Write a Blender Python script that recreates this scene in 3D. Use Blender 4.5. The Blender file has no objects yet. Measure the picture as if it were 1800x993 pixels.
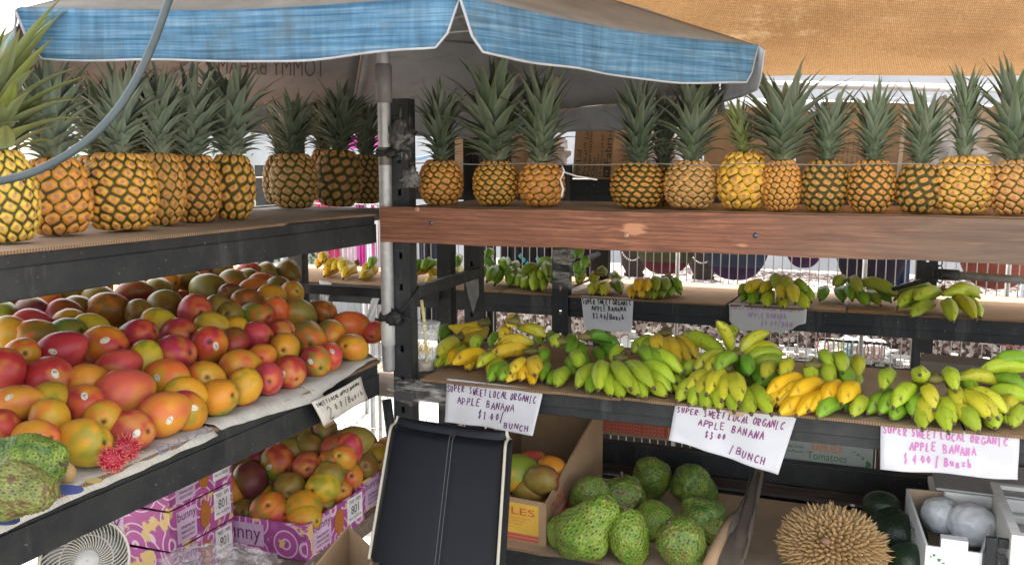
import bpy, bmesh, math, random
import numpy as np
from mathutils import Vector, Matrix, Euler, noise as mnoise
from mathutils.bvhtree import BVHTree

random.seed(7); rng = np.random.default_rng(7)
SC = bpy.context.scene
COL = SC.collection
PI = math.pi
# ------------------------------------------------------------------ camera, sky, sun, exposure
FPX = 1567.0; PITCH = math.radians(7.49); YAW = math.radians(21.2); CAMZ = 1.5
cam_d = bpy.data.cameras.new('camera'); cam = bpy.data.objects.new('camera', cam_d); COL.objects.link(cam)
cam.location = (0, 0, CAMZ); cam.rotation_euler = (PI/2 - PITCH, 0, YAW)
cam_d.sensor_width = 36; cam_d.lens = 36*FPX/1800; cam_d.clip_start = .02; cam_d.clip_end = 600
SC.camera = cam
SUN_EL = math.radians(60); SUN_AZ = math.radians(-14)     # azimuth measured from +Y towards +X
world = bpy.data.worlds.new('World'); SC.world = world; world.use_nodes = True
wn = world.node_tree; bgn = wn.nodes['Background']
sky = wn.nodes.new('ShaderNodeTexSky'); sky.sky_type = 'NISHITA'; sky.sun_disc = False
sky.sun_elevation = SUN_EL; sky.sun_rotation = SUN_AZ; sky.air_density = 1.0; sky.dust_density = 3.0; sky.ozone_density = 1.0
haz = wn.nodes.new('ShaderNodeHueSaturation'); haz.inputs['Saturation'].default_value = .45; wn.links.new(sky.outputs[0], haz.inputs['Color'])   # hazy bright sky
tnt = wn.nodes.new('ShaderNodeMix'); tnt.data_type = 'RGBA'; tnt.blend_type = 'MULTIPLY'; tnt.inputs[0].default_value = 1; tnt.inputs[7].default_value = (1.0, .95, .86, 1)
wn.links.new(haz.outputs[0], tnt.inputs[6]); wn.links.new(tnt.outputs[2], bgn.inputs[0]); bgn.inputs[1].default_value = .15
sl = bpy.data.lights.new('sun', 'SUN'); sl.energy = 2.0; sl.angle = math.radians(.6); sl.color = (1, .95, .86)
so = bpy.data.objects.new('sun', sl); COL.objects.link(so)
sdir = Vector((math.sin(SUN_AZ)*math.cos(SUN_EL), math.cos(SUN_AZ)*math.cos(SUN_EL), math.sin(SUN_EL)))
so.rotation_euler = sdir.to_track_quat('Z', 'Y').to_euler()
SC.view_settings.view_transform = 'Standard'; SC.view_settings.look = 'None'
SC.view_settings.exposure = 2.78; SC.view_settings.gamma = 1
SC.cycles.use_denoising = True
SC.cycles.max_bounces = 8; SC.cycles.transmission_bounces = 6; SC.cycles.transparent_max_bounces = 12
SC.cycles.sample_clamp_indirect = 4

# ------------------------------------------------------------------ measuring helpers
_F = np.array([-math.sin(YAW)*math.cos(PITCH), math.cos(YAW)*math.cos(PITCH), -math.sin(PITCH)])
_R = np.array([math.cos(YAW), math.sin(YAW), 0.0]); _U = np.cross(_R, _F); _C = np.array([0, 0, CAMZ])
def ray(x, y): return _F + _R*(x-900)/FPX - _U*(y-496.5)/FPX
def on(x, y, ax, v):
    d = ray(x, y); return Vector(_C + d*((v-_C[ax])/d[ax]))
def onz(x, y, z): return on(x, y, 2, z)
def ony(x, y, Y): return on(x, y, 1, Y)
def onx(x, y, X): return on(x, y, 0, X)
def atd(x, y, d): return Vector(_C + ray(x, y)*d)
def depth(p): return float((np.array(p)-_C) @ _F)
RIGHT = Vector(_R); UPV = Vector(_U); FWD = Vector(_F)

# ------------------------------------------------------------------ object helpers
def link(o, parent=None):
    COL.objects.link(o)
    if parent is not None: o.parent = parent
    return o
def tag(o, label=None, cat=None, group=None, kind=None):
    if label: o['label'] = label
    if cat: o['category'] = cat
    if group: o['group'] = group
    if kind: o['kind'] = kind
    return o
def empty(name, loc=(0, 0, 0), label=None, cat=None, group=None, rz=0):
    o = bpy.data.objects.new(name, None); o.location = loc; o.rotation_euler = (0, 0, rz); o.empty_display_size = .05
    link(o); return tag(o, label, cat, group)
class MB:
    """mesh builder: boxes, tubes, lathes, grids collected into one mesh"""
    def __init__(s): s.v = []; s.f = []; s.m = []; s.sm = []
    def add(s, vs, fs, mi=0, smooth=False):
        b = len(s.v); s.v += [tuple(v) for v in vs]
        for f in fs: s.f.append([i+b for i in f]); s.m.append(mi); s.sm.append(smooth)
        return s
    def box(s, a, b, mi=0, mat=None):
        x0, y0, z0 = a; x1, y1, z1 = b
        if x0 > x1: x0, x1 = x1, x0
        if y0 > y1: y0, y1 = y1, y0
        if z0 > z1: z0, z1 = z1, z0
        vs = [Vector(p) for p in [(x0,y0,z0),(x1,y0,z0),(x1,y1,z0),(x0,y1,z0),(x0,y0,z1),(x1,y0,z1),(x1,y1,z1),(x0,y1,z1)]]
        if mat is not None: vs = [mat @ v for v in vs]
        return s.add(vs, [(0,3,2,1),(4,5,6,7),(0,1,5,4),(1,2,6,5),(2,3,7,6),(3,0,4,7)], mi)
    def hexa(s, c8, mi=0):
        return s.add(c8, [(0,3,2,1),(4,5,6,7),(0,1,5,4),(1,2,6,5),(2,3,7,6),(3,0,4,7)], mi)
    def tube(s, pts, r, n=8, mi=0, cap=True, smooth=True):
        pts = [Vector(p) for p in pts]; rs = r if isinstance(r, (list, tuple)) else [r]*len(pts)
        vs = []; fs = []; up = None
        for i, p in enumerate(pts):
            t = (pts[min(i+1, len(pts)-1)] - pts[max(i-1, 0)])
            t = t.normalized() if t.length > 1e-9 else Vector((0, 0, 1))
            if up is None:
                up = Vector((0, 0, 1)) if abs(t.z) < .9 else Vector((1, 0, 0))
            sd = t.cross(up); sd = sd.normalized() if sd.length > 1e-6 else Vector((1, 0, 0))
            up = sd.cross(t).normalized()
            for k in range(n):
                a = 2*PI*k/n; vs.append(p + (sd*math.cos(a) + up*math.sin(a))*rs[i])
        for i in range(len(pts)-1):
            for k in range(n):
                a = i*n+k; b = i*n+(k+1) % n; fs.append((a, b, b+n, a+n))
        if cap:
            fs.append(tuple(range(n-1, -1, -1))); fs.append(tuple((len(pts)-1)*n+k for k in range(n)))
        return s.add(vs, fs, mi, smooth)
    def lathe(s, prof, n=24, c=(0, 0, 0), mi=0, cap0=False, cap1=False):
        vs = []; fs = []
        for (r, z) in prof:
            for k in range(n):
                a = 2*PI*k/n; vs.append((c[0]+r*math.cos(a), c[1]+r*math.sin(a), c[2]+z))
        for i in range(len(prof)-1):
            for k in range(n):
                a = i*n+k; b = i*n+(k+1) % n; fs.append((a, b, b+n, a+n))
        if cap0: fs.append(tuple(range(n-1, -1, -1)))
        if cap1: fs.append(tuple((len(prof)-1)*n+k for k in range(n)))
        return s.add(vs, fs, mi, True)
    def grid(s, P, nu, nv, mi=0, smooth=True, flip=False):
        vs = [P(i/nu, j/nv) for j in range(nv+1) for i in range(nu+1)]; fs = []
        for j in range(nv):
            for i in range(nu):
                a = j*(nu+1)+i; q = (a, a+1, a+nu+2, a+nu+1); fs.append(q[::-1] if flip else q)
        return s.add(vs, fs, mi, smooth)
    def mesh(s, name, mats):
        me = bpy.data.meshes.new(name); me.from_pydata(s.v, [], s.f)
        for m in (mats if isinstance(mats, (list, tuple)) else [mats]): me.materials.append(m)
        me.polygons.foreach_set('material_index', s.m); me.polygons.foreach_set('use_smooth', s.sm)
        me.update(); return me
    def obj(s, name, mats, parent=None, bevel=0, solid=0, subd=0):
        o = bpy.data.objects.new(name, s.mesh(name, mats)); link(o, parent)
        if solid:
            m = o.modifiers.new('t', 'SOLIDIFY'); m.thickness = solid; m.offset = -1
        if bevel:
            m = o.modifiers.new('b', 'BEVEL'); m.width = bevel; m.segments = 2; m.limit_method = 'ANGLE'; m.angle_limit = .6
            m.harden_normals = False
        if subd:
            m = o.modifiers.new('s', 'SUBSURF'); m.levels = subd; m.render_levels = subd
        return o
def set_attr(me, name, arr):
    a = me.attributes.new(name, 'FLOAT', 'POINT'); a.data.foreach_set('value', np.asarray(arr, dtype=np.float32).ravel())
def set_col(me, name, arr):
    a = me.color_attributes.new(name, 'FLOAT_COLOR', 'POINT'); c = np.ones((len(me.vertices), 4), dtype=np.float32); c[:, :3] = arr
    a.data.foreach_set('color', c.ravel())

# ------------------------------------------------------------------ materials
class NT:
    def __init__(s, name):
        s.m = bpy.data.materials.new(name); s.m.use_nodes = True; s.t = s.m.node_tree
        s.b = s.t.nodes['Principled BSDF']; s.out = s.t.nodes['Material Output']; s._tc = None
    def n(s, typ, **kw):
        x = s.t.nodes.new(typ)
        for k, v in kw.items():
            if k in x.inputs: x.inputs[k].default_value = v
            else: setattr(x, k, v)
        return x
    def l(s, a, b): s.t.links.new(a, b)
    def co(s, kind='Object', scale=(1, 1, 1), rot=(0, 0, 0)):
        if s._tc is None: s._tc = s.n('ShaderNodeTexCoord')
        mp = s.n('ShaderNodeMapping'); mp.inputs['Scale'].default_value = scale; mp.inputs['Rotation'].default_value = rot
        s.l(s._tc.outputs[kind], mp.inputs[0]); return mp.outputs[0]
    def noise(s, scale, detail=4, rough=.55, co=None, dist=0):
        x = s.n('ShaderNodeTexNoise'); x.inputs['Scale'].default_value = scale; x.inputs['Detail'].default_value = detail
        x.inputs['Roughness'].default_value = rough; x.inputs['Distortion'].default_value = dist
        s.l(co if co is not None else s.co(), x.inputs['Vector']); return x.outputs['Fac']
    def ramp(s, fac, stops):
        r = s.n('ShaderNodeValToRGB'); e = r.color_ramp.elements
        while len(e) < len(stops): e.new(.5)
        for i, (p, c) in enumerate(stops):
            e[i].position = p; e[i].color = (*c, 1) if len(c) == 3 else c
        s.l(fac, r.inputs[0]); return r.outputs[0]
    def mix(s, fac, a, b, mode='MIX'):
        x = s.n('ShaderNodeMix', data_type='RGBA', blend_type=mode)
        for sock, v in ((x.inputs[0], fac), (x.inputs[6], a), (x.inputs[7], b)):
            if isinstance(v, (int, float)): sock.default_value = v
            elif isinstance(v, tuple): sock.default_value = (*v, 1) if len(v) == 3 else v
            else: s.l(v, sock)
        return x.outputs[2]
    def math(s, op, a, b=None):
        x = s.n('ShaderNodeMath', operation=op)
        for i, v in enumerate((a, b)):
            if v is None: continue
            if isinstance(v, (int, float)): x.inputs[i].default_value = v
            else: s.l(v, x.inputs[i])
        return x.outputs[0]
    def attr(s, name, out='Fac'):
        x = s.n('ShaderNodeAttribute', attribute_name=name); return x.outputs[out]
    def bump(s, h, dist=.002, strength=.6):
        b = s.n('ShaderNodeBump'); b.inputs['Distance'].default_value = dist; b.inputs['Strength'].default_value = strength
        s.l(h, b.inputs['Height']); s.l(b.outputs[0], s.b.inputs['Normal'])
    def set(s, **kw):
        names = {'color': 'Base Color', 'rough': 'Roughness', 'metal': 'Metallic', 'spec': 'Specular IOR Level', 'trans': 'Transmission Weight', 'alpha': 'Alpha', 'coat': 'Coat Weight', 'sss': 'Subsurface Weight', 'ior': 'IOR', 'sheen': 'Sheen Weight'}
        for k, v in kw.items():
            i = s.b.inputs[names[k]]
            if isinstance(v, (int, float)): i.default_value = v
            elif isinstance(v, tuple): i.default_value = (*v, 1) if len(v) == 3 else v
            else: s.l(v, i)
        return s
    def translucent(s, color, w):
        t = s.n('ShaderNodeBsdfTranslucent'); mx = s.n('ShaderNodeMixShader'); mx.inputs[0].default_value = w
        if isinstance(color, tuple): t.inputs[0].default_value = (*color, 1)
        else: s.l(color, t.inputs[0])
        s.l(s.b.outputs[0], mx.inputs[1]); s.l(t.outputs[0], mx.inputs[2]); s.l(mx.outputs[0], s.out.inputs[0])
def simple(name, c, rough=.5, metal=0, var=.25, scale=20, bump=0, bscale=None, spec=.5, **kw):
    t = NT(name); f = t.noise(scale, 6, .6)
    c2 = tuple(max(0, x*(1-var)) for x in c); c3 = tuple(min(1, x*(1+var*.7)) for x in c)
    t.set(color=t.ramp(f, [(.3, c2), (.7, c3)]), rough=rough, metal=metal, spec=spec, **kw)
    if bump: t.bump(t.noise(bscale or scale*4, 6, .6), bump)
    return t.m
def mat_blackmetal(name='black painted steel', c=(.015, .017, .020), dust=.5):
    t = NT(name); a = t.noise(6, 8, .7); b = t.noise(60, 6, .7); sp = t.noise(140, 3, .5)
    k = t.mix(t.ramp(a, [(.42, (0, 0, 0)), (.75, (dust,)*3)]), c, (.075, .075, .074))
    k = t.mix(t.ramp(sp, [(.70, (0, 0, 0)), (.76, (.75,)*3)]), k, (.26, .25, .23))
    st = t.noise(9, 6, .75, co=t.co(scale=(1, 1, .12)))
    k = t.mix(t.ramp(st, [(.56, (0, 0, 0)), (.78, (.55,)*3)]), k, (.16, .155, .15))
    t.set(color=k, rough=t.ramp(b, [(.3, (.42,)*3), (.7, (.66,)*3)]), spec=.35); t.bump(b, .0006, .5); return t.m
def mat_wood(name, c1, c2, c3, axis='X', grey=None, rough=.72):
    t = NT(name)
    sc = (1.6, 22, 22) if axis == 'X' else (22, 1.6, 22)
    g = t.noise(2.2, 10, .66, co=t.co(scale=sc), dist=1.2); g2 = t.noise(9, 8, .7, co=t.co(scale=sc), dist=.4)
    k = t.ramp(g, [(.3, c1), (.5, c2), (.72, c3)])
    k = t.mix(t.ramp(g2, [(.38, (.55,)*3), (.55, (0, 0, 0))]), k, tuple(x*.35 for x in c1))
    wv = t.n('ShaderNodeTexWave', wave_type='BANDS', bands_direction='Z'); wv.inputs['Scale'].default_value = 9; wv.inputs['Distortion'].default_value = 7; wv.inputs['Detail'].default_value = 4; wv.inputs['Detail Scale'].default_value = .7; t.l(t.co(scale=(.25, 1, 3.2) if axis == 'X' else (1, .25, 3.2)), wv.inputs[0])
    k = t.mix(t.ramp(wv.outputs['Fac'], [(.0, (.55,)*3), (.35, (0, 0, 0))]), k, tuple(x*.55 for x in c1))
    ck = t.noise(6, 3, .5, co=t.co(scale=(.8, 60, 60) if axis == 'X' else (60, .8, 60)))
    k = t.mix(t.ramp(ck, [(.66, (0, 0, 0)), (.72, (.85,)*3)]), k, tuple(x*.25 for x in c1))
    big = t.noise(3.5, 4, .6)
    k = t.mix(t.ramp(big, [(.42, (0, 0, 0)), (.7, (.6,)*3)]), k, tuple(x*.55 for x in c2))
    sc2 = t.noise(18, 3, .5, co=t.co(scale=(.35, 1, 1.4)))
    k = t.mix(t.ramp(sc2, [(.68, (0, 0, 0)), (.72, (.5,)*3)]), k, tuple(min(1, x*1.9) for x in c3))
    if grey:
        sx = t.n('ShaderNodeSeparateXYZ'); t.l(t.co(), sx.inputs[0])
        w = t.math('ADD', t.math('MULTIPLY', sx.outputs[0], 1.0), t.math('MULTIPLY', big, .55))
        k = t.mix(t.ramp(w, [(.05, (0, 0, 0)), (.5, (.88,)*3)]), k, t.ramp(g, [(.3, tuple(x*.45 for x in grey)), (.7, grey)]))
    t.set(color=k, rough=rough); t.bump(g2, .0018, .7); return t.m
def mat_cardboard(name='cardboard', c=(.36, .24, .145)):
    t = NT(name); a = t.noise(4, 6, .6); fl = t.noise(30, 6, .6, co=t.co(scale=(1, 12, 1))); st = t.noise(2.3, 5, .6)
    k = t.ramp(a, [(.3, tuple(x*.8 for x in c)), (.7, tuple(min(1, x*1.14) for x in c))])
    k = t.mix(t.ramp(st, [(.55, (0, 0, 0)), (.75, (.55,)*3)]), k, tuple(x*.45 for x in c))
    t.set(color=t.mix(.18, k, fl, 'OVERLAY'), rough=.85, spec=.2); t.bump(fl, .0008, .35); return t.m
def mat_corrug():
    t = NT('corrugated cardboard edge')
    s = t.n('ShaderNodeSeparateXYZ'); t.l(t.co(), s.inputs[0])
    w = t.math('SINE', t.math('MULTIPLY', t.math('ADD', s.outputs[0], s.outputs[1]), 1250))
    k = t.ramp(t.math('MULTIPLY', t.math('ADD', w, 1), .5), [(.2, (.13, .08, .05)), (.75, (.26, .17, .10))])
    n = t.noise(12, 5, .6); k = t.mix(t.ramp(n, [(.5, (0, 0, 0)), (.7, (.7,)*3)]), k, (.12, .075, .05))
    t.set(color=k, rough=.9, spec=.15); return t.m
M_BLACK = mat_blackmetal()
M_BLACK2 = mat_blackmetal('black painted steel of the back rack', (.010, .013, .017), .2)
M_CARD = mat_cardboard(); M_CARD2 = mat_cardboard('pale cardboard', (.44, .33, .23)); M_CARDD = mat_cardboard('weathered cardboard', (.15, .125, .105))
M_EDGE = mat_corrug()
M_REDWOOD = mat_wood('weathered reddish lumber', (.12, .042, .022), (.25, .095, .05), (.37, .175, .10), 'X', grey=(.15, .105, .075))
M_DARKWOOD = mat_wood('dark wooden board', (.03, .018, .013), (.06, .035, .027), (.10, .06, .045))
M_PLY = mat_wood('grey plywood decking', (.16, .12, .09), (.24, .18, .13), (.33, .26, .2))
M_ALU = simple('dull aluminium', (.36, .36, .365), .5, .45, .16, 60, .0002, 300)
M_WHITE = simple('white plastic', (.75, .75, .72), .35, 0, .06, 8)
M_PAPER = None

# ------------------------------------------------------------------ racks
ZR_TOP, ZL_TOP, Z_SH, ZL_SH, Z_LOW, Z_BK = 1.400, 1.380, .984, 1.018, .594, 1.080
YF, YB, XL, XLB = 1.9, 2.42, -1.08, -1.66
def post(name, x, y, z0, z1, parent, face='-Y', w=.046, slots=True, m=M_BLACK):
    """upright of folded steel with a column of slots in its face"""
    b = MB(); d = .036; t = .003
    sgn = -1
    # side flanges
    b.box((x-w/2, y, z0), (x-w/2+t, y+d, z1)); b.box((x+w/2-t, y, z0), (x+w/2, y+d, z1))
    if slots:
        b.box((x-w/2+t, y, z0), (x-.0045, y+t, z1)); b.box((x+.0045, y, z0), (x+w/2-t, y+t, z1))
        z = z0; k = 0
        while z < z1:
            e = min(z+.060, z1); b.box((x-.0045, y, z), (x+.0045, y+t, e)); z = e+.016
    else: b.box((x-w/2+t, y, z0), (x+w/2-t, y+t, z1))
    b.box((x-w/2+t, y+d-t, z0), (x-w/2+.014, y+d, z1)); b.box((x+w/2-.014, y+d-t, z0), (x+w/2-t, y+d, z1))
    return b.obj(name, m, parent)
def beam(x0, y0, x1, y1, ztop, h, parent, th=.034, m=M_BLACK, name='beam', step=True):
    b = MB()
    if abs(x1-x0) > abs(y1-y0):
        b.box((x0, y0, ztop-h), (x1, y0+th, ztop))
        if step: b.box((x0, y0-.004, ztop-h*.62), (x1, y0-.0005, ztop-h*.02))
    else:
        b.box((x0, y0, ztop-h), (x0-th, y1, ztop))
        if step: b.box((x0+.0005, y0, ztop-h*.98), (x0+.004, y1, ztop-h*.3))
    return b.obj(name, m, parent, bevel=.0035)

# left rack
LR = empty('shelving_rack', (-1.37, 1.2, 0), 'black steel rack running towards the camera, loaded with mangoes and pineapples', 'rack')
def P_(o, parent): o.parent = parent; o.matrix_parent_inverse = Matrix.Translation(-parent.location); return o
def adopt(parent, *objs):
    for o in objs:
        o.parent = parent; o.location = o.location - parent.location if parent.rotation_euler.z == 0 else o.location
    return objs[0]
adopt(LR, post('post', -1.675, 2.40, 0, 1.64, None, slots=False), post('post', -1.155, 2.41, 0, 1.58, None, slots=False),
      post('post', -1.64, .10, 0, 2.0, None), post('post', -1.10, .10, 0, 2.0, None))
for zt, h in ((ZL_TOP, .066), (ZL_SH, .078), (.60, .07)):
    adopt(LR, beam(XL, .12, XL, 1.875 if zt > .7 else 1.6, zt, h, None), beam(XLB+.02, .12, XLB+.02, 2.40, zt, h, None, step=False))
    bb = MB()
    if zt == ZL_SH: bb.hexa([(x, y, z) for z in (zt-.016, zt-.004) for x, y in ((XLB+.024, .12), (XL-.036, .12), (XL-.036, 1.88), (XLB+.024, 2.38))])
    else: bb.box((XLB+.024, .12, zt-.016), (XL-.036, 2.30 if zt > 1.2 else 2.15, zt-.004))
    adopt(LR, bb.obj('deck', M_PLY))
b = MB(); b.box((-1.66, 2.385, 1.095), (-1.16, 2.400, 1.125)); adopt(LR, b.obj('cross_bar', M_BLACK))
b = MB(); b.tube([(-1.06, 1.88, .93), (-1.03, 1.86, .78), (-1.0, 1.86, .66)], .012, 6); adopt(LR, b.obj('brace', M_BLACK))

# right rack
RR = empty('shelving_rack', (-.2, 2.16, 0), 'black steel rack with a reddish lumber front board, holding apple bananas', 'rack')
P1X = -1.022
adopt(RR, post('post', P1X, YF-.006, 0, 1.655, None, w=.05), post('post', -1.068, 2.42, 0, 1.58, None, w=.05), post('post', .98, YF, 0, 1.65, None), post('post', .98, 2.42, 0, 1.65, None))
b = MB()
NB = 40
for i in range(NB):
    x0 = -1.056 + (2.06)*i/NB; x1 = -1.056 + 2.06*(i+1)/NB
    w0 = .0012*math.sin(i*.9)+.0008*math.sin(i*2.3); w1 = .0012*math.sin((i+1)*.9)+.0008*math.sin((i+1)*2.3)
    b.add([(x0, YF-.042, 1.319+w0), (x1, YF-.042, 1.319+w1), (x1, YF-.008, 1.319+w1), (x0, YF-.008, 1.319+w0),
           (x0, YF-.042, 1.402+w0*.7), (x1, YF-.042, 1.402+w1*.7), (x1, YF-.008, 1.402+w1*.7), (x0, YF-.008, 1.402+w0*.7)],
          [(0,3,2,1),(4,5,6,7),(0,1,5,4),(2,3,7,6)] + ([(3,0,4,7)] if i == 0 else []) + ([(1,2,6,5)] if i == NB-1 else []))
board = b.obj('front_board', M_REDWOOD); adopt(RR, board); board['label'] = 'weathered reddish brown lumber board with knots and screws'
M_SCREW = simple('galvanised screw', (.12, .14, .17), .35, .8); M_KNOT = simple('tan wood plug', (.40, .24, .16), .8)
for (x, y, r, m_, nm) in ((757, 392, .0045, M_SCREW, 'screw'), (1328, 414, .0055, M_SCREW, 'screw'), (1101, 413, .006, M_KNOT, 'wood_plug'), (733, 368, .0055, M_KNOT, 'wood_plug')):
    p = ony(x, y, YF-.0432); b = MB(); b.tube([p, p+Vector((0, .003, 0))], r, 12); so_ = b.obj(nm, m_); so_.parent = board
    if nm == 'screw':
        pass
for (zt, h) in ((Z_SH, .070), (Z_LOW, .070)):
    adopt(RR, beam(-.99, YF, .96, YF, zt, .056 if zt > .7 else h, None)); adopt(RR, beam(-1.04, YB, .96, YB, zt if zt > .7 else .60, .05, None, step=False))
adopt(RR, beam(-1.04, YB, .96, YB, 1.396, .06, None, step=False), beam(-.99, YF, .96, YF, 1.39, .05, None, step=False))
for zt in (ZR_TOP, Z_SH, Z_LOW):
    bb = MB(); bb.box((-1.04, YF+.036, zt-.018), (.96, YB-.001, zt-.006)); adopt(RR, bb.obj('deck', M_PLY))
b = MB(); p0 = Vector((-1.0, YF+.03, 1.196)); p1 = Vector((-1.045, 2.42, 1.186))
b.box((-.011, 0, -.017), (.011, (p1-p0).length, .012), mat=Matrix.Translation(p0) @ (p1-p0).to_track_quat('Y', 'Z').to_matrix().to_4x4())
adopt(RR, b.obj('side_bar', M_BLACK, bevel=.002))
# bracket plates on the rear upright
M_GREYMET = simple('worn grey steel', (.17, .17, .165), .6, .3, .3, 30)
b = MB(); b.add([(-1.088, 2.415, 1.16), (-1.045, 2.415, 1.20), (-1.043, 2.415, 1.115), (-1.062, 2.415, 1.06), (-1.075, 2.412, 1.11)], [(0, 4, 3, 2, 1)])
adopt(RR, b.obj('bracket_plate', M_GREYMET, solid=.003))
# beam and boards under the fruit shelf at the back
b = MB(); b.box((-1.04, 2.458, .634), (.96, 2.49, .698)); adopt(RR, b.obj('beam', M_BLACK, bevel=.003))
b = MB(); b.box((-1.04, 2.462, .602), (.96, 2.486, .631)); adopt(RR, b.obj('back_board', M_DARKWOOD))

# back rack
BR = empty('shelving_rack', (-.5, 2.95, 0), 'black steel rack behind the others, with green bananas on cardboard', 'rack')
for x in (-2.4, -.886, .62):
    adopt(BR, post('post', x, 2.715, 0 if x != -.886 else .2, 1.5, None, w=.055, m=M_BLACK2, slots=x > -1))
    adopt(BR, post('post', x, 3.20, 0, 1.5, None, w=.055, m=M_BLACK2, slots=False))
adopt(BR, beam(-2.38, 2.722, -.915, 2.722, Z_BK, .066, None, m=M_BLACK2), beam(-.857, 2.722, .59, 2.722, Z_BK, .066, None, m=M_BLACK2))
adopt(BR, beam(-2.38, 3.2, .59, 3.2, Z_BK, .05, None, m=M_BLACK2, step=False), beam(-2.38, 3.2, .59, 3.2, 1.44, .05, None, m=M_BLACK2, step=False))
adopt(BR, beam(-2.38, 2.722, .59, 2.722, 1.455, .07, None, m=M_BLACK2))
for z in (Z_BK, 1.455, .690):
    bb = MB(); bb.box((-2.38, 2.758, z-.016), (.59, 3.198, z-.004)); adopt(BR, bb.obj('deck', M_PLY))
b = MB(); pa, pb = ony(1005, 466, 2.80), ony(1052, 447, 3.15)
b.tube([pa, pb], .012, 4); adopt(BR, b.obj('side_bar', M_BLACK2))
# second pair of uprights seen right of centre behind the shelf
b = MB(); q = ony(1622, 600, 3.05)
adopt(BR, post('post', q.x, 3.05, 0, 1.3, None, w=.06, m=M_BLACK2))

# ------------------------------------------------------------------ ground and market behind
t = NT('sunlit pavement'); f = t.noise(1.2, 8, .7); g = t.noise(90, 4, .6)
t.set(color=t.mix(.25, t.ramp(f, [(.3, (.30, .285, .26)), (.7, (.42, .40, .37))]), g, 'OVERLAY'), rough=.9)
b = MB(); b.add([(-250, -250, 0), (250, -250, 0), (250, 250, 0), (-250, 250, 0)], [(0, 1, 2, 3)])
tag(b.obj('pavement', t.m), kind='structure')

def cloth_panel(name, p00, p10, z0, mat, folds=6, amp=.02, nu=60, nv=14, bottom=None, parent=None, th=.004, seed=0):
    """hanging cloth between two top points, down to z0"""
    p00, p10 = Vector(p00), Vector(p10); dr = (p10-p00); nrm = Vector((dr.y, -dr.x, 0)).normalized()
    def P(u, v):
        zt = p00.z*(1-u)+p10.z*u; zb = z0 if bottom is None else bottom(u)
        w = amp*(.35+.65*v)*(math.sin(u*folds*2*PI+seed)+.4*math.sin(u*folds*4.7*PI+1+seed*2))
        q = p00 + dr*u; return Vector((q.x, q.y, zt*(1-v)+zb*v)) + nrm*w
    b = MB(); b.grid(P, nu, nv, flip=True); return b.obj(name, mat, parent, solid=th)
t = NT('white canvas'); t.set(color=t.ramp(t.noise(2, 5, .6), [(.3, (.30, .31, .33)), (.7, (.44, .45, .47))]), rough=.8); t.translucent((.6, .62, .64), .18); M_CANVAS = t.m
tag(cloth_panel('tent_wall', (-7.5, 6.6, 2.9), (4.5, 6.6, 2.9), .05, M_CANVAS, 18, .03, 160, 8), 'white canvas tent wall glowing in the sun behind the market stalls', 'tent wall')
tag(cloth_panel('tent_wall', (-1.05, 4.75, 1.80), (2.4, 4.62, 1.86), 1.15, M_CANVAS, 9, .02, 90, 8), 'white plastic sheeting hanging behind the boxes under the burlap edge', 'sheeting')
t = NT('floor of the next stall'); t.set(color=t.ramp(t.noise(3, 6, .6), [(.3, (.26, .25, .24)), (.7, (.40, .39, .38))]), rough=.8)
b = MB(); b.add([(-7, 3.45, .004), (4.5, 3.45, .004), (4.5, 6.55, .004), (-7, 6.55, .004)], [(0, 1, 2, 3)]); tag(b.obj('paved_floor', t.m), kind='structure')

# wire fence
M_WIRE = simple('galvanised wire', (.42, .41, .39), .45, .6, .15, 40)
FE = empty('wire_fence', (-.5, 3.30, 0), 'galvanised wire mesh fence standing right behind the back banana shelf', 'fence')
b = MB(); x = -2.6
while x < 1.6:
    b.tube([(x, 3.30, .35), (x, 3.30, 1.34)], .0019, 4, cap=False); x += .031
for z in (.36, .52, .68, .80, .93, 1.335):
    b.tube([(-2.6, 3.304, z), (1.6, 3.304, z)], .0022, 4, cap=False)
adopt(FE, b.obj('wire_mesh', M_WIRE))
for x in (-.62, .03, .47, -1.9, 1.3):
    b = MB(); b.tube([(x, 3.31, 0), (x, 3.31, 1.34)], .008, 8); adopt(FE, b.obj('fence_post', M_WIRE))

# umbrella --------------------------------------------------------
UC = Vector((-1.055, 1.885, 0)); UR = .872; UZ = 1.735; UAP = 2.06; A0 = math.radians(-53.7)
t = NT('faded blue umbrella valance'); v = t.noise(2.5, 6, .65, co=t.co(scale=(2.5, 2.5, 95))); v2 = t.noise(6, 7, .7)
st = t.noise(55, 3, .5, co=t.co(scale=(1, 1, .25)))
k = t.ramp(v, [(.28, (.026, .070, .13)), (.44, (.055, .135, .22)), (.55, (.095, .19, .29)), (.66, (.16, .25, .33)), (.78, (.25, .31, .36))])
k = t.mix(t.ramp(v2, [(.50, (0, 0, 0)), (.75, (.75,)*3)]), k, (.12, .15, .15))
k = t.mix(.4, k, st, 'OVERLAY')
vv_ = t.noise(8, 5, .7, co=t.co(scale=(14, 14, .6))); k = t.mix(.45, k, vv_, 'OVERLAY')
gr_ = t.noise(11, 7, .75); k = t.mix(t.ramp(gr_, [(.55, (0, 0, 0)), (.70, (.6,)*3)]), k, (.09, .11, .11))
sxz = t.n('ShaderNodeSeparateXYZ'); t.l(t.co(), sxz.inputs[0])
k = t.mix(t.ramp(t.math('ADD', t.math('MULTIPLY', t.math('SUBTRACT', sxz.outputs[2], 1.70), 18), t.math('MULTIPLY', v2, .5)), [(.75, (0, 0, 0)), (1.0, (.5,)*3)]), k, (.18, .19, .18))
t.set(color=k, rough=.85, spec=.2); t.translucent((.06, .14, .22), .15); t.bump(st, .0006, .4); M_VAL = t.m
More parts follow.
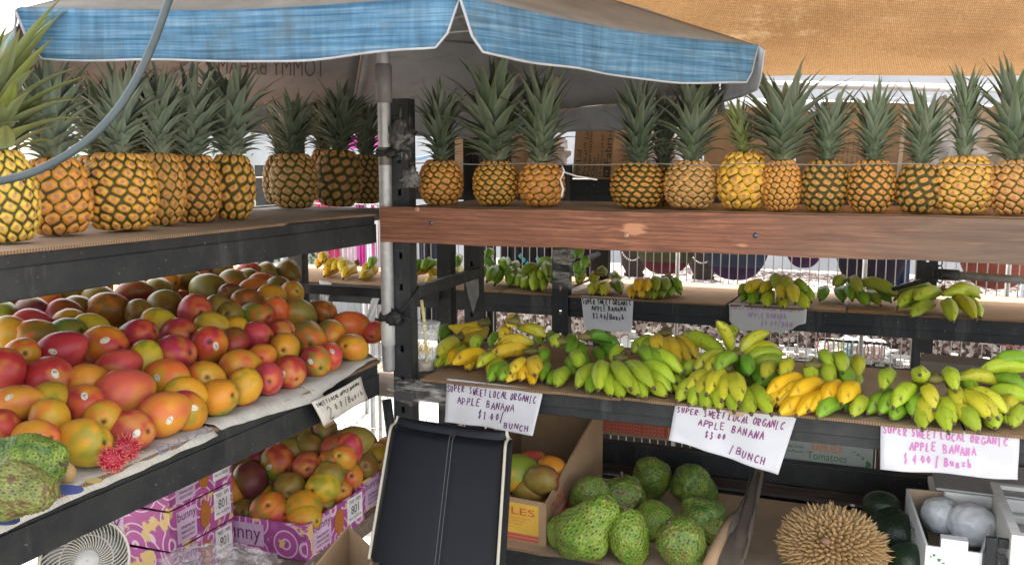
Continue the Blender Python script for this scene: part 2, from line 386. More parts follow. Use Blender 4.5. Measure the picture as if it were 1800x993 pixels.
t = NT('sun bleached grey umbrella canopy'); v = t.noise(5, 8, .7); v2 = t.noise(1.6, 5, .6); w = t.noise(220, 2, .5); gx = t.noise(18, 6, .7, co=t.co(scale=(1, 3, 1)))
k = t.ramp(v, [(.3, (.12, .112, .10)), (.55, (.19, .18, .165)), (.75, (.26, .25, .23))])
k = t.mix(t.ramp(gx, [(.56, (0, 0, 0)), (.75, (.5,)*3)]), k, (.09, .085, .08))
k = t.mix(t.ramp(v2, [(.5, (0, 0, 0)), (.8, (.5,)*3)]), k, (.24, .20, .15))
t.set(color=k, rough=.9, spec=.15); t.translucent((.34, .36, .38), .07); t.bump(w, .0005, .3); M_CANO = t.m
t = NT('brightened umbrella underside'); v = t.noise(4, 7, .7); gx = t.noise(14, 6, .7, co=t.co(scale=(1, 3, 1)))
k = t.ramp(v, [(.3, (.28, .31, .35)), (.7, (.44, .48, .53))]); k = t.mix(t.ramp(gx, [(.54, (0, 0, 0)), (.72, (.55,)*3)]), k, (.17, .18, .19)); t.set(color=k, rough=.9, spec=.15); t.translucent((.40, .44, .48), .12); M_CANI = t.m  # same cloth as the canopy, coloured brighter to offset the dim brown light below
M_HEM = simple('pale hem tape', (.30, .30, .32), .8, 0, .2, 30)
FARD = Vector((-math.sin(YAW), math.cos(YAW), 0))
def tilt(v): return Vector((v.x, v.y, v.z - .030 - .034*(v.x*FARD.x+v.y*FARD.y)/UR))      # the canopy droops away from the viewer
UM = empty('market_umbrella', UC, 'large faded blue and grey market umbrella on an aluminium pole', 'umbrella')
cor = [Vector((math.cos(A0+k*PI/4), math.sin(A0+k*PI/4), 0)) for k in range(8)]
b = MB()
for k in range(8):
    a, c = cor[k]*UR, cor[(k+1) % 8]*UR
    def P(u, v, a=a, c=c, k=k):
        e = a*(1-u)+c*u; r = v
        sag = -.012*math.sin(PI*u)*(r**1.5) + .006*mnoise.noise(Vector((u*5+k*3, r*6, 1)))*r
        zz = UAP + (UZ-UAP)*(r**1.06) + sag*.6
        inn = 1 - .03*math.sin(PI*u)*r
        return tilt(Vector((e.x*r*inn, e.y*r*inn, zz - UC.z)))
    b.grid(P, 12, 12, flip=True)
can = b.obj('canopy', [M_CANO, M_CANI], UM, solid=.001); can.modifiers[0].material_offset = 1
for k in range(8):
    a, c = cor[k]*UR, cor[(k+1) % 8]*UR
    hem = []
    def Pv(u, v, a=a, c=c, k=k):
        e = a*(1-u)+c*u; inn = 1-.03*math.sin(PI*u)
        top = UAP + (UZ-UAP) - .0072*math.sin(PI*u)
        edge = min(u, 1-u)
        L = .074*(1 - max(0, 1-edge/.055)**2.0*.9) + .003*math.sin(u*11+k)                       # flap drops away from the corner
        n_ = Vector(((a+c).x, (a+c).y, 0)).normalized()
        out = .004 + .010*v*math.sin(u*9+k) + .004*v*math.sin(u*23+k*2)
        return tilt(Vector((e.x*inn, e.y*inn, top - L*v)) + n_*out)
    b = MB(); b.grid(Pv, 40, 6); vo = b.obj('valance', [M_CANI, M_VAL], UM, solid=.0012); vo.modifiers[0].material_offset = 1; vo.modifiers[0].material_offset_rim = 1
    bh = MB(); bh.tube([Pv(i/40, 1.0) for i in range(41)], .0021, 6, cap=True); bh.obj('hem', M_HEM, vo)
    # rib under each seam
    br = MB(); br.tube([tilt(q) for q in (a*.98+Vector((0, 0, UZ-.012)), a*.5+Vector((0, 0, UZ+(UAP-UZ)*.5-.02)), a*.04+Vector((0, 0, UAP-.03)))], .0045, 6); br.obj('rib', M_ALU, UM)
    br = MB(); br.tube([tilt(a*.5+Vector((0, 0, UZ+(UAP-UZ)*.5-.022))), a*.03+Vector((0, 0, 1.80))], .004, 6); br.obj('strut', M_ALU, UM)
b = MB(); b.lathe([(.013, 1.0), (.0155, 1.006), (.0155, 1.80), (.0155, 2.05), (.008, 2.1)], 24, cap0=True, cap1=True); b.obj('pole', M_ALU, UM)
b = MB(); b.lathe([(.0155, 1.645), (.020, 1.647), (.020, 1.73), (.0155, 1.735)], 24); b.obj('collar', simple('grey collar', (.17, .16, .16), .5), UM)
b = MB(); b.lathe([(.0158, 1.50), (.0166, 1.502), (.0166, 1.54), (.0158, 1.542)], 20); b.obj('tape_band', simple('brown tape', (.1, .085, .07), .4), UM)
b = MB(); b.lathe([(.0158, 1.065), (.0175, 1.067), (.0172, 1.085), (.0178, 1.11), (.0158, 1.125)], 20); b.obj('tape_band', simple('clear tape', (.42, .42, .4), .3), UM)

# text helpers ---------------------------------------------------------------------------------
GL = {
 'A': [[(0,0),(.45,1),(.9,0)],[(.15,.4),(.75,.4)]], 'B': [[(0,0),(0,1),(.6,.9),(.6,.6),(.05,.5),(.7,.4),(.65,.08),(0,0)]],
 'C': [[(.75,.85),(.4,1),(.05,.6),(.1,.15),(.45,0),(.8,.15)]], 'D': [[(0,0),(0,1),(.6,.8),(.7,.4),(.5,.05),(0,0)]],
 'E': [[(.7,1),(0,1),(0,0),(.7,0)],[(0,.5),(.55,.52)]], 'G': [[(.75,.85),(.4,1),(.05,.6),(.1,.15),(.5,0),(.8,.2),(.8,.45),(.5,.45)]],
 'H': [[(0,0),(0,1)],[(.65,1),(.65,0)],[(0,.5),(.65,.5)]], 'I': [[(.2,0),(.2,1)],[(0,1),(.4,1)],[(0,0),(.4,0)]],
 'L': [[(0,1),(0,0),(.6,0)]], 'M': [[(0,0),(.1,1),(.45,.4),(.8,1),(.9,0)]], 'N': [[(0,0),(0,1),(.7,0),(.7,1)]],
 'O': [[(.35,1),(.02,.6),(.1,.1),(.45,0),(.75,.35),(.65,.9),(.35,1)]], 'P': [[(0,0),(0,1),(.6,.9),(.6,.55),(0,.45)]],
 'R': [[(0,0),(0,1),(.6,.9),(.6,.6),(0,.5),(.65,0)]], 'S': [[(.65,.9),(.3,1),(.05,.75),(.6,.35),(.45,.02),(0,.1)]],
 'T': [[(0,1),(.75,1)],[(.38,1),(.38,0)]], 'U': [[(0,1),(.05,.15),(.35,0),(.6,.2),(.65,1)]],
 'W': [[(0,1),(.2,0),(.45,.7),(.7,0),(.9,1)]], 'Y': [[(0,1),(.35,.5),(.7,1)],[(.35,.5),(.35,0)]],
 '$': [[(.6,.8),(.3,.9),(.05,.7),(.55,.35),(.35,.1),(0,.2)],[(.32,1.1),(.3,-.1)]], '1': [[(.1,.8),(.3,1),(.3,0)]],
 '2': [[(.05,.8),(.35,1),(.6,.7),(0,0),(.65,.03)]], '3': [[(.05,.9),(.5,.95),(.3,.55),(.6,.35),(.4,0),(0,.1)]],
 '4': [[(.45,0),(.45,1),(0,.35),(.7,.35)]], '0': [[(.35,.9),(.05,.5),(.3,.1),(.6,.45),(.35,.9)]],
 '.': [[(.1,.35),(.16,.40)]], '-': [[(0,.5),(.3,.5)]], '/': [[(0,-.25),(.5,1.2)]],
 'u': [[(0,.6),(.05,.1),(.35,.05),(.5,.6),(.5,0)]], 'n': [[(0,0),(0,.55),(.3,.6),(.45,0)]], 'c': [[(.45,.5),(.1,.5),(.1,.05),(.5,.1)]], 'h': [[(0,0),(0,1)],[(0,.4),(.35,.5),(.45,0)]],
 ' ': []}
def handwrite(P, lines, mat, parent, name='handwriting', width=.010, seed=1, off=.0009):
    """lines: (text, u0, v_baseline, height_u, advance, slope)   strokes are laid as thin inked ribbons on the sheet P(u,v)"""
    r = random.Random(seed); b = MB(); eps = 1e-3
    for (txt, u0, v0, h, adv, slope) in lines:
        u = u0
        for ch in txt:
            if ch in GL:
                jr = r.uniform(-.16, .16); js = r.uniform(.82, 1.12); jy = r.uniform(-.13, .13)
                for stq in GL[ch]:
                    pts = []
                    for i in range(len(stq)-1):
                        for q in range(3): pts.append((stq[i][0]*(1-q/3)+stq[i+1][0]*q/3, stq[i][1]*(1-q/3)+stq[i+1][1]*q/3))
                    pts.append(stq[-1]); W = []
                    for (gx, gy) in pts:
                        gx2 = (gx + gy*jr)*adv*.80*js; gy2 = (gy+jy)*h
                        uu = u + gx2; vv = v0 + (u-u0+gx2)*slope - gy2
                        uu = min(.995, max(.005, uu)); vv = min(.995, max(.005, vv)); W.append((uu, vv))
                    L = []; Rr = []
                    for i in range(len(W)):
                        p = P(*W[i]); q0 = P(*W[max(i-1, 0)]); q1 = P(*W[min(i+1, len(W)-1)]); tn = (q1-q0)
                        if tn.length < 1e-7: continue
                        du = P(min(1, W[i][0]+eps), W[i][1])-P(W[i][0]-eps, W[i][1]); dv = P(W[i][0], min(1, W[i][1]+eps))-P(W[i][0], W[i][1]-eps)
                        nm = dv.cross(du).normalized()
                        if nm.dot(Vector(_C)-p) < 0: nm = -nm
                        sd = tn.normalized().cross(nm)*width*.5
                        wv_ = r.uniform(.7, 1.25); L.append(p+nm*off-sd*wv_); Rr.append(p+nm*off+sd*wv_)
                    if len(L) > 1:
                        n = len(L); b.add(L+Rr, [(i, i+1, n+i+1, n+i) for i in range(n-1)])
            u += adv*(1.0 if ch not in ' .' else .55)
    o = b.obj(name, mat, parent)
    return o
_font_cache = {}
def text_mesh(txt, align='CENTER'):
    key = (txt, align)
    if key not in _font_cache:
        cu = bpy.data.curves.new('t', 'FONT'); cu.body = txt; cu.align_x = align; cu.resolution_u = 3
        o = bpy.data.objects.new('t', cu); COL.objects.link(o); dg = bpy.context.evaluated_depsgraph_get(); ev = o.evaluated_get(dg)
        me = ev.to_mesh(); vs = np.array([v.co[:] for v in me.vertices]); fs = [tuple(p.vertices) for p in me.polygons]; ev.to_mesh_clear()
        bpy.data.objects.remove(o); bpy.data.curves.remove(cu); _font_cache[key] = (vs, fs)
    return _font_cache[key]
def print_on(P, txt, rect, mat, parent, name='lettering', off=.0009, mirror=False, rot=0, b=None):
    """fit printed text into rect (u0,v0,u1,v1) of the surface P(u,v), v downwards"""
    vs, fs = text_mesh(txt); u0, v0, u1, v1 = rect; mn = vs.min(0); mx = vs.max(0); out = []
    own = b is None
    if own: b = MB()
    for x in vs:
        a = (x[0]-mn[0])/(mx[0]-mn[0]); c = 1-(x[1]-mn[1])/(mx[1]-mn[1])
        if mirror: a = 1-a
        if rot == 90: a, c = c, 1-a      # reads bottom to top
        u = u0+(u1-u0)*a; v = v0+(v1-v0)*c; e = 1e-3
        p = P(u, v); nm = (P(u, v+e)-P(u, v-e)).cross(P(u+e, v)-P(u-e, v)).normalized()
        if nm.dot(Vector(_C)-p) < 0: nm = -nm
        out.append(p+nm*off)
    b.add(out, fs)
    if own: return b.obj(name, mat, parent)
def quad(tl, tr, br, bl):
    tl, tr, br, bl = map(Vector, (tl, tr, br, bl))
    return lambda u, v: (tl*(1-u)+tr*u)*(1-v) + (bl*(1-u)+br*u)*v
def patch(P, rect, b, off=.0006, n=1):
    u0, v0, u1, v1 = rect; pts = []
    for (u, v) in ((u0, v0), (u1, v0), (u1, v1), (u0, v1)):
        e = 1e-3; nm = (P(u, v+e)-P(u, v-e)).cross(P(u+e, v)-P(u-e, v)).normalized(); p = P(u, v)
        if nm.dot(Vector(_C)-p) < 0: nm = -nm
        pts.append(p+nm*off)
    b.add(pts, [(3, 2, 1, 0)])
def ink(name, c, r=.7): return simple(name, c, r, 0, .15, 60)
M_INKP = ink('purple marker', (.12, .03, .13)); M_INKR = ink('plum marker', (.20, .04, .16)); M_INKM = ink('faded magenta marker', (.50, .17, .42)); M_INKK = ink('black marker', (.02, .02, .025))
M_INKF = ink('washed out violet marker', (.42, .30, .48)); M_PRB = ink('black print', (.03, .028, .026)); M_PRR = ink('red print', (.52, .07, .04)); M_PRG = ink('green print', (.06, .2, .07)); M_PRO = ink('orange print', (.7, .2, .04))

# mirrored print seen from below on the far side of the umbrella canopy
ca, cc = cor[3]*UR, cor[4]*UR
tl = ony(368, 104, 2.55) ; 
def Pc(u, v):
    # follows the underside of the far panels along the view rays at canopy height
    x = 360+u*215; y = 98+v*34+u*8*v
    d = ray(x, y); best = None
    for s in np.linspace(1.6, 4.2, 300):
        p = _C + d*s; q = Vector((p[0]-UC.x, p[1]-UC.y)); 
        # polygon radial fraction
        fr = 0
        for k in range(8):
            m = (cor[k]+cor[(k+1) % 8])*.5; fr = max(fr, q.dot(Vector((m.x, m.y)).normalized())/(UR*math.cos(PI/8)))
        if fr > 1.0: continue
        zz = UAP + (UZ-UAP)*(fr**1.06) if fr > 0 else UAP
        zz += -.030 - .034*q.dot(Vector((FARD.x, FARD.y)))/UR
        e = abs(p[2]-zz)
        if best is None or e < best[0]: best = (e, s)
    s = best[1]-.03 if best else 2.4
    return Vector(_C + d*s)
_pc = [[Pc(i/10, j) for i in range(11)] for j in (0, 1)]
def Pc2(u, v):
    u = min(max(u, 0), .9999)*10; i = int(u); f_ = u-i
    return (_pc[0][i]*(1-f_)+_pc[0][i+1]*f_)*(1-v) + (_pc[1][i]*(1-f_)+_pc[1][i+1]*f_)*v
M_UTXT = simple('show through lettering', (.10, .095, .09), .9)
lt = print_on(Pc2, 'TOMMY BAHAMA', (.02, .1, .98, .9), M_UTXT, None, mirror=True); lt.parent = can; lt.matrix_parent_inverse = Matrix.Translation(-UC)

# burlap shade
t = NT('tan shade cloth'); cx = t.co(scale=(1, 1, 1))
wa = t.n('ShaderNodeTexWave', wave_type='BANDS', bands_direction='X'); wa.inputs['Scale'].default_value = 62; wa.inputs['Distortion'].default_value = 3.5; wa.inputs['Detail'].default_value = 3; t.l(cx, wa.inputs[0])
wb = t.n('ShaderNodeTexWave', wave_type='BANDS', bands_direction='Y'); wb.inputs['Scale'].default_value = 30; wb.inputs['Distortion'].default_value = 4; wb.inputs['Detail'].default_value = 3; t.l(cx, wb.inputs[0])
wv = t.math('MULTIPLY', wa.outputs['Fac'], wb.outputs['Fac']); nn = t.noise(1.7, 5, .6); n3 = t.noise(160, 3, .6)
k = t.ramp(t.math('ADD', t.math('MULTIPLY', wv, .42), t.math('MULTIPLY', n3, .62)), [(.15, (.26, .17, .10)), (.45, (.50, .375, .24)), (.75, (.80, .67, .49))])
k = t.mix(t.ramp(nn, [(.5, (0, 0, 0)), (.75, (.45,)*3)]), k, (.26, .17, .10)); k = t.mix(t.ramp(t.noise(2.4, 7, .75), [(.60, (0, 0, 0)), (.72, (.5,)*3)]), k, (.8, .72, .6))
t.set(color=k, rough=.9, spec=.1); t.translucent(k, .46); t.bump(wv, .001, .5); M_BURL = t.m
def Pb(u, v):
    x = -1.9 + u*4.5; y = 3.25 - v*2.25  # cloth extended to the left, out of view, to shade the umbrella and stall
    edge = ony(1250+u*0, 137, 3.25).z
    z = 1.800 + v*.56 - .035*math.sin(v*PI*.8) - .016*math.sin(x*1.6+.3)*(1-v*.5) - .012*max(0, x)
    z += .006*mnoise.noise(Vector((u*9, v*6, 0)))
    return Vector((x, y, z))
b = MB(); b.grid(Pb, 80, 30); tag(b.obj('shade_cloth', M_BURL, solid=.002), 'tan woven shade cloth stretched overhead, glowing with the sun above it', 'shade cloth')
M_PIPE = simple('galvanised tent pipe', (.5, .51, .52), .35, .7)
for (ax, ay, bx, by, Y, r, lab) in ((1240, 147, 1830, 158, 3.9, .016, 'grey tent pipe directly under the edge of the tan shade cloth'), (1250, 180, 1830, 196, 4.2, .022, 'thicker grey tent pipe crossing behind the tall boxes')):
    b = MB(); b.tube([ony(ax, ay, Y), ony(bx, by, Y)], r, 10); tag(b.obj('tent_pipe', M_PIPE), lab, 'pipe', 'tent pipes')
b = MB(); b.tube([(.62, 3.9, 0), (.62, 3.9, 1.95)], .022, 10); tag(b.obj('tent_pole', simple('white tent pole', (.62, .68, .74), .4)), 'pale upright tent pole behind the last pineapples', 'pole')

# ------------------------------------------------------------------ fruit meshes
def vnoise(P, s, seed=0):
    return np.array([mnoise.noise(Vector((p[0]*s+seed*7.3, p[1]*s+seed*3.1, p[2]*s+seed))) for p in P])
def smooth(x, a, b): t = np.clip((x-a)/(b-a), 0, 1); return t*t*(3-2*t)
# pineapple body
def pine_body(name, cols, rows, seed, mat, prof='barrel'):
    nu, nv = 150, 84; r = random.Random(seed); tw = r.choice([-1, 1])*r.uniform(.02, .06)
    pts = []
    Cc = 2*PI*.5; H = 1.22      # radius .5, height 1.22 (scaled later)
    for i in range(-1, rows+1):
        for j in range(cols):
            th = (j + .5*(i % 2))/cols*2*PI + tw*i*2 + r.uniform(-.03, .03); pts.append((th % (2*PI), (i+.5+r.uniform(-.05, .05))/rows))
    pts = np.array(pts); ths = np.arange(nu)/nu*2*PI; hs = np.arange(nv+1)/nv
    TH, HH = np.meshgrid(ths, hs); TH = TH.ravel(); HH = HH.ravel()
    dth = np.abs(TH[:, None]-pts[None, :, 0]); dth = np.minimum(dth, 2*PI-dth)*.5; dh = (HH[:, None]-pts[None, :, 1])*H
    D = np.sqrt(dth**2+(dh*1.05)**2); D.sort(axis=1); cell = (PI/cols)
    wob = vnoise(np.stack([np.cos(TH)*.5, np.sin(TH)*.5, HH*H], 1), 14, seed)*.10; e = np.clip((D[:, 1]-D[:, 0])/cell*.9+wob, 0, 1); c = np.clip(1-D[:, 0]/cell*1.3, 0, 1)
    R = .5*(1-np.abs(2*HH-1)**2.7*.47)*(1 - .07*HH + .02*np.sin(TH*2+seed))
    R = R*np.clip(np.minimum(HH/.03+.55, 1), .3, 1)*np.clip(np.minimum((1-HH)/.04+.45, 1), .3, 1)
    dome = smooth(e, 0, .40)*.050 + smooth(c, .15, .8)*.022 - smooth(c, .72, 1)*.016
    R2 = R + dome - .02
    X = R2*np.cos(TH); Y = R2*np.sin(TH); Z = HH*H + dome*.2*(HH-.5)
    V = np.stack([X, Y, Z], 1); b = MB(); b.v = [tuple(v) for v in V]
    for j in range(nv):
        for i in range(nu): a = j*nu+i; d = j*nu+(i+1) % nu; b.f.append([a, d, d+nu, a+nu])
    nb = len(b.v); b.v += [(0, 0, 0.02), (0, 0, H-.02)]
    for i in range(nu): b.f.append([nb, (i+1) % nu, i]); b.f.append([nb+1, nv*nu+i, nv*nu+(i+1) % nu])
    b.m = [0]*len(b.f); b.sm = [True]*len(b.f); me = b.mesh(name, mat)
    set_attr(me, 'eye', np.append(e, [0, 0])); set_attr(me, 'ctr', np.append(c, [0, 0])); set_attr(me, 'hgt', np.append(HH, [0, 1]))
    # dry bract points, one little curled scale on each eye
    sb = MB()
    for (th, h) in pts:
        if h < .02 or h > .98: continue
        hh = h; Rr = .5*(1-abs(2*hh-1)**2.7*.47)*(1-.07*hh) + .030
        o = Vector((Rr*math.cos(th), Rr*math.sin(th), h*H-.012)); n_ = Vector((math.cos(th), math.sin(th), 0)); s_ = Vector((-math.sin(th), math.cos(th), 0))
        w = r.uniform(.014, .028); L = r.uniform(.035, .11); out = r.uniform(.0, .045)
        bend = r.uniform(-.015, .015)
        sb.add([o-s_*w, o+s_*w, o+n_*(out*.6+.004)+Vector((0, 0, L*.5))+s_*(w*.5+bend), o+n_*(out*.6+.004)+Vector((0, 0, L*.5))-s_*(w*.5-bend), o+n_*out*1.2+Vector((0, 0, L))+s_*bend*2], [(0, 1, 2, 3), (3, 2, 4)], 0, True)
    return me, sb.mesh(name+'_bracts', M_BRACT)
t = NT('pineapple rind'); oi = t.n('ShaderNodeObjectInfo'); eye = t.attr('eye'); ctr = t.attr('ctr'); hg = t.attr('hgt')
nz = t.noise(9, 5, .6); nz2 = t.noise(60, 4, .6)
gold = t.mix(t.ramp(nz, [(.35, (0, 0, 0)), (.65, (1, 1, 1))]), oi.outputs['Color'], t.mix(.5, oi.outputs['Color'], (.72, .32, .05)))
tan_ = t.mix(.5, gold, (.54, .27, .14))
k = t.mix(t.ramp(ctr, [(.35, (0, 0, 0)), (.72, (.75,)*3)]), gold, tan_)
k = t.mix(t.ramp(t.math('ADD', ctr, t.math('MULTIPLY', nz2, .25)), [(.86, (0, 0, 0)), (1.05, (.6,)*3)]), k, (.26, .13, .08))
gro = t.mix(t.ramp(nz, [(.4, (0, 0, 0)), (.6, (1, 1, 1))]), (.045, .060, .008), (.060, .034, .010))
lo = t.math('ADD', t.math('MULTIPLY', oi.outputs['Alpha'], .38), t.math('MULTIPLY', nz, .12))
mr = t.n('ShaderNodeMapRange'); mr.inputs['To Min'].default_value = 0; mr.inputs['To Max'].default_value = 1
t.l(eye, mr.inputs['Value']); t.l(t.math('MULTIPLY', lo, .3), mr.inputs['From Min']); t.l(lo, mr.inputs['From Max'])
yg = t.mix(.2, gold, (.34, .30, .03))
k2 = t.mix(t.ramp(mr.outputs[0], [(.0, (0, 0, 0)), (.5, (1, 1, 1))]), gro, yg)
k = t.mix(t.ramp(mr.outputs[0], [(.45, (0, 0, 0)), (1.0, (1, 1, 1))]), k2, k)
t.set(color=k, rough=t.ramp(nz2, [(.3, (.36,)*3), (.7, (.6,)*3)]), spec=.5, sss=.0); t.bump(nz2, .012, .35); M_RIND = t.m
M_BRACT = simple('dry bract', (.40, .23, .10), .8, 0, .5, 9)
t = NT('pineapple leaf'); oi = t.n('ShaderNodeObjectInfo'); al = t.attr('along'); lr = t.attr('rnd'); nz = t.noise(6, 5, .6); stp = t.noise(30, 4, .6)
k = t.mix(t.ramp(lr, [(0, (0, 0, 0)), (1, (.7,)*3)]), oi.outputs['Color'], (.19, .22, .17))
k = t.mix(t.ramp(al, [(0, (.55,)*3), (.22, (0, 0, 0))]), k, (.26, .30, .22))
k = t.mix(t.ramp(t.attr('edge'), [(.0, (.55,)*3), (.5, (0, 0, 0))]), k, t.mix(.6, k, (.02, .04, .025)))
k = t.mix(t.ramp(t.attr('edge'), [(.80, (0, 0, 0)), (1.0, (.75,)*3)]), k, (.34, .33, .20))
k = t.mix(t.ramp(al, [(.88, (0, 0, 0)), (1.0, (.8,)*3)]), k, (.24, .15, .07))
k = t.mix(t.ramp(stp, [(.62, (0, 0, 0)), (.75, (.4,)*3)]), k, (.23, .25, .2))
t.set(color=k, rough=.5, spec=.45); t.translucent(k, .12); t.bump(stp, .004, .3); M_LEAF = t.m
def pine_crown(name, seed, n=62, spread=.62, slim=1.0, rough=0):
    """spiral rosette of channelled leaves; unit height 1"""
    r = random.Random(seed); b = MB(); al = []; rd = []; ed = []
    for i in range(n):
        f_ = i/(n-1); th = i*2.39996 + r.uniform(-.2, .2)
        base_z = .012 + .42*f_**1.05; L = (.17 + .62*min(1, f_*1.2)**1.15)*r.uniform(.8, 1.15)
        if f_ > .85: L *= r.uniform(.55, .95)
        lean = (1.15*(1-f_)**.75 + .10)*spread/.62 * r.uniform(.65, 1.35)     # outward lean
        recurve = (1.5*(1-f_)+.16)*r.uniform(.4, 1.25)
        w0 = (.040 + .018*f_)*slim*r.uniform(.85, 1.1); nseg = 8; rn = r.random(); side = r.uniform(-.45, .45)
        n_ = Vector((math.cos(th), math.sin(th), 0)); s_ = Vector((-math.sin(th), math.cos(th), 0))
        p = n_*(.07*(1-f_*.75)) + Vector((0, 0, base_z)); ang = lean*.45; vs = []; V0 = len(b.v)
        for q in range(nseg+1):
            tq = q/nseg; d = n_*math.sin(ang) + Vector((0, 0, math.cos(ang))) + s_*side*tq
            d.normalize(); nor = s_.cross(d).normalized()
            w = w0*(1-tq**1.6)*(.75+.6*min(tq*3, 1)*.45) + .0015
            ch = w*.42
            vs += [p - s_*w + nor*-ch, p + nor*ch*.2, p + s_*w + nor*-ch]
            al += [tq]*3; rd += [rn]*3; ed += [1, 0, 1]
            p = p + d*(L/nseg); ang += recurve*1.15/nseg*(.4+1.3*tq)
        fs = []
        for q in range(nseg):
            a = q*3; fs += [(a, a+1, a+4, a+3), (a+1, a+2, a+5, a+4)]
        b.add(vs, fs, 0, True)
    core = MB(); 
    V = np.array(b.v); V[:, 2] /= V[:, 2].max(); b.v = [tuple(v) for v in V]
    me = b.mesh(name, M_LEAF); set_attr(me, 'along', al); set_attr(me, 'rnd', rd); set_attr(me, 'edge', ed); return me
BODY = {}
for i, (c, rw) in enumerate(((12, 8), (13, 9), (11, 7), (14, 9))): BODY[i] = pine_body('pineapple_body', c, rw, i+3, M_RIND)
CROWN = [pine_crown('pineapple_crown', 11, 96, .66), pine_crown('pineapple_crown', 12, 92, .9, 1.05), pine_crown('pineapple_crown', 13, 100, .56, .9), pine_crown('pineapple_crown', 14, 92, .76, 1.1), pine_crown('pineapple_crown', 15, 80, .40, 1.15)]

GOLD = (.70, .27, .012); GOLD2 = (.72, .34, .015); AMB = (.62, .23, .012); BRN = (.46, .21, .025); YEL = (.78, .47, .015); ORA = (.70, .28, .015); TAN = (.56, .33, .10); LIM = (.66, .50, .03)
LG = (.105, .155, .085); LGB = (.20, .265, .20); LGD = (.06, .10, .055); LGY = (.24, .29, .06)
PINES = [
 # px x, width, body top, body bottom, crown top, Y or None, shelf, body colour, groove, leaf colour, crown kind, crown width factor, lean, label
 (758, 78, 283, 363, 150, 'R', GOLD, .55, LGD, 0, 1.0, 0, 'pineapple with a small dark crown standing directly beside the black corner post'),
 (857, 82, 285, 364, 100, 'R', GOLD2, .7, LG, 1, 1.2, 0, 'pineapple with the widest spreading crown, second along the red board from the post'),
 (940, 82, 288, 366, 116, 'R', AMB, .35, LG, 0, 1.0, .05, 'amber pineapple with a tall narrow crown, beside the gap on the red board'),
 (1108, 94, 287, 369, 140, 'R', GOLD, 1.1, LGD, 0, 1.05, -.03, 'pineapple with thick green lines between its eyes, just past the gap'),
 (1157, 72, 292, 364, 168, 'RB', BRN, .8, LGD, 2, .9, .03, 'shaded pineapple half hidden behind the one just past the gap'),
 (1203, 94, 285, 371, 126, 'R', TAN, .35, LG, 1, 1.0, -.04, 'pale tan pineapple whose broad leaves reach under the umbrella corner'),
 (1300, 92, 270, 373, 172, 'R', YEL, .25, LGY, 0, .9, -.22, 'bright yellow orange pineapple with its crown tipped towards the umbrella'),
 (1372, 68, 283, 373, 116, 'R', ORA, .5, LG, 1, 1.3, .10, 'slim orange pineapple with a wide open fan of long leaves'),
 (1446, 80, 283, 375, 160, 'R', BRN, 1.2, LG, 3, 1.0, .09, 'dark grooved pineapple in front of the tall boxes with a leaning leafy crown'),
 (1529, 82, 283, 376, 150, 'R', AMB, .9, LG, 0, 1.0, 0, 'greenish amber pineapple with an even crown in front of the box of fine print'),
 (1613, 76, 288, 377, 155, 'R', BRN, 1.25, LG, 3, 1.0, -.04, 'small dark pineapple tucked against the largest golden one'),
 (1698, 106, 276, 380, 122, 'R', (.70, .42, .06), .4, LG, 4, .75, .02, 'largest golden pineapple with a narrow upright crown and a yellowed leaf'),
 (1792, 88, 284, 382, 100, 'R', (.60, .30, .08), .45, LG, 1, 1.0, 0, 'pinkish tan pineapple at the end of the red board cut by the frame'),
 (18, 104, 268, 432, 10, 'L', LIM, .6, LGY, 1, 1.35, -.12, 'yellow lit pineapple nearest the camera with leaves coloured lime for sunlight'),  # lime body and leaf colours stand for sunlight on this pineapple
 (110, 106, 280, 418, 100, 'L', GOLD, .45, LGB, 3, 1.05, 0, 'orange pineapple behind the grey cable with broad grey green leaves'),
 (218, 116, 272, 411, 105, 'L', GOLD2, .7, LGB, 0, 1.0, .05, 'fat golden pineapple with green netting lines, third from the camera'),
 (288, 80, 272, 400, 120, 'L', (.60, .29, .03), .5, LGB, 2, .9, .02, 'orange pineapple wedged behind the fat golden one'),
 (350, 84, 275, 394, 118, 'L', GOLD, .8, LGB, 0, 1.05, 0, 'pineapple with brownish eyes in the middle of the front row of the mango rack'),
 (414, 76, 275, 389, 108, 'L', GOLD2, .9, LGB, 1, 1.0, 0, 'last pineapple of the tight front row, its leaves touching the umbrella print'),
 (462, 46, 264, 354, 172, 'L', (.22, .10, .03), .8, LGD, 2, 1.2, 0, 'pineapple coloured dark for shade, standing at the back of the left rack'),  # this far-end group has shade put into its darker body colours
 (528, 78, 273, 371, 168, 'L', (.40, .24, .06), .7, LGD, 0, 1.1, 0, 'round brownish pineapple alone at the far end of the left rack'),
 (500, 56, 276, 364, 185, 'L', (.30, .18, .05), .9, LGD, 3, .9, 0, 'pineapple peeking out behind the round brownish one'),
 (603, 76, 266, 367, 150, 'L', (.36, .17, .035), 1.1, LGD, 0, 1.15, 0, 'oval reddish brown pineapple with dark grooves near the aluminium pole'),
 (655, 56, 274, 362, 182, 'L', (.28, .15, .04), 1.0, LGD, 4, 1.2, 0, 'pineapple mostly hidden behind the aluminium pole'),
 (170, 84, 262, 378, 128, 'LB', AMB, .7, LG, 3, 1.1, 0, 'pineapple in the back row whose crown shows between the two nearest front ones'),
 (262, 80, 262, 372, 116, 'LB', AMB, .7, LGD, 1, 1.1, 0, 'pineapple in the back row behind the fat golden one'),
 (322, 70, 264, 368, 140, 'LB', AMB, .7, LGD, 0, 1.1, 0, 'pineapple in the back row showing dark leaves between two front crowns'),
]
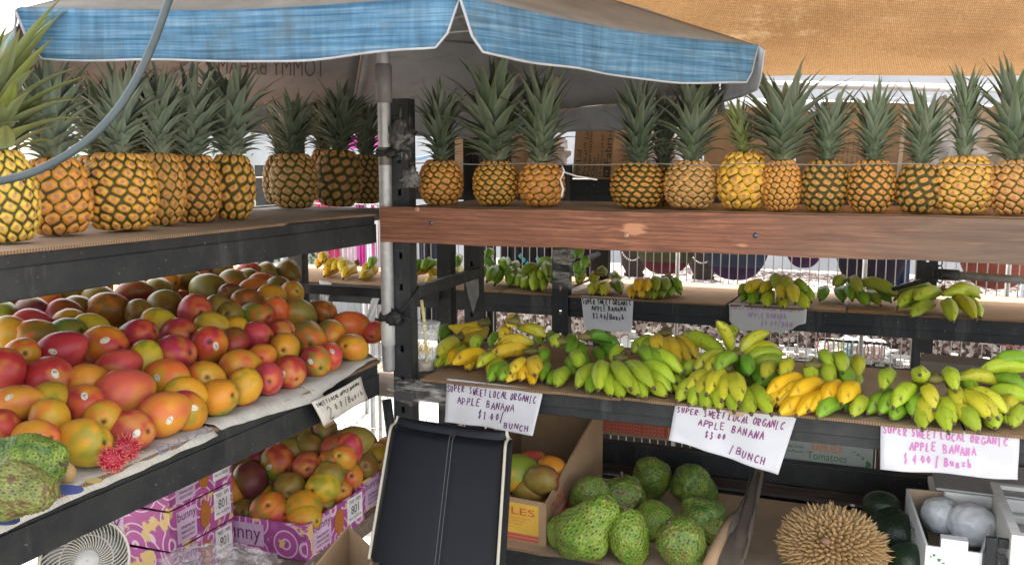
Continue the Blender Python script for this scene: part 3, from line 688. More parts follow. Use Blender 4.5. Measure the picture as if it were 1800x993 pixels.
for i, (px, wpx, yt, yb, yc, sh, colr, groove, leaf, ck, cw, lean, lab) in enumerate(PINES):
    if sh == 'R': base = ony(px, yb, YF+.045); base.z = ZR_TOP+.004
    elif sh == 'RB': base = ony(px, yb, YF+.15); base.z = ZR_TOP+.004
    elif sh == 'L':
        base = onz(px, yb-3, ZL_TOP+.008)
    else:
        base = onz(px, yb-3, ZL_TOP+.008)
        base = onx(px, 300, -1.42); base.z = ZL_TOP+.008
    if base.x < -1.58: base.x = -1.58
    d = depth(base); wd = wpx/FPX*d; ht = (yb-yt)/FPX*d*1.0; hc = (yt-yc)/FPX*d*1.06 + .012
    root = empty('pineapple', base, lab, 'pineapple', 'pineapples lined up on the top shelves')
    base2 = base
    if sh[0] == 'L': wd *= 1.07; cw *= 1.16
    bm_, sm_ = BODY[i % 4]
    bo = bpy.data.objects.new('fruit_body', bm_); link(bo, root); bo.scale = (wd, wd*rng.uniform(.95, 1.0), ht/1.22)
    if sh[0] == 'R' or sh == 'L': bo.location = (0, 0, 0)
    root.location = base + Vector((0, wd*.5 if sh[0] == 'R' else wd*.3, 0)) + (Vector((-wd*.35, 0, 0)) if sh[0] == 'L' else Vector())
    root.rotation_euler = (math.radians(rng.uniform(-3.5, 3.5)), math.radians(rng.uniform(-4, 4)), i*1.7)
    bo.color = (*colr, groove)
    s2 = bpy.data.objects.new('dry_scales', sm_); link(s2, bo)
    cr = bpy.data.objects.new('leaf_crown', CROWN[ck]); link(cr, root); cr.location = (0, 0, ht*.955)
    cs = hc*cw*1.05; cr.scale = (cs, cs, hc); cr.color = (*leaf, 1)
    lv = RIGHT*lean; lv = Matrix.Rotation(-i*1.7, 3, 'Z') @ lv
    q = Vector((lv.x, lv.y, 1)).normalized().to_track_quat('Z', 'Y'); cr.rotation_euler = q.to_euler()
    if cr.rotation_mode != 'QUATERNION': pass

# ------------------------------------------------------------------ mangoes
t = NT('mango skin'); vc = t.attr('Col', 'Color'); sp = t.n('ShaderNodeTexVoronoi'); sp.inputs['Scale'].default_value = 16; t.l(t.co(), sp.inputs['Vector'])
oi = t.n('ShaderNodeObjectInfo'); nz = t.noise(3.2, 5, .6)
hsv = t.n('ShaderNodeHueSaturation'); t.l(vc, hsv.inputs['Color']); mr = t.n('ShaderNodeMapRange'); mr.inputs['To Min'].default_value = .485; mr.inputs['To Max'].default_value = .512
t.l(oi.outputs['Random'], mr.inputs['Value']); t.l(mr.outputs[0], hsv.inputs['Hue'])
k = t.mix(t.ramp(sp.outputs['Distance'], [(.05, (.55,)*3), (.13, (0, 0, 0))]), hsv.outputs[0], t.mix(.5, hsv.outputs[0], (.75, .55, .3)))
k = t.mix(t.ramp(nz, [(.60, (0, 0, 0)), (.72, (.22,)*3)]), k, (.10, .06, .03))
fine = t.noise(40, 3, .5); k = t.mix(.12, k, fine, 'OVERLAY')
st = t.attr('stem'); k = t.mix(t.ramp(st, [(.20, (0, 0, 0)), (.45, (.55,)*3), (.62, (.55,)*3), (.75, (1, 1, 1))]), k, (.085, .05, .025))
t.set(color=k, rough=t.ramp(nz, [(.3, (.30,)*3), (.7, (.44,)*3)]), spec=.32); t.bump(fine, .01, .10); M_MANGO = t.m
R_, O_, Y_, G_, DK, OL, PK, BR_ = (.37, .030, .042), (.58, .145, .030), (.56, .27, .022), (.18, .23, .025), (.13, .028, .03), (.20, .155, .03), (.50, .075, .060), (.22, .08, .018)
MK = {'red': (R_, PK, (.48, .19, .035)), 'redorange': (PK, (.58, .25, .03), O_), 'orange': (O_, Y_, (.42, .30, .03)), 'yellow': (Y_, (.48, .34, .03), G_), 'yellowgreen': (Y_, G_, Y_), 'redyellow': (R_, Y_, O_),
      'redgreen': (R_, G_, O_), 'green': (G_, (.12, .17, .03), OL), 'olive': (OL, (.24, .19, .035), BR_), 'dark': (DK, OL, BR_), 'darkred': ((.22, .025, .03), BR_, R_), 'orangegreen': (Y_, OL, O_), 'yellowred': (Y_, R_, G_), 'brown': (BR_, OL, O_)}
COLW = {'red': 'deep red', 'redorange': 'red and orange', 'orange': 'orange', 'yellow': 'golden yellow', 'yellowgreen': 'yellow green', 'redyellow': 'red and yellow', 'redgreen': 'red and green', 'green': 'green',
        'olive': 'olive brown', 'dark': 'dark purple', 'darkred': 'dark maroon', 'orangegreen': 'orange and olive', 'yellowred': 'yellow with red blush', 'brown': 'brown'}
def mango_mesh(kind, seed):
    bm = bmesh.new(); bmesh.ops.create_uvsphere(bm, u_segments=40, v_segments=44, radius=1); me = bpy.data.meshes.new('mango'); bm.to_mesh(me); bm.free()
    V = np.array([v.co[:] for v in me.vertices]); D = V.copy(); z = D[:, 2]
    r = 1 + .05*vnoise(D, 1.2, seed)
    wgt = 1 + .10*z - .03*z**2                        # fuller at the stem end
    P = np.stack([D[:, 0]*.90*wgt*r, D[:, 1]*.98*wgt*r, z*1.17*r], 1)
    P[:, 0] += .10*(z**2)*np.sign(.5-(seed % 2))*.9     # slight kidney bend
    rad = np.sqrt(D[:, 0]**2+D[:, 1]**2); top = (z > 0)
    dim = np.exp(-(rad/.17)**2)*top; P[:, 2] -= dim*.13
    me.vertices.foreach_set('co', P.astype(np.float32).ravel())
    a, b_, c = [np.array(x) for x in MK[kind]]
    ph = seed*1.7; ax = np.array([math.cos(ph), math.sin(ph), .3]); g = D@ax/1.04
    n1 = vnoise(D, 1.1, seed+5); n2 = vnoise(D, 2.3, seed+11); f = smooth(g*.9+n1*1.1, -.45, .55)[:, None]; h = smooth(n2+.5*D[:, 2], .12, .65)[:, None]*.7
    C_ = a*f + b_*(1-f); C_ = C_*(1-h) + c*h
    set_col(me, 'Col', C_); set_attr(me, 'stem', np.exp(-(rad/.12)**2)*top); me.materials.append(M_MANGO)
    for p in me.polygons: p.use_smooth = True
    me.update(); return me
MM = {k: [mango_mesh(k, s+i*3) for s in (1, 2, 3)] for i, k in enumerate(MK)}
BV = {}
def bvh(me):
    if me.name not in BV: BV[me.name] = BVHTree.FromPolygons([v.co[:] for v in me.vertices], [tuple(p.vertices) for p in me.polygons])
    return BV[me.name]
t = NT('fruit sticker'); v = t.n('ShaderNodeTexVoronoi'); v.inputs['Scale'].default_value = 7; t.l(t.co(), v.inputs[0])
rr = t.attr('rim'); k = t.mix(t.ramp(t.noise(9, 2, .5), [(.52, (0, 0, 0)), (.56, (.8,)*3)]), (.58, .56, .45), (.10, .14, .30)); k = t.mix(t.ramp(rr, [(.68, (0, 0, 0)), (.72, (1, 1, 1))]), k, (.58, .54, .40)); t.set(color=k, rough=.4); M_STICK = t.m
def add_sticker(o, dirw, scale):
    """small oval label laid on the skin of fruit o where the world direction dirw leaves it"""
    me = o.data; inv = o.matrix_basis.to_3x3().inverted(); d = (inv @ Vector(dirw)).normalized(); T = bvh(me)
    s1 = d.orthogonal().normalized(); s2 = d.cross(s1); vs = []; rim = []; fs = []
    def put(a, c, q):
        dd = (d + s1*a + s2*c).normalized(); loc, n_, i_, ds = T.ray_cast(dd*3, -dd)
        vs.append((loc if loc else dd) + dd*.012); rim.append(q)
    put(0, 0, 0); n = 16
    for j in (1, 2, 3):
        for i in range(n): a = 2*PI*i/n; put(.13*j/3*math.cos(a), .20*j/3*math.sin(a), j/3)
    for i in range(n): fs.append((0, 1+i, 1+(i+1) % n))
    for j in range(2):
        for i in range(n): a = 1+j*n+i; c = 1+j*n+(i+1) % n; fs.append((a, a+n, c+n, c))
    b = MB(); b.add(vs, fs, 0, True); m = b.mesh('sticker', M_STICK); set_attr(m, 'rim', rim)
    s = bpy.data.objects.new('sticker', m); link(s, o); return s
M1 = lambda x, y: (x/3.31, 430+y/3.31); M2 = lambda x, y: (340+x/3.31, 430+y/3.31); M3 = lambda x, y: (x/3.39, 700+y/3.39)
PILE = []
for (f, s, L) in ((M1, 3.31, [(10,415,75,55,'green',0),(40,345,50,40,'dark',0),(110,325,45,35,'orange',0),(250,315,110,55,'redorange',0),(420,295,75,55,'olive',0),(180,392,100,67,'dark',0),(380,407,97,68,'darkred',1),(450,370,60,52,'olive',0),
  (575,312,98,65,'olive',1),(560,245,95,36,'orange',0),(645,380,122,92,'brown',0),(778,280,97,66,'darkred',0),(825,208,62,45,'red',0),(960,222,95,62,'orangegreen',0),(920,262,65,50,'olive',0),(1050,165,70,42,'red',0),(1100,205,62,42,'olive',0),
  (960,348,98,82,'olive',0),(808,400,65,66,'olive',0),(1210,262,112,76,'olive',0),(1135,392,100,104,'red',0),(1290,395,62,72,'olive',0),(935,465,80,58,'yellow',0),(1258,480,82,52,'yellow',0),(190,468,72,52,'red',0),(60,512,80,56,'orange',0),
  (232,522,95,66,'orangegreen',0),(385,512,100,56,'green',0),(400,455,55,38,'orange',0),(512,492,64,46,'yellow',0),(605,583,132,112,'redyellow',1),(797,532,112,95,'redgreen',0),(1020,507,107,78,'red',0),(1212,590,112,102,'redyellow',1),(118,645,102,92,'orange',0),
  (360,622,137,102,'red',1),(1000,642,142,95,'red',0),(22,750,118,130,'red',0),(295,770,142,112,'red',1),(500,792,85,72,'redorange',0),(700,706,117,88,'red',0),(842,672,60,75,'yellow',0),(960,785,136,103,'orange',1),(1203,786,117,102,'orange',1),
  (120,922,138,98,'redorange',1),(458,932,137,104,'redyellow',1),(720,868,172,118,'redorange',0),(1010,985,142,118,'redorange',1),(290,912,62,55,'yellow',0),(1090,892,62,52,'yellow',0)]),
  (M2, 3.31, [(40,155,62,34,'red',0),(150,155,52,30,'olive',0),(225,220,95,62,'orangegreen',0),(312,206,62,44,'olive',0),(322,166,52,30,'red',0),(420,165,60,62,'olive',0),(546,162,76,77,'olive',0),(490,252,68,46,'olive',0),(570,285,42,42,'orange',0),
  (390,226,42,32,'orange',0),(350,262,50,30,'orange',0),(225,295,52,50,'dark',0),(310,328,86,62,'brown',0),(450,308,105,56,'orangegreen',0),(180,400,82,76,'olive',0),(365,417,102,82,'redgreen',0),(492,395,64,84,'orange',0),(600,407,102,82,'orangegreen',0),
  (750,392,76,58,'brown',0),(345,527,97,76,'red',0),(240,572,72,64,'darkred',0),(505,512,66,46,'red',0),(530,607,92,92,'yellowgreen',0),(665,542,102,102,'orangegreen',0),(795,517,82,87,'orangegreen',0),(925,476,102,84,'orange',0),(1038,502,52,52,'redorange',0),
  (1010,606,86,86,'orangegreen',0),(240,495,46,40,'yellow',0),(270,706,117,96,'redyellow',0),(400,662,88,82,'redyellow',0),(530,787,87,92,'red',0),(682,747,102,92,'red',1),(770,682,92,86,'yellowred',1),(880,662,77,82,'redorange',1),
  (425,842,92,102,'yellowred',0),(282,902,122,106,'yellowgreen',0),(118,968,128,112,'yellowred',1)]),
  (M3, 3.39, [(790,185,142,117,'red',1),(490,263,168,124,'yellow',0),(190,242,132,84,'redorange',0),(298,142,82,90,'orange',0),(635,132,60,54,'orange',0),(10,190,60,60,'red',0)])):
    for (x, y, rx, ry, k, stk) in L:
        X, Y = f(x, y); PILE.append([X, Y, rx/s, ry/s, k, stk])
def pile_z(X): dx = -1.105-X; return ZL_SH+.047 + .34*min(max(dx, 0), .30) + .09*max(dx-.30, 0)
pos = []
for (x, y, rx, ry, k, stk) in PILE:
    d = ray(x, y); lo = .6
    s_ = .8
    while s_ < 4.2:
        p = _C + d*s_
        if p[2] <= pile_z(p[0]): break
        s_ += .003
    pos.append(np.array(_C + d*s_))
rad = [math.sqrt(q[2]*q[3])/FPX*float((p-_C)@_F) for p, q in zip(pos, PILE)]
rad = [min(max(r, .032), .050) for r in rad]
P0 = np.array(pos); Pm = P0.copy(); Rm = np.array(rad)
# hidden layers under the visible ones
sub = []
rr_ = random.Random(5)
for i in range(9):
    for j in range(22):
        X = -1.145 - i*.066; Y = .78 + j*.078 + (.039 if i % 2 else 0)
        top = pile_z(X)-.058; z = ZL_SH+.040
        while z < top:
            sub.append((X+rr_.uniform(-.008, .008), Y+rr_.uniform(-.01, .01), z)); z += .07
sub = np.array(sub); allP = np.vstack([Pm, sub]); nP = len(Pm); allR = np.concatenate([Rm, np.full(len(sub), .037)])
for it in range(40):
    D = allP[:, None]-allP[None]; dist = np.sqrt((D**2).sum(-1))+1e-9; mind = (allR[:, None]+allR[None])*.93; np.fill_diagonal(dist, 9)
    ov = np.clip(mind-dist, 0, None)[..., None]*D/dist[..., None]; mv = ov.sum(1)*.25
    mv[:nP] *= .35; allP += mv; allP[:nP] += (P0-allP[:nP])*.12
    allP[:, 2] = np.maximum(allP[:, 2], ZL_SH+allR*.93+.006); allP[:, 0] = np.minimum(allP[:, 0], -1.118)
    allP[nP:, 2] = np.minimum(allP[nP:, 2], np.array([pile_z(x) for x in allP[nP:, 0]])-.045).clip(ZL_SH+.036)
Pm = allP[:nP]
VIEW = lambda p: (Vector(_C)-Vector(p)).normalized()
ORD = ['first', 'second', 'third', 'fourth', 'fifth', 'sixth', 'seventh', 'eighth', 'ninth', 'tenth', 'eleventh', 'twelfth', 'thirteenth', 'fourteenth', 'fifteenth', 'sixteenth', 'seventeenth', 'eighteenth', 'nineteenth', 'twentieth']
# rows counted from the tray edge
order = sorted(range(nP), key=lambda i: -Pm[i][0]); rows_ = {}; ROWS = 9
edges = np.quantile([-Pm[i][0] for i in range(nP)], np.linspace(0, 1, ROWS+1))
rowof = [min(ROWS-1, int(np.searchsorted(edges, -Pm[i][0], side='right')-1)) for i in range(nP)]
labs = {}
for rw in range(ROWS):
    ids = sorted([i for i in range(nP) if rowof[i] == rw], key=lambda i: -Pm[i][1])
    for n_, i in enumerate(ids):
        labs[i] = f"{COLW[PILE[i][4]]}{' stickered' if PILE[i][5] else ''} mango, {ORD[n_]} from the pole in row {rw+1} behind the tray edge".replace('yellow with red blush', 'red blushed yellow')
def mango(p, rx, ry, r, kind, stk, label, group, seed):
    rs = random.Random(seed); me = MM[kind][seed % 3]; o = bpy.data.objects.new('mango', me); link(o)
    v = VIEW(p); right = RIGHT.copy(); up = v.cross(right).normalized()
    if rx/ry > 1.15: ax = right*rs.choice([1, -1]) + up*rs.uniform(-.45, .25) + v*rs.uniform(.1, .8)
    elif rx/ry < .93: ax = up + right*rs.uniform(-.4, .4) + v*rs.uniform(-.3, .3)
    else: ax = v*rs.uniform(.8, 1.2) + right*rs.uniform(-.7, .7) + up*rs.uniform(-.6, .3)
    ax.normalize(); q = ax.to_track_quat('Z', 'Y'); m = q.to_matrix() @ Matrix.Rotation(rs.uniform(0, 2*PI), 3, 'Z')
    o.rotation_euler = m.to_euler(); s = r*1.07; o.scale = (s*rs.uniform(.95, 1.03), s, s*rs.uniform(.95, 1.02)*(1.06 if rx/ry > 1.3 else 1)); o.location = p
    tag(o, label, 'mango', group)
    if stk:
        add_sticker(o, v + right*rs.uniform(-.45, .45) + up*rs.uniform(-.45, .45), 1)
    return o
for i in range(nP):
    q = PILE[i]; mango(Vector(Pm[i]), q[2], q[3], rad[i], q[4], q[5], labs[i], 'mangoes heaped on the shelf', i+1)
kinds = list(MK)
def sees(p):
    v = Vector(p)-Vector(_C); z = v.dot(FWD); x = 900+FPX*v.dot(RIGHT)/z; y = 496.5-FPX*v.dot(UPV)/z; return -60 < x < 720 and 400 < y < 900
for j, p in enumerate(allP[nP:]):
    if not sees(p) or p[1] > 1.86+(-1.10-p[0])*.8: continue
    if p[2] < pile_z(p[0])-.16: continue
    mango(Vector(p), 1, 1, .037, ['redgreen', 'redorange', 'yellowgreen', 'darkred', 'orangegreen'][j % 5], 0, 'mango mostly hidden beneath the top layer of the shelf pile', 'mangoes buried in the shelf pile', 300+j)

# ------------------------------------------------------------------ bananas
t = NT('banana skin'); oi = t.n('ShaderNodeObjectInfo'); al = t.attr('along'); rg = t.attr('ridge'); nz = t.noise(2.2, 4, .6); sp = t.noise(7, 4, .7); sp2 = t.noise(3.0, 3, .5, co=t.co(scale=(1, 1, .6)))
k = t.mix(t.ramp(nz, [(.35, (0, 0, 0)), (.7, (.5,)*3)]), oi.outputs['Color'], t.mix(.5, oi.outputs['Color'], (.30, .36, .03)))
k = t.mix(t.ramp(al, [(.0, (.6,)*3), (.22, (0, 0, 0))]), k, (.20, .26, .03))
k = t.mix(t.math('MULTIPLY', rg, .35), k, t.mix(.5, k, (.12, .13, .02)))
k = t.mix(t.math('MULTIPLY', t.ramp(sp, [(.585, (0, 0, 0)), (.66, (1, 1, 1))]), oi.outputs['Alpha']), k, (.10, .055, .02))
sc = t.n('ShaderNodeTexVoronoi'); sc.inputs['Scale'].default_value = 1.6; t.l(t.co(scale=(1, 1, .8)), sc.inputs['Vector'])
k = t.mix(t.math('MULTIPLY', t.ramp(sc.outputs['Distance'], [(.06, (1, 1, 1)), (.12, (0, 0, 0))]), oi.outputs['Alpha']), k, (.06, .035, .015))
k = t.mix(t.ramp(t.math('ADD', al, t.math('MULTIPLY', sp, .06)), [(.985, (0, 0, 0)), (1.0, (1, 1, 1))]), k, (.075, .05, .03))
t.set(color=k, rough=.44, spec=.42); t.bump(sp, .02, .12); M_BAN = t.m
def banana_mesh(seed, L=1.0, curve=.16, slim=1.0):
    """finger along +Z from 0 to 1, bulging towards +X"""
    r = random.Random(seed); nseg, n = 30, 20; vs = []; al = []; rdg = []; tilt = r.uniform(0, 1)
    for i in range(nseg+1):
        t_ = i/nseg; c = curve*4*t_*(1-t_); 
        w = .165*slim*(min(1, .32+ (t_/.34)**.9*.68) if t_ < .34 else 1)
        if t_ > .62: w *= max(.0, 1-((t_-.62)/.34)**1.9*.80)
        if t_ >= .955: w = .036 if t_ < .99 else .030
        for k in range(n):
            a = 2*PI*k/n; rid = (math.cos(5*(a+tilt))*.5+.5)**2.2
            rr2 = w*(.94+.15*rid)*(1+.02*math.sin(t_*9+k)); vs.append((c+rr2*math.cos(a), rr2*math.sin(a), t_)); al.append(t_); rdg.append(rid)
    fs = [(i*n+k, i*n+(k+1) % n, (i+1)*n+(k+1) % n, (i+1)*n+k) for i in range(nseg) for k in range(n)]
    fs += [tuple(range(n-1, -1, -1)), tuple(nseg*n+k for k in range(n))]
    b = MB(); b.add(vs, fs, 0, True); me = b.mesh('banana', M_BAN); set_attr(me, 'along', al); set_attr(me, 'ridge', rdg); return me
BM = [banana_mesh(1, curve=.13), banana_mesh(2, curve=.17), banana_mesh(3, curve=.10, slim=1.08), banana_mesh(4, curve=.15, slim=.95)]
BC = {'g': (.17, .34, .02), 'G': (.09, .25, .02), 'lg': (.34, .45, .03), 'yg': (.48, .46, .03), 'y': (.68, .45, .03), 'Y': (.74, .42, .012), 'dg': (.06, .14, .03), 'ol': (.20, .27, .03)}
M_HUB = simple('cut banana stem', (.14, .12, .03), .7, 0, .4, 40)
_bn = 0
def bunch(T, zs, fingers, label, group, hub=None, spots=.6, thick=1.0, maxlen=.16):
    """fingers: (bx,by,tx,ty,hb,ht,colour[,bulge]); pixel points on planes hb/ht centimetres above the shelf"""
    global _bn
    pts = []
    for fg in fingers:
        bx, by, tx, ty, hb, ht, c = fg[:7]; bl = fg[7] if len(fg) > 7 else 1
        x0, y0 = T(bx, by); x1, y1 = T(tx, ty); a = onz(x0, y0, zs+hb/100)
        t_ = onz(x1, y1, zs+ht/100); pts.append((a, t_, c, bl))
    extra = []
    if zs < 1.05:
        for p_, q_ in zip(pts, pts[1:]):
            dt_ = (p_[1]-q_[1]).length
            if .044 < dt_ < .10 and (p_[1]-p_[0]).length > .07 and (q_[1]-q_[0]).length > .07: extra.append(((p_[0]+q_[0])/2-Vector((0, 0, .006)), (p_[1]+q_[1])/2-Vector((0, 0, .005)), p_[2], 1))
    for e_ in extra:
        e_[0].z = max(e_[0].z, zs+.02); e_[1].z = max(e_[1].z, zs+.018)
    pts += extra
    base = sum((p[0] for p in pts), Vector())/len(pts); base.z = zs
    root = empty('banana_bunch', base, label, 'bananas', group)
    for (a, t_, c, bl) in pts:
        _bn += 1; rs = random.Random(_bn); ax = t_-a; L = ax.length
        if L < .075:    # finger seen end-on: carry it back away from the viewer
            v = (a-Vector(_C)); v.z = 0; v.normalize(); a = t_ + (a-t_).normalized()*.02 + v*.085 + Vector((0, 0, .006)) if L > 1e-4 else t_ + v*.09; ax = t_-a; L = ax.length
        if L > maxlen: a = t_ - ax.normalized()*maxlen; ax = t_-a; L = maxlen
        ax.normalize(); o = bpy.data.objects.new('banana', BM[_bn % 4]); link(o, root)
        up = Vector((0, 0, 1)); up = (up - ax*up.dot(ax)).normalized()*bl + RIGHT*rs.uniform(-.25, .25); up = (up-ax*up.dot(ax)).normalized(); sd = ax.cross(up)
        t_ = t_ + ax*L*.10; L *= 1.12; W = .88*thick*min(max(L, .105), .125)*rs.uniform(.94, 1.06)
        m = Matrix((up, sd, ax)).transposed().to_4x4(); o.rotation_euler = m.to_euler(); o.scale = (W, W, L); 
        o.location = a - up*.10*W - base; cc_ = BC[c]; j = rs.uniform(.88, 1.12); o.color = (cc_[0]*j*rs.uniform(.93, 1.07), cc_[1]*j, cc_[2], spots)
    if hub:
        hx, hy = T(hub[0], hub[1]); p = onz(hx, hy, zs+hub[2]/100) - base
    else: p = sum((q[0] for q in pts), Vector())/len(pts) - base
    b = MB(); v = Vector((0, 1, 0)); b.tube([p-RIGHT*.018, p, p+RIGHT*.018], [.006, .010, .006], 8); b.tube([p, p+Vector((0, .012, .004)), p+Vector((.004, .02, .010))], [.008, .007, .006], 8); b.obj('cut_stem', M_HUB, root)
    return root
def TF(ox, oy, s): return lambda x, y: (ox+x/s, oy+y/s)
Z1, Z2, Z3, Z4, Z5 = TF(740, 540, 6.208), TF(930, 560, 6.207), TF(1170, 550, 5.518), TF(1330, 600, 7.09), TF(1520, 600, 5.843)
U1, U2, U3 = TF(550, 420, 5.516), TF(840, 430, 4.865), TF(1280, 470, 3.913)
zs = Z_SH+.006; GB = 'apple banana bunches on the lower shelf'
bunch(Z1, zs, [(690,180,330,230,7,6,'y',-1),(735,270,470,390,4,3,'y',-1),(400,320,560,410,3,2,'y'),(330,200,420,330,6,3,'yg')], 'speckled yellow bunch curving upwards behind the plastic cup', GB, (690,170,8), .9)
bunch(Z1, zs, [(350,250,230,300,4,4,'G'),(350,310,240,360,2,2,'G'),(420,350,200,480,5,4.5,'yg'),(420,440,180,600,2.4,2,'lg'),(500,440,370,550,2.4,2.2,'yg')], 'yellow green fingers leaning out from behind the plastic cup', GB, (400,330,5), .5)
bunch(Z1, zs, [(760,490,370,570,4,3.8,'Y'),(560,610,320,595,1.9,1.8,'Y'),(780,620,505,635,2,1.9,'y'),(830,520,630,615,4.5,4,'yg'),(900,580,745,690,2.2,2,'yg'),(760,440,575,430,5,4.5,'lg')], 'bright yellow fingers lying flat at the cardboard edge beside the cup', GB, (800,470,5), .8)
bunch(Z1, zs, [(1230,350,830,370,7.5,6.5,'y',1),(1200,290,880,310,8.5,8,'y'),(1230,430,770,500,5,4.6,'y'),(1110,230,970,190,10,11,'y'),(1060,190,1350,280,10,8.5,'yg'),(1180,280,1300,370,6,4,'lg'),(1390,300,1450,370,5,5,'g'),(940,400,770,400,4,4,'g')], 'pile of pale speckled yellow bananas beneath a green one with a brown stem', GB, (1010,150,12), 1.0)
bunch(Z1, zs, [(980,640,750,750,2,2,'g'),(1180,580,990,670,4.6,4.3,'y'),(1190,690,950,770,2,1.9,'y'),(1235,550,1240,680,4.6,4.3,'y'),(1240,690,1210,800,2,1.9,'Y'),(1190,500,1370,560,3,2.6,'yg'),(1000,540,880,560,2.3,2,'ol')], 'small yellow bunch with one green finger at the shelf front', GB, (1200,480,5), .8)
bunch(Z2, zs, [(370,420,280,260,4,8,'lg'),(350,480,125,470,3.6,3.2,'g'),(350,430,560,480,5,5,'lg'),(360,560,140,625,2.2,2,'g'),(430,560,300,680,2.3,2.1,'lg'),(420,550,500,570,2.6,2.4,'g')], 'star shaped light green bunch with its cut stem pointing up', GB, (330,250,8), .25)
bunch(Z2, zs, [(590,180,870,215,9,7.6,'G'),(600,160,990,290,8,5.6,'G'),(600,200,420,330,8,5,'g'),(610,200,470,380,8,4,'g'),(610,240,560,440,7,3,'g'),(600,300,890,370,5.2,4,'G'),(620,420,800,450,2.3,2.2,'g'),(480,380,590,490,3.5,2.4,'g')], 'dark green arching bunch behind the star shaped one', GB, (610,200,9), .15)
bunch(Z2, zs, [(760,510,530,690,3.8,2.6,'lg'),(740,590,660,745,2.2,2,'g'),(810,460,760,710,5,3.6,'lg'),(850,580,1010,795,2.6,2,'lg'),(890,470,1080,695,5.2,4.2,'lg'),(1030,620,1265,800,2.4,1.9,'lg'),(1030,470,1325,690,5.4,4.2,'lg'),(1230,660,1480,790,2.3,1.9,'lg'),(1180,480,1570,640,5.6,4.2,'lg'),(1400,670,1630,760,2.2,1.9,'lg'),(1140,360,925,450,6,5,'lg'),(970,500,1095,650,3.6,3,'lg')], 'large light green bunch with a double row of fingers hanging over the shelf front', GB, (1000,430,6), .35)
bunch(Z2, zs, [(1370,190,1140,320,7.6,6.2,'lg'),(1400,190,1395,345,7.8,6.6,'y'),(1490,190,1630,420,7.8,5.6,'y'),(1580,190,1830,390,7.6,5,'y'),(1690,350,1850,480,4,3,'y'),(1200,320,1335,465,7.6,6.6,'g'),(1290,330,1640,530,8,6,'lg'),(1600,540,1700,640,3,2,'lg')], 'bunch half yellow and half green with its crown up, behind the large light green one', GB, (1480,160,8.5), .9)
bunch(Z3, zs, [(620,390,215,190,7,9.5,'lg'),(660,390,525,85,7,15,'yg'),(660,380,640,190,7,11,'lg'),(690,390,970,180,7.5,12,'yg'),(760,410,1120,370,7.5,8,'lg'),(800,470,1165,490,6.2,6,'lg'),(600,390,310,500,7.5,6.5,'yg'),(690,410,500,515,8.4,7.6,'g'),(690,410,805,550,8.4,6.6,'G'),(640,500,740,600,5.4,4,'G'),(830,480,925,700,6,3,'G'),(780,560,860,660,4,3,'G')], 'largest bunch with fingers splayed upwards and sideways like an open hand', GB, (670,400,8), .9)
bunch(Z3, zs, [(400,520,150,570,4.6,4.2,'lg'),(520,540,230,680,5,4.2,'yg'),(580,550,420,730,5.4,4.2,'yg'),(650,580,710,800,5.4,4,'yg'),(390,670,130,800,2.3,1.9,'lg'),(450,680,385,855,2.2,1.9,'lg'),(580,670,655,895,2.3,1.9,'lg'),(780,640,1000,915,3,1.9,'lg'),(230,640,130,680,2,1.9,'g')], 'speckled green bunch spread over the shelf front below the open hand bunch', GB, (560,540,6), .9)
bunch(Z4, zs, [(650,440,160,590,5,4.4,'Y'),(890,500,440,640,4.8,4.2,'Y'),(440,650,150,770,2.2,1.9,'Y'),(760,660,330,830,2.4,1.9,'Y'),(900,640,540,850,2.6,1.9,'Y'),(1080,520,850,680,5,4.4,'Y'),(1270,560,1070,710,5,4.6,'Y')], 'bright yellow ripe bunch lying in front of green fingers', GB, (1000,560,4), .5)
bunch(Z4, zs, [(350,430,10,540,4,3.6,'G'),(340,350,100,400,6.4,6,'yg'),(620,300,330,390,7.4,6.6,'yg'),(660,280,670,450,7.6,6,'lg'),(770,310,920,490,7.6,5.6,'lg'),(880,340,1150,490,7,5.6,'g'),(540,120,910,290,10.4,8.2,'lg'),(840,150,1080,320,9.8,8,'lg'),(1120,250,1270,380,7,6,'yg'),(1120,440,1240,520,4.6,4,'lg'),(1120,710,780,870,2.6,1.9,'g'),(1160,740,1130,790,2.3,2,'G'),(1370,720,1210,870,2.6,1.9,'lg'),(80,580,240,670,2.2,2,'G')], 'green bunch heaped behind and around the bright yellow ripe one', GB, (700,300,8), .5)
bunch(Z5, zs, [(430,380,190,440,7.6,7,'lg'),(575,440,570,310,5,10.4,'lg'),(650,330,925,450,9,7.6,'lg'),(820,330,1090,470,7.4,6,'g'),(950,340,1360,400,8,7,'yg'),(350,500,50,680,4,2,'g'),(540,450,310,620,6.2,4.6,'lg'),(460,630,285,740,2.4,2,'g'),(620,440,700,640,6.8,4.8,'yg'),(560,590,600,830,2.6,1.9,'lg'),(710,630,850,860,2.6,1.9,'lg'),(740,470,975,650,6.2,4.4,'yg'),(880,660,1160,860,2.8,1.9,'lg'),(960,500,1250,720,5.2,4,'yg'),(990,480,1440,680,6,4.2,'yg'),(1120,720,1330,830,2.4,1.9,'lg'),(1260,690,1475,795,2.4,2,'lg')], 'big green bunch pointing its brown tips at the viewer above the magenta price sign', GB, (720,390,8), .9)
bunch(Z5, zs, [(1740,150,1330,180,12,11,'g'),(1740,250,1190,280,10,9,'lg'),(1740,330,1420,380,8,7,'g'),(1300,340,1700,520,8,6,'g'),(1740,540,1270,500,6,5.4,'lg'),(1740,640,1440,700,4,3.4,'yg'),(1760,780,1520,820,2.4,2,'lg')], 'bunch of long green fingers cut off by the picture edge', GB, (1760,300,9), .4, maxlen=.2)
zs2 = Z_BK+.006; GU = 'apple banana bunches on the upper back shelf'
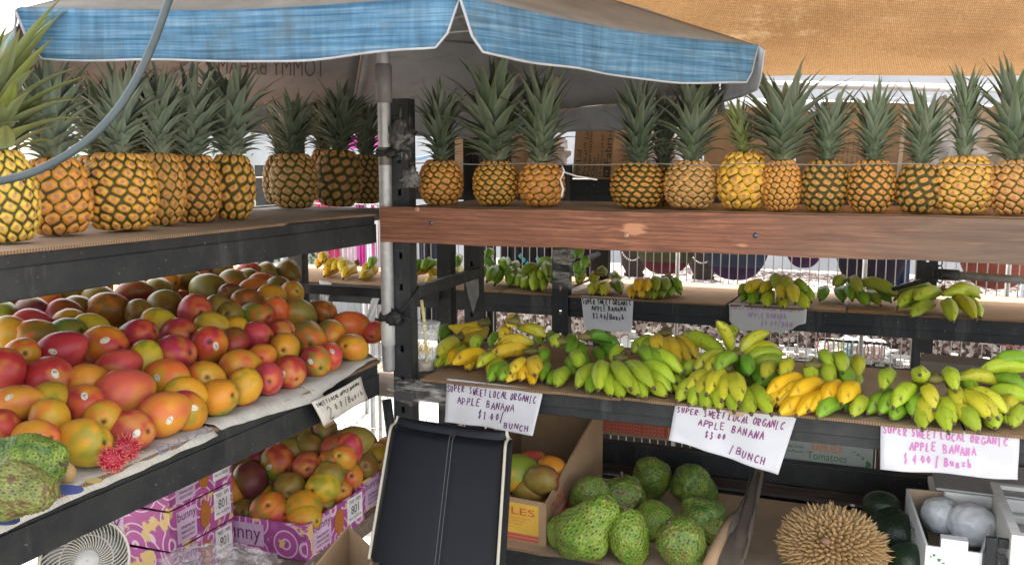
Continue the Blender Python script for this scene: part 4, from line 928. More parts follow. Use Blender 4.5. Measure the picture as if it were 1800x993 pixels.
bunch(U1, zs2, [(260,200,115,270,6,4,'y'),(340,195,195,275,6,4,'y'),(400,215,280,285,6,4,'y'),(180,160,90,190,7.5,7,'Y'),(90,210,45,250,5,4.5,'Y'),(510,235,360,300,5,3,'y'),(580,260,495,310,4,3,'Y'),(640,265,570,320,4,2.6,'Y'),(640,220,555,250,7,6,'g'),(240,280,120,330,2.4,2,'Y'),(420,290,300,350,2.4,2,'y'),(590,320,470,360,2.4,2,'y')], 'yellow bunches on the far end of the back shelf seen above the mangoes', GU, None, .6, 1.1)
bunch(U1, zs2, [(1010,195,930,270,7,5,'g'),(1090,215,970,290,7,5,'g'),(1170,215,1070,270,7,6,'g'),(1230,225,1140,270,6,5.4,'g'),(1150,290,970,330,4,3.4,'Y'),(1230,300,1140,340,4,3.4,'y'),(1090,390,950,410,2,2,'Y'),(1220,390,1100,420,2,2,'y'),(1440,180,1400,240,8,6,'g'),(1450,260,1395,360,4,2.4,'yg')], 'mixed green and yellow bananas between the corner post and the rear posts', GU, None, .5, 1.1)
bunch(U2, zs2, [(200,180,80,80,6,10,'g'),(140,150,40,120,7,7.6,'G'),(110,190,50,250,6,4,'g'),(190,180,90,280,6,3.8,'g'),(230,210,150,310,4.4,2.2,'g'),(200,120,240,200,8,6,'g'),(310,150,230,180,7,6.4,'g'),(330,210,245,250,5,4.4,'g'),(310,270,270,320,2.4,2,'g'),(400,170,300,200,7,6,'ol'),(400,240,320,270,4.4,3.6,'ol')], 'dark green arching bunch beside the rear posts on the back shelf', GU, None, .2)
bunch(U2, zs2, [(530,180,375,220,7.4,6.4,'ol'),(470,215,390,250,5,4.6,'lg'),(500,215,480,275,5.4,4.4,'lg'),(545,215,540,280,5.4,4.4,'lg'),(610,230,620,295,5,4,'g'),(400,280,345,330,2.4,2,'lg'),(430,280,400,340,2.4,2,'lg'),(490,290,480,360,2.4,2,'lg'),(550,290,560,360,2.4,2,'lg'),(580,170,600,240,7,6,'ol'),(670,140,520,140,9,8.4,'g'),(650,190,640,260,6,5,'g')], 'green bunch with tips in two rows, left of the taped post', GU, None, .2)
bunch(U2, zs2, [(890,130,850,80,14,16,'G'),(960,160,900,180,12,11,'G'),(920,190,840,210,10,9,'G'),(900,210,870,260,8,7,'G')], 'deep green fingers hanging in the shade behind the taped post', GU, None, .2)
bunch(U2, zs2, [(990,270,860,300,5,4.4,'yg'),(1090,270,980,310,5.4,4.4,'yg'),(1110,270,1190,300,5,4.2,'ol'),(1040,340,970,395,2.4,1.9,'yg'),(1090,340,1080,400,2.4,1.9,'yg'),(1140,320,1220,385,2.6,1.9,'ol'),(1000,250,1080,240,7,7,'ol')], 'small yellow green bunch above the black lettered price sheet', GU, (1040,240,7.5), .7)
bunch(U2, zs2, [(1390,310,1365,370,5,4.4,'Y'),(1450,305,1440,370,5,4.4,'y'),(1520,300,1520,365,5,4.4,'ol'),(1590,295,1610,355,5,4.4,'ol'),(1660,300,1720,350,5,4.2,'g'),(1340,360,1310,420,2.4,1.9,'Y'),(1410,365,1400,425,2.4,1.9,'y'),(1490,365,1490,425,2.4,1.9,'ol'),(1560,360,1575,420,2.4,1.9,'ol'),(1620,360,1650,410,2.4,1.9,'g'),(1680,350,1730,395,2.4,1.9,'g')], 'flat bunch fading from orange to green along its row of tips', GU, (1620,280,5), .5)
bunch(U3, zs2, [(250,100,130,140,6,5.6,'yg'),(320,110,230,155,6,5,'yg'),(370,115,365,185,6.2,5,'yg'),(410,130,460,215,6,4.4,'yg'),(460,170,540,255,4.4,2,'lg'),(150,170,100,210,2.6,2,'g'),(220,170,160,225,2.6,2,'g'),(290,180,260,240,2.4,1.9,'lg'),(370,180,380,245,2.4,1.9,'yg'),(450,95,530,150,7,5.6,'g'),(500,130,570,210,5,3.4,'g'),(310,75,330,120,8,7,'ol'),(400,75,400,130,8,7,'ol'),(140,130,85,165,4.4,4,'ol')], 'plump yellow green bunch above the faded torn price sheet', GU, (370,90,7), .6)
bunch(U3, zs2, [(720,130,640,200,5,2.4,'G'),(760,140,785,205,3,2.2,'G'),(810,70,735,100,8,7.4,'ol'),(840,70,900,145,8,6.4,'ol'),(880,80,1150,160,8,6,'ol'),(790,115,850,200,6,3,'g'),(880,150,960,235,4.6,2,'g'),(940,165,1040,235,3.6,2,'ol'),(1010,170,1115,215,3,2.2,'G'),(970,130,1150,180,5,4,'ol')], 'dull green bunch lying crosswise with a black stem spot', GU, (880,100,7.5), .5)
bunch(U3, zs2, [(1470,150,1290,190,6.4,6,'lg'),(1350,170,1180,240,5.6,4,'lg'),(1460,210,1270,305,3.6,2,'lg'),(1350,240,1180,265,2.4,2,'lg'),(1480,160,1720,150,7,6.4,'lg'),(1520,130,1715,180,8,5.4,'lg'),(1490,190,1540,335,5,2,'lg'),(1540,195,1690,320,4.6,2,'yg'),(1620,195,1725,310,4,2,'lg'),(1300,120,1160,190,6,4,'dg'),(1400,110,1230,140,7,6,'ol')], 'pale green bunch spread like a spider at the end of the back shelf', GU, (1475,160,6), .5)

# ------------------------------------------------------------------ cardboard sheets and newspaper on the shelves
def sheet(name, poly, z, th, label, cat='cardboard sheet', m=M_CARD, amp=.0, group='cardboard sheets lining the shelves'):
    """flat corrugated sheet; poly = outline, counter-clockwise"""
    b = MB(); n = len(poly); vs = [(x, y, z) for x, y in poly]+[(x, y, z+th) for x, y in poly]
    b.add(vs, [tuple(range(n-1, -1, -1)), tuple(range(n, 2*n))], 0); b.add(vs, [(i, (i+1) % n, n+(i+1) % n, n+i) for i in range(n)], 1)
    o = b.obj(name, [m, M_EDGE]); return tag(o, label, cat, group)
def wavy(x0, x1, y, n, amp, sd):
    r = random.Random(sd); return [(x0+(x1-x0)*i/n, y + r.uniform(-amp, amp)) for i in range(n+1)]
zc = Z_SH
sheet('cardboard_sheet', wavy(-.965, -.47, YF-.022, 14, .004, 1)+[(-.47, 2.40), (-.97, 2.40)], zc, .006, 'brown cardboard under the yellow bananas beside the cup')
sheet('cardboard_sheet', wavy(-.466, -.15, YF-.018, 9, .003, 2)+[(-.15, 2.40), (-.466, 2.40)], zc, .006, 'brown cardboard under the light green bunches in the shelf middle')
sheet('cardboard_sheet', wavy(-.146, .21, YF-.020, 9, .003, 3)+[(.21, 2.40), (-.146, 2.40)], zc, .006, 'bare tan cardboard beyond the ripe yellow bunch', m=M_CARD2)
sheet('cardboard_sheet', wavy(.214, .93, YF-.016, 14, .003, 4)+[(.93, 2.40), (.214, 2.40)], zc, .006, 'brown cardboard under the bunch cut by the picture edge')
zc = Z_BK
sheet('cardboard_sheet', wavy(-2.3, -1.1, 2.71, 20, .006, 5)+[(-1.1, 3.18), (-2.3, 3.18)], zc, .005, 'cardboard on the back shelf under the yellow bunches')
sheet('cardboard_sheet', wavy(-1.095, -.915, 2.715, 6, .004, 6)+[(-.915, 3.18), (-1.095, 3.18)], zc, .005, 'cardboard on the back shelf under the dark green arching bunch')
sheet('cardboard_sheet', wavy(-.855, -.36, 2.705, 12, .004, 7)+[(-.33, 3.16), (-.855, 3.16)], zc, .005, 'cardboard on the back shelf under the orange to green bunch')
sheet('cardboard_sheet', wavy(-.345, -.02, 2.70, 9, .004, 8)+[(-.04, 3.18), (-.325, 3.18)], zc, .007, 'raised cardboard on the back shelf above the torn price sheet', m=M_CARD2)
sheet('cardboard_sheet', wavy(-.015, .58, 2.705, 12, .004, 9)+[(.58, 3.18), (-.015, 3.18)], zc, .005, 'cardboard on the back shelf under the spider shaped bunch')
zc = ZL_TOP
sheet('cardboard_sheet', [(XL+.012, .3), (XL+.008, .8), (XL+.018, 1.2), (XL+.010, 1.5), (XL-.02, 1.56), (XL+.004, 1.88), (XLB+.03, 1.95), (XLB+.03, .3)], zc, .005, 'stained cardboard under the pineapples of the left rack', m=mat_cardboard('stained cardboard', (.30, .21, .14)))
zc = Z_LOW
sheet('cardboard_sheet', wavy(-.80, -.24, YF-.02, 12, .006, 10)+[(-.24, 2.42), (-.80, 2.42)], zc, .006, 'creased cardboard under the soursops', m=M_CARD2)
sheet('cardboard_sheet', wavy(-.232, .93, YF-.03, 12, .004, 11)+[(.93, 2.44), (-.232, 2.44)], zc, .006, 'plain cardboard under the durian', m=M_CARD2)
sheet('cardboard_sheet', [(-1.03, YF+.01), (.93, YF+.01), (.93, 2.38), (-1.03, 2.38)], ZR_TOP-.003, .004, 'cardboard beneath the pineapples behind the red board')
sheet('cardboard_sheet', [(XL+.010, .3), (XL+.012, 1.0), (XL+.004, 1.35), (XL+.014, 1.6), (XL-.0, 1.885), (-1.60, 2.38), (-1.62, .3)], ZL_SH, .006, 'layered cardboard under the newspaper and mangoes')
t = NT('newspaper'); bk = t.n('ShaderNodeTexBrick'); bk.inputs['Scale'].default_value = 26; bk.inputs['Color1'].default_value = (.47, .45, .41, 1); bk.inputs['Color2'].default_value = (.38, .37, .35, 1); bk.inputs['Mortar'].default_value = (.55, .53, .48, 1); bk.inputs['Mortar Size'].default_value = .03; bk.inputs['Row Height'].default_value = .07; bk.inputs['Brick Width'].default_value = .9
t.l(t.co(rot=(0, 0, .5)), bk.inputs[0]); ln = t.noise(60, 3, .6, co=t.co(scale=(.5, 9, 1), rot=(0, 0, .5))); n1 = t.noise(5, 3, .5)
k = t.mix(t.ramp(ln, [(.48, (.4,)*3), (.56, (0, 0, 0))]), bk.outputs[0], (.30, .30, .31)); k = t.mix(t.ramp(n1, [(.60, (0, 0, 0)), (.62, (.8,)*3)]), k, (.50, .48, .44)); t.set(color=k, rough=.85, spec=.15); M_NEWS = t.m
def news(pts, name, label, bend=.004, seed=0, z=ZL_SH+.0085):
    tl_, tr_, br_, bl_ = pts
    def P(u, v):
        x = (tl_[0]*(1-u)+tr_[0]*u)*(1-v)+(bl_[0]*(1-u)+br_[0]*u)*v; y = (tl_[1]*(1-u)+tr_[1]*u)*(1-v)+(bl_[1]*(1-u)+br_[1]*u)*v
        over = max(0, x-(XL+.004)); return Vector((x+.006*mnoise.noise(Vector((y*20, seed, 0))) if u > .95 else x, y, z + bend*abs(mnoise.noise(Vector((x*14, y*14, seed)))) - over*1.1))
    b = MB(); b.grid(P, 30, 50); return tag(b.obj(name, M_NEWS, solid=.0006), label, 'newspaper', 'newspapers lining the mango tray')
n1_ = news([(-1.5, .55), (XL+.022, .72), (XL+.016, 1.27), (-1.5, 1.30)], 'newspaper', 'newspaper with blue print under the soursops and nearest mangoes')
news([(-1.5, 1.24), (XL+.012, 1.28), (XL+.030, 1.60), (-1.5, 1.6)], 'newspaper', 'creased newspaper under the middle mangoes of the tray edge', .005, 2, ZL_SH+.012)
news([(-1.5, 1.5), (XL+.026, 1.57), (XL+.000, 1.87), (-1.5, 1.9)], 'newspaper', 'grey newspaper curling over the tray edge by the price card', .006, 3, ZL_SH+.016)
M_BLUE = ink('blue newsprint', (.08, .13, .42)); M_YELP = ink('yellow newsprint', (.6, .5, .2))
def blob(P, cx, cy, rx, ry, mat, parent, name, off=.0015):
    b = MB(); n = 20; vs = [P(cx, cy)]+[P(cx+rx*math.cos(2*PI*i/n), cy+ry*math.sin(2*PI*i/n)) for i in range(n)]
    vs = [v+Vector((0, 0, off)) for v in vs]; b.add(vs, [(0, 1+i, 1+(i+1) % n) for i in range(n)]); return b.obj(name, mat, parent)
PN = lambda u, v: onz(u, v, ZL_SH+.0125)
blob(PN, 118, 862, 30, 9, M_BLUE, n1_, 'printed_ellipse'); blob(PN, 10, 915, 26, 10, M_BLUE, n1_, 'printed_ellipse'); blob(PN, 165, 846, 16, 5, M_YELP, n1_, 'printed_ellipse'); 
print_on(quad(PN(275, 790), PN(372, 745), PN(376, 756), PN(282, 802)), 'ENTAL', (0, 0, 1, 1), ink('faint blue newsprint', (.30, .34, .50)), n1_, off=.002)

# ------------------------------------------------------------------ price signs
def mat_paper(name, c=(.72, .73, .78)):
    t = NT(name); n = t.noise(5, 5, .6); n2 = t.noise(26, 5, .6); t.set(color=t.ramp(n, [(.35, tuple(x*.86 for x in c)), (.65, c)]), rough=.6, spec=.3); t.bump(t.math('ADD', n, t.math('MULTIPLY', n2, .3)), .006, .5); t.translucent(c, .2); return t.m
M_PAPER = mat_paper('plastic covered paper'); M_PAPER2 = mat_paper('translucent plastic sleeve', (.62, .63, .65))
def sign(px4, Y, label, seed, mat=M_PAPER, dent=.012, curl=.01, n=24, torn=False, tear=None):
    tl_, tr_, br_, bl_ = [ony(x, y, Y) for x, y in px4]
    def P(u, v):
        p = (tl_*(1-u)+tr_*u)*(1-v)+(bl_*(1-u)+br_*u)*v
        w = dent*(v**1.2)*mnoise.noise(Vector((u*3.2, v*2+seed, seed))) + curl*(v**2)*(.3+abs(u-.45)*1.5)
        return p + Vector((0, -.004-w-dent*.5*v, 0))
    def P2(u, v):
        if tear: v = v*tear(u)
        return P(u, v)
    b = MB(); b.grid(P2, n, n, flip=True); o = b.obj('price_sign', mat, solid=.0005)
    tag(o, label, 'sign', 'handwritten price signs'); return o, P
s1, PS = sign([(786, 664), (956, 684), (942, 761), (788, 737)], YF-.008, 'white sheet priced $1.00 a bunch hanging beside the black chair', 3, curl=.012)
handwrite(PS, [('SUPER. SWEET LOCAL ORGANIC', .01, .29, .15, .0395, .03), ('APPLE  BANANA', .13, .56, .16, .052, .02), ('$1.00/', .37, .81, .18, .055, 0), ('BUNCH', .67, .93, .12, .058, -.0)], M_INKP, s1, width=.0026, seed=2)
s2, PS = sign([(1188, 708), (1402, 728), (1369, 829), (1178, 769)], YF-.008, 'white sheet priced $3.00 a bunch, tilted, with a brown tape scrap', 5, curl=.008)
handwrite(PS, [('SUPER. SWEET LOCAL ORGANIC', .03, .22, .13, .0375, .06), ('APPLE  BANANA', .23, .48, .15, .048, .03), ('$3.00', .31, .70, .15, .042, .01), ('/BUNCH', .55, .89, .13, .056, .02)], M_INKR, s2, width=.0026, seed=4)
b = MB(); b.grid(quad(*[PS(u, v)-Vector((0, .0018, 0)) for u, v in ((.42, .05), (.60, .0), (.58, .13), (.50, .15))]), 3, 3, flip=True); b.obj('tape_scrap', simple('brown paper tape', (.42, .30, .2), .6), s2)
s3, PS = sign([(1548, 741), (1792, 766), (1787, 839), (1547, 821)], YF-.008, 'white sheet priced $4.00 in magenta ink, washed by rain', 8, curl=.004)
handwrite(PS, [('SUPER SWEET LOCAL ORGANIC', .02, .22, .16, .0385, .03), ('APPLE  BANANA', .22, .52, .19, .041, .03), ('$ 4.00 / Bunch', .18, .82, .20, .042, .02)], M_INKM, s3, width=.0030, seed=6)
s4, PS = sign([(1022, 519), (1114, 524), (1113, 583), (1030, 578)], 2.712, 'small white sheet in black block letters on the back shelf', 9, curl=.01)
handwrite(PS, [('SUPER SWEET ORGANIC', .02, .24, .14, .053, -.03), ('APPLE BANANA', .19, .42, .14, .060, -.02), ('$3.00/Bunch', .20, .66, .16, .062, .0)], M_INKK, s4, width=.0030, seed=7)
s5, PS = sign([(1282, 532), (1419, 539), (1416, 584), (1284, 578)], 2.708, 'faded torn sheet in a clear sleeve under the plump back shelf bunch', 11, M_PAPER2, curl=.02, tear=lambda u: 1-.42*max(0, (u-.72)/.28)-.35*max(0, (.14-u)/.14)+.03*math.sin(u*40))
handwrite(PS, [('SUPER SWEET LOCAL ORGANIC', .02, .22, .18, .0385, .0), ('APPLE BANANA', .25, .52, .20, .044, .0), ('$4.00/BUN', .42, .80, .20, .05, -.02)], M_INKF, s5, width=.0030, seed=8)
s6, PS = sign([(562, 492), (584, 497), (580, 536), (568, 530)], 2.712, 'narrow plastic slip on the back shelf above the mango pile', 12, M_PAPER2, n=10)
handwrite(PS, [('USDA', .1, .6, .2, .2, 0)], M_INKK, s6, width=.002, seed=9)
s7, PS = sign([(655, 524), (668, 524), (652, 580), (640, 574)], 2.712, 'slanted plastic slip hanging beside the aluminium pole', 13, M_PAPER2, n=10)
# cardboard price card on the mango tray edge
PC = quad(onx(548, 706, XL+.03), onx(634, 662, XL+.036), onx(651, 701, XL+.05), onx(566, 748, XL+.045))
def PCb(u, v): return PC(u, v)+Vector((.006*math.sin(u*3+v*2), 0, 0))
b = MB(); b.grid(PCb, 12, 8, flip=True); s8 = b.obj('price_card', simple('torn white card', (.60, .56, .50), .8, 0, .15, 30), solid=.003); tag(s8, 'torn card reading 2.00 a bunch, clipped to the mango tray edge', 'sign', 'handwritten price signs')
handwrite(PCb, [('SWEET LOCAL APPLE BANANA', .03, .26, .13, .0395, .0), ('2', .14, .92, .50, .15, .0), ('00', .30, .66, .30, .10, 0), ('/Bunch', .52, .72, .26, .075, .0)], M_INKK, s8, width=.0020, seed=10)
b = MB(); b.add([onx(548, 708, XL+.028), onx(556, 704, XL+.02), onx(588, 742, XL+.02), onx(571, 752, XL+.03)], [(0, 1, 2, 3)]); b.obj('folded_edge', M_CARD, s8, solid=.002)

# ================================================================== second half: objects on, under and behind the racks
def oriented_box(name, center, dims, rz, mats, bevel=0, parent=None, tilt=(0, 0)):
    """closed box; returns object and a surface function of its front face in world space (v downwards)"""
    w, d, h = dims; M = Matrix.Translation(center) @ Euler((tilt[0], tilt[1], rz)).to_matrix().to_4x4()
    b = MB(); b.box((-w/2, -d/2, 0), (w/2, d/2, h), mat=M); o = b.obj(name, mats, parent, bevel=bevel)
    P = lambda u, v: M @ Vector((-w/2+w*u, -d/2, h*(1-v)))
    return o, P
def crumple(name, c, dims, mat, seed, sub=4, amp=.35, freq=3.0, parent=None, flat=.0):
    bm = bmesh.new(); bmesh.ops.create_icosphere(bm, subdivisions=sub, radius=1)
    for v in bm.verts:
        n_ = v.co.normalized(); k = 1 + amp*mnoise.noise(n_*freq+Vector((seed, 0, 0))) + amp*.6*abs(mnoise.noise(n_*freq*2.7+Vector((0, seed, 0)))) - amp*.25
        v.co = Vector((n_.x*k*dims[0], n_.y*k*dims[1], max(n_.z*k, -.8+flat)*dims[2])) + Vector(c)
    me = bpy.data.meshes.new(name); bm.to_mesh(me); bm.free(); me.materials.append(mat)
    for p in me.polygons: p.use_smooth = True
    o = bpy.data.objects.new(name, me); return link(o, parent)
# ---- cardboard boxes on top of the back rack
ZB = 1.456
def carton(px0, px1, ptop, Y, dep, label, tiltx=0, m=M_CARD, rz=0, zb=ZB):
    a = ony(px0, 300, Y); c = ony(px1, 300, Y); tp = ony((px0+px1)/2, ptop, Y).z
    w = c.x-a.x; o, P = oriented_box('cardboard_box', ((a.x+c.x)/2, Y+dep/2, zb), (w, dep, tp-zb), rz, [m], .002, None, (0, tiltx))
    return tag(o, label, 'box', 'cardboard boxes stacked behind the pineapples'), P
o, P = carton(796, 908, 228, 2.80, .3, 'brown box with a vertical black bar of print behind the widest crown', m=M_CARD2)
b = MB(); patch(P, (.72, .06, .92, .95), b); o2 = b.obj('printed_bar', M_PRB, o)
print_on(P, 'POCALIT-7', (.75, .12, .89, .9), M_CARD2, o, rot=90, off=.0015)
o, P = carton(1006, 1074, 196, 2.76, .26, 'brown lid carton printed sideways in black, right beneath the umbrella corner', tiltx=math.radians(3.5))
for (tx, u0, u1, v0, v1) in (('PP Lid', .08, .20, .58, .96), ('Pro-Kal™ Lids', .25, .35, .22, .96), ('Polypropylene', .37, .48, .20, .96), ('Clear', .49, .58, .66, .96), ('QTY: 500', .61, .67, .62, .96), ('10 Sleeves of 50', .69, .745, .34, .96)):
    print_on(P, tx, (u0, v0, u1, v1), M_PRB, o, rot=90)
b = MB(); patch(P, (.79, .80, .97, .96), b); b.obj('logo_block', M_PRB, o); print_on(P, 'FK', (.83, .83, .93, .93), M_CARD, o, rot=90, off=.0015); print_on(P, 'Fabri-Kal', (.80, .06, .96, .76), M_PRB, o, rot=90)
o, P = carton(1236, 1384, 190, 2.80, .3, 'wide brown carton with black handling symbols behind the leaning crown', tiltx=math.radians(-3), rz=.04)
b = MB()
for i in range(3): patch(P, (.40+.10*i, .10, .485+.10*i, .42), b)
sb_ = b.obj('symbol_blocks', M_PRB, o)
for i, tx in enumerate(('RECYCLE', 'THIS UP', 'FRAGILE')): print_on(P, tx, (.42+.10*i, .13, .465+.10*i, .39), M_CARD, o, rot=90, off=.0015)
for i in range(5): print_on(P, 'Keep cool and dry', (.42+.055*i, .50, .445+.055*i, .92), M_PRB, o, rot=90)
print_on(P, 'DOCK', (.88, .45, .97, .92), M_PRB, o, rot=90)
o, P = carton(1398, 1470, 196, 2.92, .2, 'plain brown box standing further back between two leafy crowns', m=M_CARD2)
b = MB(); patch(P, (.0, .40, 1, .52), b); b.obj('tape_strip', simple('shiny brown tape', (.42, .30, .18), .25), o)
o, P = carton(1432, 1600, 180, 2.80, .28, 'tall brown carton with rows of small upright print near the white sheeting', tiltx=math.radians(3))
for i in range(11): print_on(P, ['Storage temp 2', 'Do not stack', 'Net wt 20 lb', 'Lot 4471 Box 12'][i % 4], (.12+.05*i, .48, .14+.05*i, .95), M_PRB, o, rot=90)
b = MB(); patch(P, (.86, 0, .90, 1), b); b.obj('tape_strip', simple('clear box tape', (.5, .42, .3), .2), o)
t = NT('white plastic bag'); n1 = t.noise(7, 6, .6); t.set(color=t.ramp(n1, [(.3, (.62, .62, .64)), (.7, (.82, .82, .82))]), rough=.35); t.translucent((.8, .8, .82), .3); t.bump(n1, .01, .8); M_BAG = t.m
p = ony(948, 262, 2.98); tag(crumple('plastic_bag', (p.x, 2.98, 1.535), (.10, .08, .085), M_BAG, 2, amp=.5), 'white plastic bag stuffed behind the tall narrow crown by the gap', 'plastic bag')
p = ony(1150, 262, 3.0); tag(crumple('plastic_bag', (p.x, 3.0, 1.535), (.09, .08, .09), M_BAG, 5, amp=.5), 'white plastic bag behind the half hidden pineapple', 'plastic bag')
p = ony(1655, 250, 2.9); tag(crumple('plastic_bag', (p.x, 2.95, 1.55), (.13, .1, .12), M_BAG, 9, amp=.6, freq=4), 'large crumpled white plastic bag beside the tall carton', 'plastic bag')
t = simple('pale woven sack', (.50, .42, .33), .9, 0, .3, 12, .004); p = ony(1765, 240, 2.9)
adopt(BR, post('post', 1.05, 2.715, 0, 1.5, None, w=.055, m=M_BLACK2))
b = MB(); b.box((.62, 2.722, 1.385), (1.1, 2.76, 1.455)); adopt(BR, b.obj('beam', M_BLACK2)); b = MB(); b.box((.60, 2.765, 1.44), (1.1, 3.19, 1.452)); adopt(BR, b.obj('deck', M_PLY))
b = MB(); b.box((.65, 2.724, 1.015), (1.1, 2.758, 1.08)); adopt(BR, b.obj('beam', M_BLACK2)); b = MB(); b.box((.60, 2.765, 1.066), (1.1, 3.19, 1.076)); adopt(BR, b.obj('deck', M_PLY))
tag(crumple('sack', (p.x+.03, 2.95, 1.56), (.12, .1, .13), t, 14, amp=.35), 'pale woven sack at the far end behind the last pineapple', 'sack')
# dark crate in the gap under the lid carton
b = MB(); a = ony(985, 320, 2.62); c = ony(1062, 320, 2.62)
b.box((a.x, 2.60, 1.405), (c.x, 2.70, 1.412)); 
for i in range(7): x = a.x+(c.x-a.x)*i/6; b.box((x-.004, 2.60, 1.405), (x+.004, 2.608, 1.452))
b.box((a.x, 2.598, 1.446), (c.x, 2.61, 1.454)); b.box((a.x, 2.69, 1.405), (c.x, 2.70, 1.452))

# ---- stall beyond the fence
M_PEB = NT('mottled brown and white cloth'); t = M_PEB; v = t.n('ShaderNodeTexVoronoi'); v.inputs['Scale'].default_value = 70; t.l(t.co(scale=(1, .6, 1)), v.inputs[0]); n1 = t.noise(45, 4, .6)
sepc = t.n('ShaderNodeSeparateColor'); t.l(v.outputs['Color'], sepc.inputs[0])
t.set(color=t.ramp(t.math('ADD', t.math('MULTIPLY', sepc.outputs[0], .7), t.math('MULTIPLY', n1, .35)), [(.25, (.05, .028, .025)), (.5, (.16, .10, .085)), (.68, (.42, .34, .30)), (.85, (.72, .66, .60))]), rough=.9); M_PEB = t.m
tb = empty('market_table', (-.1, 4.3, 0), 'long market table draped in mottled brown cloth behind the wire fence', 'table')
b = MB(); b.box((-1.9, 4.05, .94), (1.9, 4.7, .965)); adopt(tb, b.obj('table_top', M_PLY)); 
tcl = cloth_panel('table_drape', (-1.9, 4.03, .972), (1.9, 4.03, .972), .12, M_PEB, 14, .018, 120, 8); adopt(tb, tcl)
b = MB(); b.box((-1.92, 4.02, .966), (1.92, 4.72, .972)); adopt(tb, b.obj('table_cover', M_PEB))
for x in (-1.8, 1.8):
    for y in (4.1, 4.65): b = MB(); b.box((x-.02, y-.02, 0), (x+.02, y+.02, .94)); adopt(tb, b.obj('leg', M_GREYMET))
tb2 = empty('display_table', (.1, 3.7, 0), 'low black display table holding white jewellery cards', 'table')
b = MB(); b.box((-.95, 3.5, .72), (1.3, 3.85, .745)); adopt(tb2, b.obj('table_top', simple('black table cloth', (.012, .012, .014), .8))); b = MB(); b.box((-.95, 3.497, .1), (1.3, 3.503, .72)); adopt(tb2, b.obj('table_front', simple('black cloth front', (.012, .012, .014), .8)))
b = MB(); r = random.Random(3)
for i in range(150):
    x = r.uniform(-.93, 1.28); y = r.uniform(3.52, 3.8); s_ = r.uniform(.012, .03); b.box((x, y, .746), (x+s_, y+s_, .746+r.uniform(.004, .03)))
tag(b.obj('jewellery_cards', simple('white cards', (.75, .72, .68), .6, 0, .35, 80)), 'scattered white jewellery cards covering the low black table', 'cards', kind='stuff')
# necklace busts
M_BUST = simple('dark brown bust velvet', (.03, .02, .018), .9); M_BEAD = simple('white shell beads', (.78, .76, .72), .35)
for (px, w, lab) in ((1094, .085, 'dark necklace bust with white beads just left of the olive bag'), (1222, .09, 'dark necklace bust with white strands between the olive and blue bags')):
    p = ony(px, 470, 3.95); root = empty('necklace_bust', (p.x, 4.18, .972), lab, 'necklace display', 'necklace busts on the table')
    b = MB(); b.lathe([(w*.55, 0), (w*.6, .01), (w*.5, .02), (w*.75, .06), (w*.85, .14), (w*.5, .20), (w*.36, .24), (w*.38, .30), (0.001, .302)], 20); o = b.obj('bust', M_BUST, root); o.scale = (1, .6, 1)
    for j, (rx, dz) in enumerate(((.045, .14), (.06, .19))):
        pts = [Vector((math.sin(a)*rx, -w*.5-.012*math.cos(a/2), .27-dz*.5*(1+math.cos(a+PI))*1.0)) for a in np.linspace(-PI, PI, 44)]
        b = MB()
        for q in pts: b.lathe([(.0005, -.0045), (.0045, 0), (.0005, .0045)], 6, c=tuple(q))
        b.obj('bead_strand', M_BEAD, root)
# hanging round bags
def hbag(px, py, wpx, c1, c2, lab, Y=3.62, hb=.30):
    p = ony(px, py, Y); w = wpx/FPX*depth(p)/2; root = empty('shoulder_bag', (p.x, Y, p.z), lab, 'bag', 'round cloth bags hanging behind the fence')
    b = MB(); n = 16
    prof = [(math.sin(PI/2*(i/n))**.75, hb*.62*(1-math.cos(PI/2*i/n))) for i in range(n+1)] + [(1.0, hb*.8), (.93, hb)]
    vs = []
    b.lathe([(max(.002, r_*w), z) for r_, z in prof], 28, cap1=True)
    me_ = simple('cloth '+lab[:14], c1, .9, 0, .35, 14, .003)
    o = b.obj('pouch', [me_, simple('band '+lab[:14], c2, .9, 0, .3, 18)], root); o.scale = (1, .55, 1)
    for f in o.data.polygons: f.material_index = 1 if f.center.z < hb*.20 else 0
    b = MB(); b.tube([(-w*.9, 0, hb*.95), (-w*.5, 0, hb+.10), (0, 0, hb+.16), (w*.5, 0, hb+.10), (w*.9, 0, hb*.95)], .008, 6); b.obj('strap', me_, root)
hbag(1168, 482, 112, (.07, .075, .035), (.10, .012, .025), 'round olive bag with a maroon bottom hanging behind the fence')
hbag(1292, 492, 118, (.035, .05, .095), (.035, .012, .06), 'round navy blue bag with a purple bottom behind the fence')
hbag(1412, 471, 78, (.03, .012, .045), (.05, .015, .07), 'small dark purple bag hanging between two larger bags')
hbag(1528, 512, 122, (.014, .010, .028), (.012, .01, .022), 'near black bag hanging lowest behind the dull green bunch', hb=.34)
hbag(1748, 508, 128, (.26, .07, .05), (.20, .045, .035), 'terracotta red bag hanging beside the grey pipe')
